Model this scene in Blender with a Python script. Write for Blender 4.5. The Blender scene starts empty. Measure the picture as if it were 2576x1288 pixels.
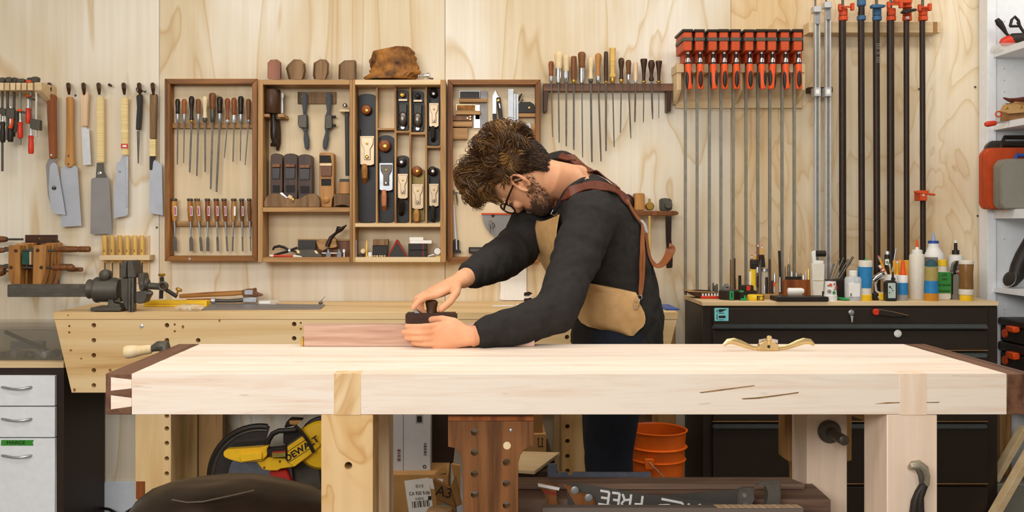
import bpy, bmesh, math, random
from mathutils import Vector, Matrix, noise as mnoise
random.seed(7)
PI = math.pi
sc = bpy.context.scene
COL = sc.collection
# ------------------------------------------------------------------ camera, world, lights, exposure
# all distances in metres: x to the right, y away from the camera, z up, floor z = 0
F, CX, CY, H = 2340.0, 1205.0, 558.0, 1.24        # focal length (px), principal point (px), camera height
cam = bpy.data.cameras.new('camera'); camo = bpy.data.objects.new('camera', cam); COL.objects.link(camo)
camo.location = (0, 0, H); camo.rotation_euler = (PI/2, 0, 0)
cam.sensor_width = 36; cam.lens = 36*F/2576
cam.shift_x = (1288-CX)/2576; cam.shift_y = -(644-CY)/2576
cam.clip_start = .05; cam.clip_end = 60
sc.camera = camo
vs = sc.view_settings
vs.view_transform = 'Standard'; vs.look = 'None'; vs.gamma = 1; vs.use_curve_mapping = False; vs.exposure = 0.07
w = bpy.data.worlds.new('world'); sc.world = w; w.use_nodes = True
bg = w.node_tree.nodes['Background']; bg.inputs[0].default_value = (1, .98, .95, 1); bg.inputs[1].default_value = .15
def area(name, loc, rot, size, power, col):
    l = bpy.data.lights.new(name, 'AREA'); l.shape = 'RECTANGLE'; l.size, l.size_y = size; l.energy = power; l.color = col
    o = bpy.data.objects.new(name, l); COL.objects.link(o); o.location = loc; o.rotation_euler = rot; return o
area('ceiling_lamp_over_front_bench', (-.3, 1.2, 2.80), (0, 0, 0), (3.4, .6), 27, (1, .985, .96))
area('ceiling_lamp_over_aisle', (.7, 2.9, 2.80), (0, 0, 0), (4.2, .4), 34, (1, .97, .92))
area('daylight_opening', (-1.2, -1.2, 2.25), (math.radians(70), 0, math.radians(-20)), (3.0, 1.0), 106, (.98, .99, 1))

# ------------------------------------------------------------------ materials
def lin(h):
    if isinstance(h, str):
        h = h.lstrip('#'); c = [int(h[i:i+2], 16)/255 for i in (0, 2, 4)]
    else: c = list(h)
    return tuple(x/12.92 if x <= .04045 else ((x+.055)/1.055)**2.4 for x in c)
_M = {}
def base_mat(name, rough, metal):
    m = bpy.data.materials.new(name); m.use_nodes = True
    nt = m.node_tree; bs = nt.nodes['Principled BSDF']
    bs.inputs['Roughness'].default_value = rough; bs.inputs['Metallic'].default_value = metal
    bs.inputs['Specular IOR Level'].default_value = .28
    return m, nt, bs
def nd(nt, t, **k):
    n = nt.nodes.new(t)
    for a, b in k.items(): setattr(n, a, b)
    return n
def ramp(nt, src, stops):
    r = nd(nt, 'ShaderNodeValToRGB'); cr = r.color_ramp
    while len(cr.elements) < len(stops): cr.elements.new(.5)
    for e, (p, c) in zip(cr.elements, stops): e.position = p; e.color = (*c, 1)
    nt.links.new(src, r.inputs[0]); return r.outputs[0]
def coords(nt, scale):
    tc = nd(nt, 'ShaderNodeTexCoord'); oi = nd(nt, 'ShaderNodeObjectInfo')
    mu = nd(nt, 'ShaderNodeMath', operation='MULTIPLY'); mu.inputs[1].default_value = 37.0
    nt.links.new(oi.outputs['Random'], mu.inputs[0])
    ad = nd(nt, 'ShaderNodeVectorMath', operation='ADD')
    nt.links.new(tc.outputs['Object'], ad.inputs[0]); nt.links.new(mu.outputs[0], ad.inputs[1])
    mp = nd(nt, 'ShaderNodeMapping'); mp.inputs['Scale'].default_value = scale
    nt.links.new(ad.outputs[0], mp.inputs[0]); return mp.outputs[0]
def tex_noise(nt, vec, scale, detail=3, dist=0, rough=.5):
    n = nd(nt, 'ShaderNodeTexNoise'); n.inputs['Scale'].default_value = scale; n.inputs['Detail'].default_value = detail
    n.inputs['Distortion'].default_value = dist; n.inputs['Roughness'].default_value = rough
    nt.links.new(vec, n.inputs['Vector']); return n.outputs['Fac']
def bump(nt, bs, h, strength, dist=.002):
    b = nd(nt, 'ShaderNodeBump'); b.inputs['Strength'].default_value = strength; b.inputs['Distance'].default_value = dist
    nt.links.new(h, b.inputs['Height']); nt.links.new(b.outputs[0], bs.inputs['Normal'])
def mat(name, col, rough=.5, metal=0., var=.12, scale=40, bmp=0., alpha=1., trans=0., col2=None, coat=0., stretch=(1, 1, 1)):
    if name in _M: return _M[name]
    m, nt, bs = base_mat(name, rough, metal)
    c = lin(col); c2 = lin(col2) if col2 else tuple(min(1, x*(1+var)) for x in c)
    c1 = c if col2 else tuple(x*(1-var) for x in c)
    f = tex_noise(nt, coords(nt, stretch), scale, 4)
    nt.links.new(ramp(nt, f, [(.3, c1), (.7, c2)]), bs.inputs['Base Color'])
    if bmp: bump(nt, bs, f, bmp)
    if alpha < 1: bs.inputs['Alpha'].default_value = alpha
    if trans: bs.inputs['Transmission Weight'].default_value = trans; bs.inputs['IOR'].default_value = 1.3
    if coat: bs.inputs['Coat Weight'].default_value = coat; bs.inputs['Coat Roughness'].default_value = .15
    _M[name] = m; return m
def wood(name, c1, c2, axis='x', rough=.55, fine=1., freq=22, bmp=.12, c3=None, fleck=0.):
    """long grain along AXIS: streaks, growth-line waves and fine pores"""
    if name in _M: return _M[name]
    m, nt, bs = base_mat(name, rough, 0)
    s = {'x': (.06, 1, 1), 'y': (1, .06, 1), 'z': (1, 1, .06)}[axis]
    v = coords(nt, s)
    a = tex_noise(nt, v, freq, 4, 1.6)
    b = tex_noise(nt, v, freq*7, 3, 0)
    mx = nd(nt, 'ShaderNodeMath', operation='MULTIPLY_ADD'); mx.inputs[1].default_value = .28*fine
    nt.links.new(b, mx.inputs[0]); nt.links.new(a, mx.inputs[2])
    k1, k2 = lin(c1), lin(c2)
    st = [(.42, k2), (.72, k1)] if not c3 else [(.40, lin(c3)), (.5, k2), (.74, k1)]
    colr = ramp(nt, mx.outputs[0], st)
    if fleck:
        g = tex_noise(nt, coords(nt, tuple(x if x == 1 else .2 for x in s)), 55, 2)
        fr = ramp(nt, g, [(.70, (1, 1, 1)), (.80, (1-fleck, 1-fleck*1.25, 1-fleck*1.5))])
        mm = nd(nt, 'ShaderNodeMixRGB', blend_type='MULTIPLY'); mm.inputs[0].default_value = 1
        nt.links.new(colr, mm.inputs[1]); nt.links.new(fr, mm.inputs[2]); colr = mm.outputs[0]
    oi = nd(nt, 'ShaderNodeObjectInfo'); mr = nd(nt, 'ShaderNodeMapRange'); mr.inputs[3].default_value = .91; mr.inputs[4].default_value = 1.04
    nt.links.new(oi.outputs['Random'], mr.inputs[0]); vm = nd(nt, 'ShaderNodeMixRGB', blend_type='MULTIPLY'); vm.inputs[0].default_value = 1
    nt.links.new(colr, vm.inputs[1]); nt.links.new(mr.outputs[0], vm.inputs[2]); nt.links.new(vm.outputs[0], bs.inputs['Base Color'])
    bump(nt, bs, b, bmp, .001)
    _M[name] = m; return m
def plywood(name, base, line, dark, zs=.22, freq=1.5, bands=9., blotch=None):
    """rotary-cut softwood ply: flowing cathedral contour lines stretched up the sheet"""
    m, nt, bs = base_mat(name, .6, 0)
    v = coords(nt, (1, 1, zs))
    n = tex_noise(nt, v, freq, 2.5, .9)
    mu = nd(nt, 'ShaderNodeMath', operation='MULTIPLY'); mu.inputs[1].default_value = bands; nt.links.new(n, mu.inputs[0])
    fr = nd(nt, 'ShaderNodeMath', operation='FRACT'); nt.links.new(mu.outputs[0], fr.inputs[0])
    c = ramp(nt, fr.outputs[0], [(0, lin(line)), (.10, lin(base)), (.62, lin(base)), (.92, lin(dark)), (1, lin(line))])
    g = tex_noise(nt, coords(nt, (1, 1, .03)), 45, 3)
    gr = ramp(nt, g, [(.3, (.93, .90, .86)), (.65, (1, 1, 1))])
    mm = nd(nt, 'ShaderNodeMixRGB', blend_type='MULTIPLY'); mm.inputs[0].default_value = 1
    nt.links.new(c, mm.inputs[1]); nt.links.new(gr, mm.inputs[2])
    h = tex_noise(nt, coords(nt, (1, 1, .5)), 2.2, 2)
    hr = ramp(nt, h, [(.36, lin(blotch or '#EBD9BC')), (.62, (1, 1, 1))])
    m2 = nd(nt, 'ShaderNodeMixRGB', blend_type='MULTIPLY'); m2.inputs[0].default_value = 1
    nt.links.new(mm.outputs[0], m2.inputs[1]); nt.links.new(hr, m2.inputs[2])
    nt.links.new(m2.outputs[0], bs.inputs['Base Color'])
    bump(nt, bs, g, .08, .001)
    _M[name] = m; return m

M = {}
M['ply'] = plywood('fir_plywood', '#ECE2D0', '#DAC4A2', '#E5D6BC', .2, 2.6, 7., '#EFE4CF')
M['ply2'] = plywood('fir_plywood_ruddy', '#F2E1C4', '#E2C8A0', '#EBD6B3', .45, 4.0, 9)
M['grey_wall'] = mat('grey_wall_paint', '#A9A59A', .8)
M['white_wall'] = mat('white_wall_paint', '#D9D4C8', .8, var=.04)
M['floor'] = mat('concrete_floor', '#7A7268', .75, scale=8, bmp=.1)
M['maple'] = wood('maple_bench', '#F2E1CF', '#EAD1BA', 'x', .5, 1.2, 30, c3='#DEBD9B', fleck=.3)
M['maple_v'] = wood('maple_upright', '#EFD9BB', '#E3C49B', 'z', .5, .8, 14, c3='#D6B083', fleck=.06)
M['maple_pink'] = wood('maple_pinkish', '#EFD6BE', '#E6C8AC', 'z', .5, .8, 18, fleck=.06)
M['cherry_v'] = plywood('figured_leg', '#EED7B2', '#D9B482', '#E6C99C', .3, 9, 4)
M['walnut'] = wood('walnut', '#7A4A2C', '#54301C', 'x', .5, 1, 20, c3='#3E2415')
M['walnut_v'] = wood('walnut_upright', '#85552F', '#5E3A1E', 'z', .45, 1, 18, c3='#412714')
M['walnut_y'] = wood('walnut_end_cap', '#76503A', '#553524', 'y', .5, 1, 18, c3='#44291A')
M['pine'] = wood('pine_bench', '#E6C796', '#D6B078', 'x', .5, .8, 7, c3='#BF9058')
M['pine_v'] = wood('pine_upright', '#E4C594', '#D4AE76', 'z', .5, .8, 7, c3='#BF9058')
M['oak_x'] = wood('cabinet_oak', '#B88D58', '#976C3E', 'x', .5, 1, 22, c3='#7A5530')
M['oak_z'] = wood('cabinet_oak_upright', '#B88D58', '#976C3E', 'z', .5, 1, 22, c3='#7A5530')
M['door_x'] = wood('door_frame_wood', '#96622C', '#70441C', 'x', .45, 1, 20, c3='#523014')
M['door_z'] = wood('door_frame_wood_upright', '#96622C', '#70441C', 'z', .45, 1, 20, c3='#523014')
M['panel'] = wood('birch_panel', '#E8D2AE', '#DFC59C', 'z', .6, .5, 10)
M['lightwood'] = wood('light_wood', '#E6CBA0', '#D8B684', 'x', .55, .8, 14)
M['lightwood_z'] = wood('light_wood_upright', '#E6CBA0', '#D8B684', 'z', .55, .8, 14)
M['yellowwood'] = wood('honey_wood', '#C0894A', '#A06A32', 'z', .45, .8, 16, c3='#7F5023')
M['honey_x'] = wood('honey_wood_long', '#C08A4A', '#9C672E', 'x', .45, .8, 16, c3='#7F5023')
M['darkwood'] = wood('dark_wood', '#4C301C', '#332012', 'z', .4, 1, 24)
M['darkwood_x'] = wood('dark_wood_long', '#4A2C1B', '#331D12', 'x', .45, 1, 24)
M['ebony'] = wood('ebony', '#2E211A', '#1E1510', 'z', .3, 1, 24)
M['redwood'] = wood('rosewood', '#96552B', '#6D361A', 'z', .35, 1, 24)
M['midwood'] = wood('mid_brown_wood', '#82512B', '#5F3719', 'z', .4, 1, 24)
M['cream'] = wood('cream_wood', '#EAD2A8', '#DDBE8C', 'z', .45, .6, 16)
M['pinkwood'] = wood('pale_pink_wood', '#E4C4A0', '#D4AE87', 'z', .5, .6, 16)
M['grey_block'] = wood('grey_brown_wood', '#8E6C48', '#6B4F31', 'z', .6, 1, 16, c3='#543C25')
M['burl'] = mat('burl', '#3C2413', .65, scale=22, col2='#B2732F', bmp=1.)
M['burl_face'] = wood('burl_sawn_face', '#B98450', '#8E5B2E', 'z', .6, 1, 14)
M['bamboo'] = wood('bamboo', '#DDB566', '#CB9C4A', 'z', .45, .6, 20)
M['rattan'] = mat('rattan_wrap', '#E3C98E', .6, var=.18, scale=6, stretch=(1, 1, 40), bmp=.4)
M['steel'] = mat('steel', '#A7A8AA', .38, .75, var=.1)
M['blade'] = mat('saw_blade_steel', '#AEB0B6', .5, .35, var=.08, scale=12)
M['blade_dark'] = mat('saw_blade_dark', '#8B8683', .5, .4, var=.08, scale=10)
M['bright'] = mat('bright_steel', '#D5D6D8', .3, .6, var=.05)
M['chrome'] = mat('chrome', '#D8D9DC', .15, 1, var=.04)
M['darksteel'] = mat('dark_steel', '#5D574F', .45, .6, var=.2)
M['barsteel'] = mat('clamp_bar_steel', '#8E897C', .45, .55, var=.12)
M['alu'] = mat('aluminium', '#C9C9C9', .4, .5, var=.06)
M['iron'] = mat('cast_iron', '#565046', .5, .35, var=.18, scale=18, bmp=.15)
M['japanned'] = mat('black_japanning', '#221E19', .38, .0, var=.15)
M['black'] = mat('black_plastic', '#2A221C', .45, var=.12)
M['blackpipe'] = mat('black_iron_pipe', '#33271E', .42, .3, var=.15)
M['chest'] = mat('black_chest_paint', '#2B2119', .42, var=.06)
M['chestrail'] = mat('drawer_pull_metal', '#5E6465', .28, .8, var=.08)
M['brass'] = mat('brass', '#C79B46', .3, .8, var=.1)
M['bronze'] = mat('bronze_cap', '#B59E80', .38, .55, var=.08)
M['goldbrass'] = mat('pale_brass', '#DCC08A', .3, .75, var=.1)
M['orange'] = mat('orange_plastic', '#E0531E', .4, var=.06)
M['clampred'] = mat('clamp_red_paint', '#BE4A22', .5, var=.12, scale=20)
M['pipeorange'] = mat('pipe_clamp_orange', '#CC4A1F', .5, var=.08)
M['pipeblue'] = mat('pipe_clamp_blue', '#3A6183', .5, var=.1)
M['redplastic'] = mat('red_plastic', '#CF3A22', .35, var=.08)
M['white'] = mat('white_paint', '#E9EAEB', .5, var=.03)
M['whiteplastic'] = mat('white_plastic', '#E6E2DA', .4, var=.03)
M['milky'] = mat('milky_plastic', '#DDD3C2', .45, var=.04)
M['paper'] = mat('paper', '#EEE9E0', .8, var=.03)
M['yellow'] = mat('yellow_plastic', '#EFC229', .4, var=.06)
M['green'] = mat('green_plastic', '#2F9A55', .45, var=.08)
M['greentape'] = mat('green_tape', '#3B8A2E', .7, var=.1)
M['greenlabel'] = mat('green_label', '#3C8C3C', .6, var=.06)
M['blue'] = mat('blue_label', '#2C7DB0', .5, var=.08)
M['darkblue'] = mat('dark_blue_plastic', '#2C4F9A', .4)
M['teal'] = mat('teal_plastic', '#25A0B0', .4)
M['cyan'] = mat('cyan_plastic', '#7FCFD2', .5)
M['cardboard'] = mat('cardboard', '#B98A52', .8, var=.1, scale=12)
M['cardboard2'] = mat('cardboard_dark', '#8F6638', .8, var=.1, scale=12)
M['leather'] = mat('tan_leather', '#C69D6A', .55, col2='#B68A55', scale=30, bmp=.2)
M['leather_dark'] = mat('brown_leather', '#6B3320', .35, col2='#54261A', scale=60, bmp=.12)
M['leather_edge'] = mat('leather_edge', '#94572F', .5)
M['pouch'] = mat('worn_leather', '#A87B4C', .65, col2='#8A6038', scale=14, bmp=.3)
M['seat'] = mat('black_leather_seat', '#2E2118', .38, var=.2, scale=10, bmp=.12)
M['clear'] = mat('clear_plastic', '#E9E6DE', .12, alpha=.28, var=.02)
M['smoke'] = mat('smoked_plastic', '#4A443C', .15, alpha=.6, var=.05)
M['amber'] = mat('amber_oil', '#C8842A', .2, var=.1)
M['olive'] = mat('olive_glass', '#B5A05A', .2, alpha=.8, var=.1)
M['greycase'] = mat('grey_case_plastic', '#8A8578', .5, var=.05)
M['dk_tin'] = mat('dark_tin', '#35312B', .4, .2, var=.1)
M['pinkrubber'] = mat('pink_eraser', '#D9583F', .6)
M['pencil'] = mat('pencil_yellow', '#E8A22B', .4)
M['cable'] = mat('black_rubber', '#241D18', .5)
M['redline'] = mat('red_edge', '#8E2A20', .6)
M['inkdark'] = mat('print_ink', '#2A2522', .7)
M['paintwhite'] = mat('white_marker_paint', '#D9D4CC', .7)
M['bucket'] = mat('orange_bucket', '#EE6D1C', .38, var=.05)
M['yellowpaint'] = mat('saw_yellow', '#F2BE25', .38, var=.05)
M['guard'] = mat('blade_guard', '#3A3632', .2, .1, var=.1)
M['sawred'] = mat('saw_red', '#B32A20', .45)
M['greyblue'] = mat('slate_blue_metal', '#6B6F7A', .4, .5)
M['baseboard'] = mat('baseboard_paint', '#D5D8DC', .6, var=.03)
M['binplastic'] = mat('bin_plastic', '#8E8676', .12, alpha=.3, var=.05)
M['totepink'] = mat('pink_tote', '#B9754F', .35)
M['oldbronze'] = mat('old_bronze', '#7E6A3C', .4, .5, var=.15)
M['emer'] = mat('emerald_card', '#1F4A3C', .6)

# ------------------------------------------------------------------ geometry helpers
def wx(px, d): return (px-CX)*d/F
def wz(py, d): return H-(py-CY)*d/F
def P(px, py, d): return Vector((wx(px, d), d, wz(py, d)))
class B:
    def __init__(s): s.v, s.f = [], []
    def add(s, vs_, fs):
        o = len(s.v); s.v += [Vector(p) for p in vs_]; s.f += [[o+i for i in q] for q in fs]; return s
    def box(s, x0, x1, y0, y1, z0, z1):
        return s.add([(x0, y0, z0), (x1, y0, z0), (x1, y1, z0), (x0, y1, z0), (x0, y0, z1), (x1, y0, z1), (x1, y1, z1), (x0, y1, z1)],
                     [(3, 2, 1, 0), (4, 5, 6, 7), (0, 1, 5, 4), (1, 2, 6, 5), (2, 3, 7, 6), (3, 0, 4, 7)])
    def pb(s, px0, px1, py0, py1, d0, d1):
        return s.box(wx(px0, d0), wx(px1, d0), d0, d1, wz(py1, d0), wz(py0, d0))
    def ext(s, pts, vec):
        n = len(pts); pts = [Vector(p) for p in pts]; vec = Vector(vec)
        return s.add(pts+[p+vec for p in pts], [list(range(n))[::-1], list(range(n, 2*n))]+[[i, (i+1) % n, n+(i+1) % n, n+i] for i in range(n)])
    def poly(s, pts, d0, d1):
        return s.ext([P(x, y, d0) for x, y in pts], (0, d1-d0, 0))
    def loft(s, rings, cap=True, closed=True):
        n = len(rings[0]); vs_ = [p for r in rings for p in r]; fs = []
        for k in range(len(rings)-1):
            for i in range(n if closed else n-1):
                j = (i+1) % n; fs.append([k*n+i, k*n+j, (k+1)*n+j, (k+1)*n+i])
        if cap: fs += [list(range(n))[::-1], [(len(rings)-1)*n+i for i in range(n)]]
        return s.add(vs_, fs)
    def lathe(s, p0, ax, prof, seg=14):
        p0 = Vector(p0); ax = Vector(ax).normalized()
        u = ax.orthogonal().normalized(); w_ = ax.cross(u); R = []
        for t, r in prof:
            R.append([p0+ax*t+(u*math.cos(a)+w_*math.sin(a))*max(r, 1e-5) for a in (2*PI*i/seg for i in range(seg))])
        return s.loft(R)
    def cyl(s, p0, p1, r0, r1=None, seg=12):
        p0, p1 = Vector(p0), Vector(p1)
        return s.lathe(p0, p1-p0, [(0, r0), ((p1-p0).length, r0 if r1 is None else r1)], seg)
    def vt(s, rows, d, seg=12, fl=1.):
        """upright turned shape: rows of (px, py, radius px) seen at distance d; fl flattens it in depth"""
        R = []
        for px, py, r in rows:
            c = P(px, py, d); q = max(r, .02)*d/F
            R.append([c+Vector((math.cos(a)*q, -math.sin(a)*q*fl, 0)) for a in (2*PI*i/seg for i in range(seg))])
        if rows[0][1] > rows[-1][1]: return s.loft(R)
        return s.loft(R[::-1])
    def tube(s, pts, r, seg=8, flat=1., up=(0, 1, 0)):
        pts = [Vector(p) for p in pts]; n = len(pts)
        rs = r if isinstance(r, (list, tuple)) else [r]*n; R = []; ref = Vector(up)
        for i, p in enumerate(pts):
            t = (pts[min(i+1, n-1)]-pts[max(i-1, 0)]).normalized()
            u = ref-t*ref.dot(t)
            if u.length < 1e-4: u = t.orthogonal()
            u.normalize(); ref = u; w_ = t.cross(u)
            q = rs[i]
            R.append([p+(u*math.cos(a)*flat+w_*math.sin(a))*q for a in (2*PI*k/seg for k in range(seg))])
        return s.loft(R)
    def ring(s, c, n, R, r, seg=20, k=6, sx=1.):
        """torus about axis n"""
        c = Vector(c); n = Vector(n).normalized(); u = n.orthogonal().normalized(); w_ = n.cross(u); rings = []
        for i in range(seg):
            a = 2*PI*i/seg; o = u*math.cos(a)*sx+w_*math.sin(a)
            rings.append([c+o*R+(o.normalized()*math.cos(b)+n*math.sin(b))*r for b in (2*PI*j/k for j in range(k))])
        rings.append(rings[0]); return s.loft(rings, cap=False)
    def sph(s, c, r, seg=12, rows=8):
        r = r if isinstance(r, (tuple, list)) else (r, r, r); c = Vector(c); R = []
        for j in range(rows+1):
            t = PI*j/rows; q = max(math.sin(t), 1e-3)
            R.append([c+Vector((r[0]*q*math.cos(2*PI*i/seg), r[1]*q*math.sin(2*PI*i/seg), -r[2]*math.cos(t))) for i in range(seg)])
        return s.loft(R)
    def rot(s, c, ang, axis='Y'):
        m = Matrix.Rotation(ang, 3, axis); c = Vector(c); s.v = [c+m @ (p-c) for p in s.v]; return s
    def mesh(s, name, bev=0, off=Vector((0, 0, 0)), seg=1):
        me = bpy.data.meshes.new(name); me.from_pydata([p-off for p in s.v], [], s.f)
        bm = bmesh.new(); bm.from_mesh(me)
        bmesh.ops.remove_doubles(bm, verts=bm.verts, dist=1e-6)
        bmesh.ops.recalc_face_normals(bm, faces=bm.faces)
        if bev:
            es = [e for e in bm.edges if len(e.link_faces) == 2 and e.calc_face_angle(0) > .6]
            bmesh.ops.bevel(bm, geom=es, offset=bev, segments=seg, affect='EDGES', clamp_overlap=True)
        bm.to_mesh(me); bm.free()
        for p in me.polygons: p.use_smooth = True
        me.set_sharp_from_angle(angle=math.radians(38)); return me
WL = {}
def wloc(o): return WL.get(o.name, Vector((0, 0, 0)))
def thing(name, label, cat, loc, group=None):
    o = bpy.data.objects.new(name, None); COL.objects.link(o); o.empty_display_size = .05
    o.location = loc; WL[o.name] = Vector(loc); o['label'] = label; o['category'] = cat
    if group: o['group'] = group
    return o
def part(b, name, m, parent, bev=0, label=None, seg=1):
    off = wloc(parent); o = bpy.data.objects.new(name, b.mesh(name, bev, off, seg)); COL.objects.link(o)
    o.data.materials.append(M[m] if isinstance(m, str) else m); o.parent = parent; WL[o.name] = off
    if label: o['label'] = label
    return o
def one(b, name, m, label, cat, group=None, bev=0, seg=1, kind=None):
    xs = [p.x for p in b.v]; ys = [p.y for p in b.v]; zs = [p.z for p in b.v]
    off = Vector(((min(xs)+max(xs))/2, (min(ys)+max(ys))/2, min(zs)))
    o = bpy.data.objects.new(name, b.mesh(name, bev, off, seg)); COL.objects.link(o); o.location = off; WL[o.name] = off
    o.data.materials.append(M[m] if isinstance(m, str) else m); o['label'] = label; o['category'] = cat
    if group: o['group'] = group
    if kind: o['kind'] = kind
    return o
def struct(b, name, m, parent=None, bev=0, label=None):
    if parent: return part(b, name, m, parent, bev)
    o = one(b, name, m, label or name, 'room', bev=bev); o['kind'] = 'structure'; del o['label'], o['category']
    if label: o['label'] = label
    return o
def cut(obj, b):
    """carve the solid b out of obj (real holes)"""
    off = wloc(obj); me = b.mesh('cutter', 0, off); t = bpy.data.objects.new('cutter', me); COL.objects.link(t)
    t.matrix_world = obj.matrix_world if obj.parent is None else Matrix.Translation(off)
    a = bpy.data.objects.new('work', obj.data); COL.objects.link(a); a.matrix_world = t.matrix_world
    md = a.modifiers.new('b', 'BOOLEAN'); md.operation = 'DIFFERENCE'; md.object = t; md.solver = 'EXACT'
    bpy.context.view_layer.update()
    ev = a.evaluated_get(bpy.context.evaluated_depsgraph_get())
    new = bpy.data.meshes.new_from_object(ev); new.name = obj.data.name
    for p in new.polygons: p.use_smooth = True
    new.set_sharp_from_angle(angle=math.radians(38))
    bpy.data.objects.remove(a); bpy.data.objects.remove(t); obj.data = new
def text(s, size, name, m, parent, pos, roty=0., thick=.0006, bold=0., sx=1., rotz=0.):
    """flat lettering standing in the x-z plane, facing the camera side; pos = its centre"""
    cu = bpy.data.curves.new(name, 'FONT'); cu.body = s; cu.size = size; cu.extrude = thick; cu.offset = bold
    cu.align_x = 'CENTER'; cu.align_y = 'CENTER'
    t = bpy.data.objects.new('t', cu); COL.objects.link(t); bpy.context.view_layer.update()
    me = bpy.data.meshes.new_from_object(t.evaluated_get(bpy.context.evaluated_depsgraph_get()))
    bpy.data.objects.remove(t); me.name = name
    m3 = Matrix.Translation(Vector(pos)-wloc(parent)) @ Matrix.Rotation(rotz, 4, 'Z') @ Matrix.Rotation(roty, 4, 'Y') @ Matrix.Rotation(PI/2, 4, 'X') @ Matrix.Diagonal((sx, 1, 1, 1))
    me.transform(m3); me.materials.clear(); me.materials.append(M[m] if isinstance(m, str) else m)
    o = bpy.data.objects.new(name, me); COL.objects.link(o); o.parent = parent; WL[o.name] = wloc(parent); return o
ORD = ['first', 'second', 'third', 'fourth', 'fifth', 'sixth', 'seventh', 'eighth', 'ninth', 'tenth', 'eleventh', 'twelfth', 'thirteenth', 'fourteenth', 'fifteenth']
# ================================================================== the room
DW = 3.97                                                     # face of the back wall
struct(B().box(-3.6, 3.0, -3.0, 4.1, -.05, 0), 'floor', 'floor')
struct(B().box(-3.6, 3.0, -3.0, 4.1, 2.85, 2.9), 'ceiling', 'white_wall')
struct(B().box(-3.65, -3.6, -3.0, 4.1, 0, 2.85), 'wall_left', 'white_wall')
struct(B().box(2.95, 3.0, -3.0, 4.1, 0, 2.85), 'wall_right', 'white_wall')
wb = struct(B().box(-3.6, 2.95, DW+.016, 4.1, 0, 2.85), 'wall_back', 'grey_wall')
for a, b_, m in ((-1038, -320, 'ply'), (-319, 400, 'ply'), (401, 1119, 'ply'), (1120, 1838, 'ply'), (1839, 2465, 'ply2')):
    pn = part(B().box(wx(a, DW), wx(b_, DW), DW, DW+.014, .132, 2.57), 'plywood_panel', m, wb, .001)
b = B().box(-3.6, wx(2465, DW), DW-.012, DW+.014, 0, .128); b.box(-3.6, wx(2465, DW), DW-.007, DW, .128, .134)
struct(b, 'baseboard_back', 'baseboard')
b = B().box(wx(2466, DW), wx(2486, DW), DW-.01, DW+.015, 0, 2.85); struct(b, 'trim_1', 'grey_wall')
def screw(px, py, d=DW):
    b = B(); b.lathe(P(px, py, d)+Vector((0, .004, 0)), (0, -1, 0), [(0, .003), (.007, .003), (.009, .0045), (.011, .003)], 8); return b
for (px, py, t) in ((191, 240, 'between the two brown saw handles'), (2452, 219, 'high on the plywood near the white shelving'), (2458, 543, 'low on the plywood near the white shelving'), (2311, 224, 'between the last two black pipes'), (395, 572, 'under the worn saw beside the cabinet door')):
    one(screw(px, py), 'screw', 'darksteel', 'small dark screw in the plywood wall '+t, 'screw', 'stray wall screws')

# ================================================================== front workbench
BT = .902
D0, D1 = 2.07, 2.575
bench = thing('workbench', 'long pale maple workbench with dark walnut end caps and dovetailed corner', 'workbench', (.2, 2.32, 0))
xa, xb = wx(331, D0), wx(2533, D0); zb = wz(1043, D0); xl, xr = wx(265.5, D0), wx(2600, D0)
n = 9
for i in range(n):
    y0 = D0+.045+(D1-D0-.045)*i/n; y1 = D0+.045+(D1-D0-.045)*(i+1)/n
    part(B().box(xa, xb, y0+.0003, y1-.0003, zb+.01, BT+random.uniform(-.0003, .0003)), 'plank', 'maple', bench, .0006)
part(B().box(xa, xb, D0, D0+.0445, zb, BT), 'front_board', 'maple', bench, .001)
ec = part(B().box(xl, xa, D0, D1, zb, BT), 'end_cap', 'walnut_y', bench, .0015, 'dark walnut end cap')
part(B().box(xb, xr, D0, D1, zb, BT), 'end_cap', 'walnut_y', bench, .0015, 'dark walnut end cap')
for pts in (((279, 949), (331, 955), (331, 977), (279, 983)), ((279, 994.5), (331, 1001), (331, 1022.5), (279, 1030))):
    part(B().poly(pts, D0-.0004, D0+.03), 'dovetail', 'maple', bench, 0, 'pale dovetail tail let into the walnut')
for pts in ([(1758, 987), (1800, 981), (1850, 975), (1898, 969), (1898, 971), (1850, 978), (1800, 985), (1765, 989)], [(1864, 1002), (1900, 1000), (1950, 994), (2010, 986), (2008, 989), (1955, 997), (1910, 1003), (1870, 1005)], [(2200, 1016), (2230, 1012), (2263, 1011.5), (2263, 1014), (2230, 1015.5)], [(2331, 1011.5), (2365, 1011), (2360, 1013.5), (2331, 1013.5)]):
    part(B().poly(pts, D0-.0003, D0+.002), 'mineral_streak', mat('mineral_streak', '#A07C4E', .6, col2='#6E5230', scale=60), bench, 0, 'dark mineral streak in the maple')
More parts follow.
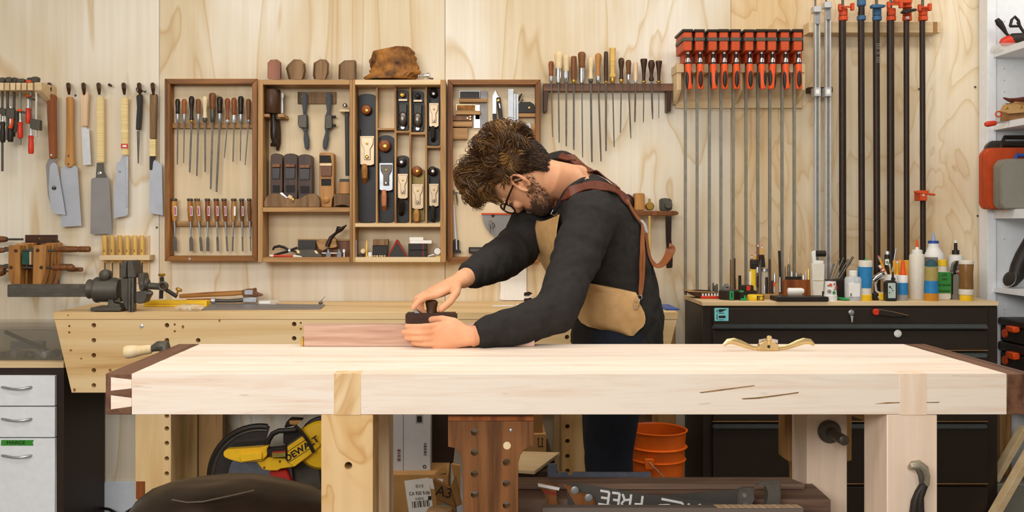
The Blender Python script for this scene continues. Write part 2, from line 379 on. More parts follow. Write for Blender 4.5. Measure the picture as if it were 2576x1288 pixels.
# legs, with the tenons that come up flush through the front board
for (p0, p1, t0, t1, m, hole) in ((808, 938, 840, 908, 'cherry_v', True), (2232, 2358, 2263, 2331, 'maple_pink', False)):
    lg = part(B().box(wx(p0, D0), wx(p1, D0), D0+.0005, D0+.125, 0, zb-.0005), 'leg', m, bench, .0015)
    part(B().box(wx(t0, D0), wx(t1, D0), D0-.0007, D0+.04, zb-.001, BT+.0004), 'tenon', m, bench, .0005)
    if hole: cut(lg, B().lathe(P(873, 1178, D0-.02), (0, 1, 0), [(0, .0088), (.18, .0088)], 20))
part(B().box(wx(808, D0), wx(938, D0), 2.45, 2.568, 0, zb), 'leg', 'maple_v', bench, .0015)
xv0, xv1 = wx(2030, 2.45), wx(2131, 2.45)
vl = part(B().box(xv0, xv1, 2.45, 2.568, 0, zb), 'leg', 'maple_pink', bench, .0015)
for z0, z1, y0, y1 in ((.18, .30, D0+.03, D0+.07), (.18, .30, 2.49, 2.53)):
    part(B().box(wx(938, D0), wx(2232, D0), y0, y1, z0, z1), 'stretcher', 'maple', bench, .0015)
for x0, x1 in ((wx(808, D0)+.03, wx(938, D0)-.03), (wx(2232, D0)+.03, wx(2358, D0)-.03)):
    part(B().box(x0, x1, D0+.12, 2.46, .18, .30), 'stretcher', 'maple', bench, .0015)
for i in range(4):
    part(B().box(wx(938, D0)-.02, wx(2232, D0)+.02, D0+.09+i*.095, D0+.09+i*.095+.09, .30, .32), 'shelf_board', 'maple', bench, .001)
part(B().poly([(2143, 1046), (2212, 1046), (2212, 1070), (2195, 1068)], 2.40, 2.44), 'brace', 'oak_x', bench, .001)
# sliding deadman of walnut with two columns of peg holes
dm = part(B().poly([(1127, 1059), (1343, 1059), (1343, 1122), (1330, 1125), (1318, 1132), (1309, 1145), (1304, 1165), (1304, 1560), (1164, 1560), (1164, 1165),
                    (1160, 1148), (1152, 1135), (1142, 1127), (1127, 1124)], 2.095, 2.13), 'sliding_deadman', 'walnut_v', bench, .001, 'dark walnut board with two columns of peg holes')
hb = B()
for (px, py) in [(1194, y) for y in (1091, 1143, 1197, 1250, 1303, 1356)]+[(1275, y) for y in (1168, 1222, 1277, 1330)]:
    hb.lathe(P(px, py, 2.08), (0, 1, 0), [(0, .0085), (.06, .0085)], 18)
cut(dm, hb)
part(B().poly([(1127, 1047), (1343, 1047), (1343, 1059), (1127, 1059)], 2.093, 2.13), 'top_strip', 'redwood', dm, .0008)
part(B().lathe(P(1275, 1117, 2.11), (0, -1, 0), [(0, .0088), (.0155, .0088)], 18), 'peg', 'cream', dm, .0003, 'pale dowel plugging one hole')
part(B().lathe(P(1285, 1079, 2.11), (0, -1, 0), [(0, .004), (.0165, .004), (.0175, .002)], 10), 'bolt', 'steel', dm)
# leg vise on the far side: chop, screw end and flange
ch = part(B().poly([(1973, 900), (2143, 900), (2143, 1158), (2138, 1160), (2131, 1160), (2131, 1400), (2001, 1400), (2001, 1185), (1998, 1172), (1990, 1162), (1979, 1158), (1973, 1154)],
                   2.578, 2.63), 'vise_chop', 'oak_z', bench, .002)
c = P(2085, 1085, 2.45)
part(B().lathe(c, (0, -1, 0), [(0, .03), (.008, .03), (.01, .027), (.014, .024), (.016, .016)], 24), 'flange', 'iron', bench)
part(B().lathe(c-Vector((0, 0, 0)), (0, -1, 0), [(0, .0135), (.10, .0135), (.104, .0125), (.106, .009)], 18), 'vise_screw', 'darksteel', bench)
# crank of the end vise peeping over the left end cap
cr = part(B().tube([(xl-.012, 2.50, BT-.055), (xl-.012, 2.50, BT-.01), (xl-.014, 2.50, BT+.005), (xl-.03, 2.50, BT+.004), (xl-.05, 2.50, BT-.004)], [.016, .016, .017, .014, .008], 10), 'vise_crank', 'iron', bench)
part(B().cyl((xl-.016, 2.5, BT-.055), (xl+.01, 2.5, BT-.055), .014), 'crank_hub', 'iron', bench)
part(B().lathe((xl-.048, 2.5, BT-.004), (-1, 0, -.12), [(0, .009), (.004, .012), (.03, .0135), (.05, .017), (.066, .018), (.072, .016), (.074, .008)], 16), 'crank_knob', 'cream', cr)
# brass bench dog against the board's end
one(B().pb(757, 763.5, 849, 871.5, 2.522, 2.55), 'bench_dog', 'brass', 'small brass bench dog stopping the end of the walnut board', 'bench dog', bev=.0008)
# walnut board being worked
bd = one(B().box(wx(764, 2.52), wx(1345, 2.52), 2.52, 2.573, BT+.0005, .96), 'walnut_board', wood('fresh_walnut', '#D3AE98', '#BC917B', 'x', .5, 1, 26, c3='#A27A66'), 'pinkish brown walnut board clamped along the rear edge of the workbench', 'board', bev=.0012)
# brass spokeshave on the bench
sp = thing('spokeshave', 'polished brass spokeshave with curved wings lying on the pale bench top', 'spokeshave', (wx(1934, 2.44), 2.44, BT))
d = 2.44
part(B().poly([(1908, 883), (1911, 866), (1926, 857), (1943, 857), (1957, 866), (1961, 883)], d-.006, d+.012), 'body', 'goldbrass', sp, .0015)
for sgn in (-1, 1):
    pts = [(1934+sgn*x, y) for x, y in ((26, 876), (40, 875), (55, 870), (72, 863), (88, 858), (103, 859), (114, 868))]
    part(B().tube([P(x, y, d) for x, y in pts], [.0055, .006, .007, .0085, .009, .0075, .004], 10, .55), 'wing_handle', 'goldbrass', sp)
part(B().poly([(1909, 864), (1909, 855), (1930, 851), (1930, 857)], d+.004, d+.009).poly([(1938, 857), (1938, 851), (1957, 855), (1957, 864)], d+.004, d+.009), 'blade', 'chrome', sp)
part(B().lathe(P(1934, 866, d-.004), (0, -.2, 1), [(0, .004), (.012, .004), (.013, .0065), (.021, .0065), (.023, .004)], 12), 'thumb_screw', 'goldbrass', sp)
part(B().lathe(P(1934, 872, d-.0065), (0, -1, 0), [(0, .004), (.001, .004)], 10), 'adjuster_hole', 'inkdark', sp)

# ================================================================== rear bench against the wall
DB = 3.484
rb = thing('rear_workbench', 'honey pine workbench with deep drilled apron along the plywood wall', 'workbench', (wx(920, DB), 3.72, 0))
xl2, xr2 = wx(133, DB), wx(1705, DB); ztb = wz(804, DB)
for i, (y0, y1) in enumerate(((DB, 3.60), (3.6005, 3.78), (3.7805, 3.965))):
    part(B().box(xl2, xr2, y0, y1, ztb, BT), 'top_plank', 'pine', rb, .0015)
ap = part(B().poly([(137, 804.5), (1703, 804.5), (1658, 988), (180, 988)], DB+.001, DB+.04), 'apron', 'pine', rb, .001)
hb = B()
for (px, py) in [(230, y) for y in (820, 858, 896, 934, 972)]+[(415, 820), (415, 858), (494, 858), (737, 817), (737, 853), (1110, 812), (1428, 820), (1428, 850), (1428, 925)]:
    hb.lathe(P(px, py, DB-.02), (0, 1, 0), [(0, .0088), (.09, .0088)], 16)
cut(ap, hb)
for (px, py, rx_, rz_) in ((178, 881, 3.2, 2.4), (204, 902, 2.6, 2.0), (277, 931, 3.4, 3.8), (187, 981, 3, 4.5), (552, 806, 2.2, 4), (460, 822, 3, 4.2), (171, 691+102, 2.6, 1.6)):
    part(B().ext([P(px+rx_*math.cos(a), py+rz_*math.sin(a), DB-.0004) for a in (2*PI*i/14 for i in range(14))], (0, .002, 0)), 'knot', mat('pine_knot', '#A86E38', .6, col2='#7C4A22', scale=120), rb)
for (px, py) in ((175, 820), (175, 836), (440, 816), (440, 833), (757, 812), (757, 827)):
    part(B().lathe(P(px, py, DB+.003), (0, -1, 0), [(0, .0042), (.0026, .0042)], 10), 'plug', 'midwood', rb)
part(B().lathe(P(357, 820, DB+.003), (0, -1, 0), [(0, .0075), (.004, .0075), (.006, .004)], 12), 'bolt_head', 'bright', rb)
for (p0, p1, hx, hys, nm) in ((340, 430, 415, (1049, 1081, 1118, 1157, 1195, 1232), 'a'), (1412, 1477, 1429, (1076, 1113, 1151, 1188), 'b')):
    d = 3.53
    lg = part(B().box(wx(p0, d), wx(p1, d), d, d+.085, 0, ztb), 'leg', 'pine_v', rb, .0012)
    hb = B()
    for y in hys: hb.lathe(P(hx, y, d-.02), (0, 1, 0), [(0, .0088), (.13, .0088)], 16)
    cut(lg, hb)
    if nm == 'a': part(B().pb(342, 365, 1211, 1256, d-.0008, d+.05), 'tenon_end', 'redwood', rb)
    part(B().box(wx(p0, d), wx(p1, d), 3.86, 3.94, 0, ztb), 'leg', 'pine_v', rb, .0012)
for (a, b_) in ((500, 560), (1640, 1700)):
    part(B().box(wx(a, 3.8), wx(b_, 3.8), 3.80, 3.84, .02, ztb), 'upright', 'oak_z', rb, .001)

# ================================================================== black tool chest
DC = 3.65
ct = thing('tool_chest', 'wide black steel tool chest with long drawers and pale wooden top', 'tool chest', (wx(2138, DC), 3.8, 0))
x0, x1 = wx(1766, DC), wx(2511, DC); zt = wz(770, DC)
part(B().box(x0, x1, DC+.002, 3.955, .09, zt), 'body', 'chest', ct, .004)
part(B().box(x0-.001, x1+.002, DC-.004, 3.965, zt+.0005, wz(758, DC)), 'top_board', 'lightwood', ct, .002)
for (ya, yb) in ((774, 826), (830, 882), (886, 1061), (1065, 1218), (1223, 1300)):
    dr = part(B().pb(1793, 2486, ya+2, yb-2, DC-.012, DC+.005), 'drawer', 'chest', ct, .002)
    if ya not in (830, 1223):
        yy = yb-10 if ya == 774 else ya+3
        part(B().poly([(1793, yy), (2486, yy), (2486, yy+11), (1793, yy+11)], DC-.024, DC-.010), 'drawer_pull', 'chestrail', dr, .0045, 'long metal drawer pull', 2)
    part(B().pb(1793, 2486, yb-1.6, yb+.2, DC-.0135, DC-.002), 'drawer_edge', 'pouch', dr, 0, 'thin pale bottom edge')
for x in (x0+.06, x1-.06):
    for y in (DC+.05, 3.90):
        part(B().lathe((x-.015, y, .045), (1, 0, 0), [(0, .044), (.03, .044)], 18).box(x-.025, x+.025, y-.03, y+.03, .082, .093), 'caster', 'black', ct)
# small things on the chest front
g = thing('gauge_card', 'turquoise plastic gauge card stuck on the upper corner of the black chest', 'gauge', P(1815, 808, DC-.016))
part(B().pb(1797.5, 1833, 775, 808, DC-.0155, DC-.0125), 'card', 'cyan', g, .001)
for pts in (((1808, 778), (1828, 778), (1815, 785), (1808, 785)), ((1808, 794), (1825, 794), (1825, 800), (1808, 800)), ((1803, 779), (1805, 779), (1805, 786), (1803, 786)), ((1803, 790), (1805, 790), (1805, 804), (1803, 804)), ((1808, 787), (1822, 787), (1822, 788.5), (1808, 788.5)), ((1808, 804), (1820, 804), (1820, 805), (1808, 805))):
    part(B().poly(pts, DC-.0162, DC-.0154), 'printed_mark', 'inkdark', g)
k = thing('key_ring', 'pair of steel keys hanging in the chest lock', 'keys', P(2142, 812, DC-.014))
part(B().lathe(P(2141, 786, DC-.011), (0, -1, 0), [(0, .011), (.004, .011), (.006, .007)], 14), 'lock', 'steel', k)
part(B().ring(P(2142, 791, DC-.02), (0, 1, 0), .006, .001, 14, 5), 'ring', 'chrome', k)
part(B().poly([(2140, 795), (2147, 795), (2146, 803), (2145, 811), (2142, 811), (2141, 803)], DC-.021, DC-.019), 'key', 'chrome', k, .0003)
u = thing('utility_knife', 'black and red folding knife held flat against the black chest', 'knife', P(2245, 800, DC-.014))
part(B().poly([(2198, 780), (2206, 777), (2212, 778), (2212, 793), (2200, 793), (2197, 788)], DC-.026, DC-.013), 'end_cap', 'redplastic', u, .002)
part(B().poly([(2212, 778), (2240, 783), (2262, 789), (2290, 795), (2262, 798), (2240, 797), (2212, 793)], DC-.025, DC-.013), 'handle', 'black', u, .002)
part(B().tube([P(2211, 778, DC-.02), P(2245, 784, DC-.02), P(2285, 793, DC-.02)], .0012, 6), 'edge_strip', 'pouch', u)
one(B().lathe(P(2258, 839, DC-.0125), (0, -1, 0), [(0, .0148), (.003, .0148), (.004, .0135)], 24), 'magnet_disc', 'whiteplastic', 'round pale grey magnet disc on the second chest drawer', 'magnet')

# ================================================================== white drawer cabinet, left
DL = 3.57
lc = thing('drawer_cabinet', 'white-fronted drawer cabinet with dark brown carcass under the clear bin', 'cabinet', (wx(40, DL), 3.76, 0))
xc0, xc1 = wx(-150, DL), wx(161, DL); zc = wz(925, DL)
part(B().box(xc0, xc1, DL, 3.955, 0, zc), 'body', mat('dark_brown_laminate', '#30221A', .5), lc, .001)
part(B().box(xc0, xc1+.003, DL-.01, 3.96, zc+.0005, wz(909, DL)), 'top_board', 'lightwood', lc, .001)
for (ya, yb, hy) in ((945, 1021, 978), (1024, 1100, 1058), (1103, 1292, 1150)):
    dr = part(B().pb(-140, 138, ya, yb, DL-.018, DL-.0005), 'drawer', 'white', lc, .001)
    pts = [P(5, hy-4, DL-.018)]+[P(5+74*t, hy-5+6*math.sin(PI*t), DL-.018-.024*math.sin(PI*t)**.5) for t in (.08, .2, .35, .5, .65, .8, .92)]+[P(79, hy-4, DL-.018)]
    part(B().tube(pts, [.005, .0052, .005, .0045, .0045, .0045, .005, .0052, .005], 8), 'handle', 'steel', dr, 0, 'bowed satin steel handle')
    if ya == 1103:
        tp = part(B().poly([(3, 1107), (85, 1107), (82, 1113), (84, 1121), (2, 1121)], DL-.019, DL-.018), 'tape_label', 'greentape', dr)
        text('MARCE', .017, 'lettering', 'inkdark', dr, P(40, 1114, DL-.0195), sx=1.3)
# clear bin of fittings on top
zt2 = wz(909, DL)
bn = thing('clear_bin', 'clear lidded plastic bin of hardware on the white drawer cabinet', 'bin', (wx(30, 3.6), 3.75, zt2))
X0, X1, Y0, Y1, Z1 = wx(-120, 3.6), wx(158, 3.6), 3.6, 3.88, wz(830, 3.6)
for bx_ in ((X0, X1, Y0, Y0+.002), (X0, X1, Y1-.002, Y1), (X0, X0+.002, Y0, Y1), (X1-.002, X1, Y0, Y1)):
    part(B().box(bx_[0], bx_[1], bx_[2], bx_[3], zt2+.002, Z1), 'side', 'binplastic', bn)
part(B().box(X0-.006, X1+.006, Y0-.006, Y1+.006, Z1, Z1+.012), 'lid', 'binplastic', bn, .003)
part(B().box(X0-.004, X1+.004, Y0-.004, Y1+.004, zt2+.0003, zt2+.002), 'bottom', 'binplastic', bn)
one(B().box(wx(25, 3.7), wx(105, 3.7), 3.7, 3.74, zt2+.03, zt2+.058), 'hinge_box', 'greyblue', 'slate blue metal case among fittings inside the clear bin', 'box', bev=.002)
one(B().tube([(wx(20, 3.7), 3.68, zt2+.10), (wx(60, 3.7), 3.67, zt2+.075), (wx(105, 3.7), 3.66, zt2+.05), (wx(140, 3.7), 3.66, zt2+.02)], .008, 8), 'flexible_shaft', 'black', 'black ribbed flexible shaft lying slantwise inside the clear bin', 'shaft')
for i, (px, r, m) in enumerate(((8, .012, 'darksteel'), (25, .014, 'iron'), (42, .017, 'steel'), (62, .013, 'iron'), (82, .012, 'darksteel'), (100, .017, 'steel'), (118, .014, 'bright'), (135, .016, 'darksteel'))):
    one(B().lathe((wx(px, 3.64), 3.64+.01*(i % 2), zt2+.003+r), (.3, 1, .1*(i % 3)), [(-.02, r*.6), (-.018, r), (.018, r), (.02, r*.6)], 12), 'pipe_fitting', m, ['tarnished', 'dark', 'dull steel', 'black', 'small tarnished', 'grey', 'shiny', 'dark brown'][i]+' pipe fitting '+['near the open side of', 'second along in', 'third along in', 'in the middle of', 'fifth along in', 'sixth along in', 'seventh along in', 'at the bench end of'][i]+' the clear bin', 'fitting', 'fittings in the clear bin')

# ================================================================== white shelving on the right (opens towards the benches)
su = thing('shelving_unit', 'white painted shelving unit with drilled side panel beside the plywood', 'shelving', (2.4, 3.4, 0))
XS = wx(2506, 3.89)                    # front plane of the shelves
part(B().box(wx(2484, 3.89), XS, 3.89, 3.955, 0, 2.83), 'stile', 'white', su, .001)
sp_ = part(B().box(XS, 2.94, 3.905, 3.955, 0, 2.83), 'side_panel', 'white', su)
part(B().box(2.93, 2.945, 2.2, 3.905, 0, 2.83), 'back_panel', 'white', su)
hb = B()
for py in (53, 172, 202, 231, 602, 780, 790, 820): hb.lathe(P(2530.5, py, 3.895), (0, 1, 0), [(0, .0026), (.03, .0026)], 8)
cut(sp_, hb)
SH = []
for (ya, yb) in ((128, 145), (311, 328), (527, 550), (722, 735), (1000, 1013)):
    z1, z0 = wz(ya, 3.89), wz(yb, 3.89)
    part(B().box(XS-.012, 2.93, 2.2, 3.904, z0, z1), 'shelf', 'white', su, .001); SH.append(z1)
# ================================================================== wall, left: F-clamps on their slotted rack
rk = thing('clamp_rack', 'slotted wooden rack of small bar clamps at the edge of the wall', 'rack', P(20, 258, 3.88))
d = 3.86
for (a, b_) in ((-62, -50), (-47, -35), (-33, -21), (-19, -5), (-3, 8.5), (11, 22.5), (25.5, 37.5), (40.5, 51), (54, 66), (69, 82)):
    part(B().pb(a, b_, 208, 227, 3.832, DW), 'block', 'lightwood', rk, .001)
part(B().poly([(-62, 227), (86, 227), (86, 230), (-62, 230)], d+.04, DW), 'rail', 'oak_x', rk)
part(B().ext([P(86, 207, 3.832), P(86, 227, 3.832), P(86, 227, 3.832)+Vector((0, DW-3.832, -.055)), P(86, 207, 3.832)+Vector((0, DW-3.832, 0))], (.03, 0, 0)), 'bracket', 'lightwood', rk, .001)
def fclamp(name_label, bx, y0, y1, bw, barm, head, jaw, hx, hy, hr, hm, jm='iron', pad=None, screw_top=None, lever=None, d=3.868):
    """bar clamp hanging by its fixed head: bar, fixed jaw, sliding jaw, screw, handle"""
    t = thing('bar_clamp', name_label, 'clamp', P(bx, y1, d), 'bar clamps on the small rack')
    part(B().pb(bx-bw/2, bx+bw/2, y0, y1, d, d+.006), 'bar', barm, t, .0006)
    part(B().poly([(head[0], head[2]), (head[0]+3, head[2]-3), (head[1]-4, head[2]-4), (head[1], head[2]), (head[1]-2, head[3]), (head[0]+2, head[3])], d-.012, d+.012), 'fixed_jaw', jm, t, .002)
    part(B().poly([(jaw[0], jaw[2]), (jaw[0]+4, jaw[2]-2), (jaw[1], jaw[2]+2), (jaw[1], jaw[3]), (jaw[0]+6, jaw[3]-3), (jaw[0], jaw[3]-6)], d-.011, d+.012), 'sliding_jaw', jm, t, .002)
    st = screw_top if screw_top else jaw[2]
    part(B().vt([(hx, st, 2), (hx, hy[0]-4, 2), (hx, hy[0]-4, 3.4), (hx, hy[0], 3.4)], d-.004, 10), 'screw', 'bright', t)
    a, e = hy; q = (e-a)
    part(B().vt([(hx, a, hr*.7), (hx, a+q*.06, hr), (hx, a+q*.25, hr*.84), (hx, a+q*.5, hr), (hx, a+q*.9, hr), (hx, e, hr*.8)], d-.004, 12), 'handle', hm, t)
    if pad: part(B().vt([(pad[0], pad[1], pad[2]*.85), (pad[0], pad[1]+2, pad[2]), (pad[0], pad[1]+5, pad[2]), (pad[0], pad[1]+6, pad[2]*.8)], d-.006, 14), 'pad', 'orange', t)
    if lever: part(B().poly(lever, d-.02, d-.010), 'lever', 'orange', t, .0015)
    return t
fclamp('black bar clamp with long black grip at the outer end of the small clamp rack', 5, 196, 431, 5, 'darksteel', (-4, 12, 198, 207), (-2, 13, 272, 292), 7, (306, 358), 6.5, 'black', screw_top=292)
fclamp('black bar clamp with an orange trigger lever on the small clamp rack', 18, 196, 352, 6, 'darksteel', (12, 28, 197, 207), (14, 34, 272, 300), 26.5, (318, 357), 7, 'black', screw_top=268, lever=[(27, 299), (32, 297), (31, 312), (28, 324), (21, 323), (20, 318), (25, 314)])
fclamp('dark bar clamp with curved black jaw behind the trigger clamp', 34.5, 197, 344, 6, 'darksteel', (28, 42, 198, 207), (27, 43, 278, 330), 38, (300, 334), 4, 'iron', screw_top=285, d=3.885)
fclamp('bar clamp with silver bar and red handle, fourth on the small clamp rack', 50, 200, 364, 5.5, 'barsteel', (41, 62, 201, 207), (44, 66, 279, 287), 51, (307, 348), 6.8, 'redplastic', pad=(50, 275, 6.5), screw_top=284)
fclamp('short bar clamp with red handle hung high under an orange pad', 77, 196, 300, 5, 'barsteel', (66, 90, 198, 204), (65, 82, 245, 252), 71, (272, 311), 6.5, 'redplastic', pad=(76, 203, 11), screw_top=246)
part(B().vt([(71, 240, 6), (71, 242, 6.8), (71, 244, 6)], 3.862, 12), 'pad', 'orange', bpy.data.objects['bar_clamp.004'])
fclamp('bar clamp with bright round bar and lowest red handle beside the reddish saw', 90.5, 196, 345, 4.5, 'bright', (78, 96, 196, 207), (75, 100, 300, 328), 78, (341, 387), 6.8, 'redplastic', screw_top=305, d=3.85)

# ================================================================== wall, left: wooden pegs and pull saws
PEGS = [(124, 'holding the reddish folding saw'), (172, 'holding the wide brown-handled saw'), (210, 'holding the small pale saw'), (248, 'holding the long rattan saw'), (277, 'left empty between two rattan saws'), (311, 'holding the rattan saw with red label'), (350, 'holding the little black keyhole saw'), (384, 'holding the worn saw by the cabinet door')]
for (px, t) in PEGS:
    y = 210; L = 28 if px != 277 else 6
    b = B().tube([P(px, y+3, DW+.005), P(px, y+3, 3.93), P(px+1, y+L*.5, 3.915), P(px+2, y+L, 3.925)], [.008, .0095, .0085, .0045], 10)
    if px == 277: b = B().tube([P(px-2, 213, DW+.005), P(px-2, 213, 3.95), P(px+3, 216, 3.94)], [.006, .006, .004], 10)
    one(b, 'wall_peg', 'darkwood', 'short dark wooden wall peg '+t, 'peg', 'pegs of the saw row')
ds = 3.935
def saw(label, handle, hm, blade, bm_, extra=(), hb=.002):
    xs = [p[0] for p in handle+blade]; ys = [p[1] for p in handle+blade]
    t = thing('pull_saw', label, 'saw', P(sum(xs)/len(xs), max(ys), ds), 'pull saws on the pegs')
    part(B().poly(handle, ds-.011, ds+.009), 'handle', hm, t, hb*1.6, seg=2)
    part(B().poly(blade, ds-.001, ds+.0008), 'blade', bm_, t)
    for (nm, pts, m, a, e) in extra: part(B().poly(pts, ds+a, ds+e), nm, m, t, .0005)
    return t
ds = 3.921
t = saw('folding pull saw with glossy reddish brown handle and round maker mark', [(117, 240), (121, 236), (135, 237), (140, 241), (138, 262), (139, 330), (140, 398), (123, 399), (120, 330), (117, 280)], 'redwood',
    [(125, 417), (129, 411), (137, 408), (144, 416), (153, 468), (165, 541), (135, 537), (126, 524), (122, 470)], 'blade',
    [('blade_spine', [(115, 416), (122, 399), (138, 399), (137, 408), (129, 411), (125, 417), (122, 470), (126, 515), (120, 490)], 'blade_dark', -.002, .002)])
part(B().ring(P(136, 473, ds-.0012), (0, 1, 0), .0085, .0012, 16, 4).pb(132, 140, 471, 476, ds-.0016, ds-.001), 'maker_mark', 'inkdark', t)
part(B().lathe(P(129, 390, ds-.011), (0, -1, 0), [(0, .005), (.002, .004)], 10), 'rivet', 'bright', t)
ds = 3.935
t = saw('wide pull saw with straight brown handle and a hole in its blade', [(165, 246), (168, 243), (179, 243), (182, 246), (181, 320), (183, 395), (185, 412), (180, 420), (172, 422), (165, 418), (162, 410), (165, 380), (166, 300)], 'yellowwood',
    [(153, 424), (160, 417), (190, 417), (195, 424), (205, 568), (153, 571)], 'blade')
cut(t.children[1], B().lathe(P(179, 555, ds-.02), (0, 1, 0), [(0, .0055), (.05, .0055)], 14))
for y in (392, 413): part(B().lathe(P(172, y, ds-.011), (0, -1, 0), [(0, .0045), (.002, .003)], 10), 'rivet', 'darksteel', t)
t = saw('small fine pull saw with pale pink wooden handle', [(200, 236), (203, 233), (219, 232), (222, 234), (219, 260), (217, 318), (204, 318), (203, 270)], 'pinkwood',
    [(205, 321), (217, 320), (219, 324), (224, 324), (229, 414), (209, 415)], 'bright')
t = saw('long pull saw with rattan handle and plain dark grey blade', [(242, 243), (259, 243), (260, 409), (243, 409)], 'rattan',
    [(229, 452), (231, 449), (240, 446), (270, 446), (274, 449), (282, 588), (227, 589)], 'blade_dark', [('tang', [(243, 410), (259, 410), (261, 432), (268, 446), (241, 446)], 'darksteel', -.004, .003)])
part(B().lathe(P(251, 436, ds-.004), (0, -1, 0), [(0, .009), (.002, .009), (.003, .007)], 14), 'badge', 'chrome', t)
t = saw('pull saw with rattan handle carrying a red label and red-stamped blade', [(303, 244), (320, 244), (321, 391), (305, 391)], 'rattan',
    [(306, 393), (321, 392), (322, 538), (318, 543), (286, 549), (287, 500), (293, 410), (303, 405)], 'blade', [('label_band', [(304, 362), (322, 362), (322, 373), (304, 373)], 'redplastic', -.0125, -.0105), ('label_mark', [(308, 365), (318, 365), (318, 370), (308, 370)], 'white', -.0132, -.0124), ('spine', [(316, 394), (322, 393), (322, 520), (317, 522)], 'steel', -.003, .002)])
text('|||', .012, 'stamped_mark', 'redline', t, P(302, 432, ds-.0016), roty=PI/2)
t = saw('little keyhole saw with black wrapped handle and thin tapering blade', [(342, 239), (357, 237), (355, 290), (352, 327), (341, 327), (342, 300), (344, 270)], 'black',
    [(344, 330), (352, 329), (350, 380), (349, 411), (346, 411)], 'darksteel')
part(B().ring(P(350, 227, ds), (0, 1, 0), .0135, .0022, 16, 6, .7), 'hanging_loop', 'cable', t)
part(B().tube([P(355, 228, ds), P(362, 230, ds-.004), P(368, 229, ds-.002), P(364, 233, ds)], .0025, 6), 'loop_end', 'cable', t)
t = saw('worn pull saw with grey weathered handle hanging beside the cabinet door', [(376, 236), (394, 236), (392, 300), (391, 350), (376, 350)], 'grey_block',
    [(383, 405), (390, 403), (407, 414), (410, 542), (375, 536), (377, 427)], 'blade', [('rattan_band', [(376, 350), (391, 350), (391, 393), (376, 393)], 'rattan', -.012, .009), ('ferrule', [(376, 393), (391, 393), (384, 408), (382, 427), (376, 427)], 'black', -.006, .005)])

# ================================================================== wall, left: wooden handscrews on a dark hanger board
hg = thing('hanger_board', 'dark brown board on the wall behind the wooden handscrew clamps', 'board', P(103, 716, DW))
part(B().pb(63, 142, 591, 716, DW-.014, DW-.0005), 'board', 'darkwood_x', hg, .001)
part(B().pb(120, 145, 605, 720, DW-.03, DW-.0145), 'side_strip', 'darkwood', hg, .001)
part(B().lathe(P(100, 600, DW-.014), (0, -1, 0), [(0, .0035), (.0015, .003)], 10), 'screw', 'brass', hg)
def handscrew(label, dx, dy, d, rl, rr):
    t = thing('handscrew', label, 'clamp', P(68+dx, 720+dy, d), 'wooden handscrew clamps')
    for (a, b_, sg) in ((21, 51, -1), (84, 116, 1)):
        o = [(a+dx, 617+dy), (b_+dx, 617+dy), (b_-2*sg+dx, 725+dy), (a+6*(sg < 0)+dx, 725+dy)] if sg < 0 else [(a+dx, 617+dy), (b_+dx, 617+dy), (b_-4+dx, 690+dy), (b_-14+dx, 722+dy), (a-3+dx, 735+dy)]
        if sg < 0: o = [(21+dx, 617+dy), (51+dx, 617+dy), (50+dx, 735+dy), (34+dx, 735+dy), (20+dx, 690+dy)]
        jw = part(B().poly(o, d, d+.04), 'jaw', 'yellowwood', t, .002)
    for (x, y) in ((40, 631), (95, 630), (28, 673), (104, 673)):
        part(B().lathe(P(x+dx, y+dy, d+.0004), (0, -1, 0), [(0, .0075), (.001, .0075)], 14), 'nut_end', 'darkwood', t)
    for y in (630, 673):
        part(B().cyl(P(-20+dx, y+dy, d+.02), P(150+dx, y+dy, d+.02), .0052, seg=10), 'spindle', 'darksteel', t)
    for (x0, x1, y, r) in rr+rl:
        s = 1 if x1 > x0 else -1; L = abs(x1-x0); q = d/F
        if y not in (627, 630, 673): part(B().cyl(P(x0+dx, y+dy, d+.02), P((40 if s < 0 else 100)+dx, y+dy, d+.02), .0045, seg=8), 'spindle', 'darksteel', t)
        part(B().lathe(P(x0+dx, y+dy, d+.02), (s, 0, 0), [(0, r*.62*q), (L*.08*q, r*.8*q), (L*.35*q, r*q), (L*.62*q, r*.9*q), (L*.66*q, r*.78*q), (L*.7*q, r*.92*q), (L*.97*q, r*.9*q), (L*q, r*.75*q)], 14), 'handle', 'midwood', t)
handscrew('nearest wooden handscrew clamp with honey coloured jaws and long turned handles', 0, 0, 3.80, [(12, -30, 630, 7), (12, -40, 682, 15)], [(140, 227, 627, 8.5), (132, 186, 673, 8)])
handscrew('middle wooden handscrew clamp with jaws half hidden behind the nearest one', 18, -4, 3.85, [(0, -60, 606, 9)], [(150, 190, 682, 6)])
handscrew('rearmost wooden handscrew clamp hanging against the dark board', 32, -6, 3.90, [], [])
g = thing('green_card_box', 'small dark green box with pale edge hung between the handscrew jaws', 'box', P(65, 667, 3.80))
part(B().pb(54.5, 73.5, 633, 666, 3.797, 3.83), 'box', 'emer', g, .001)
part(B().pb(74, 77, 633, 666, 3.797, 3.83), 'edge', 'pinkwood', g)

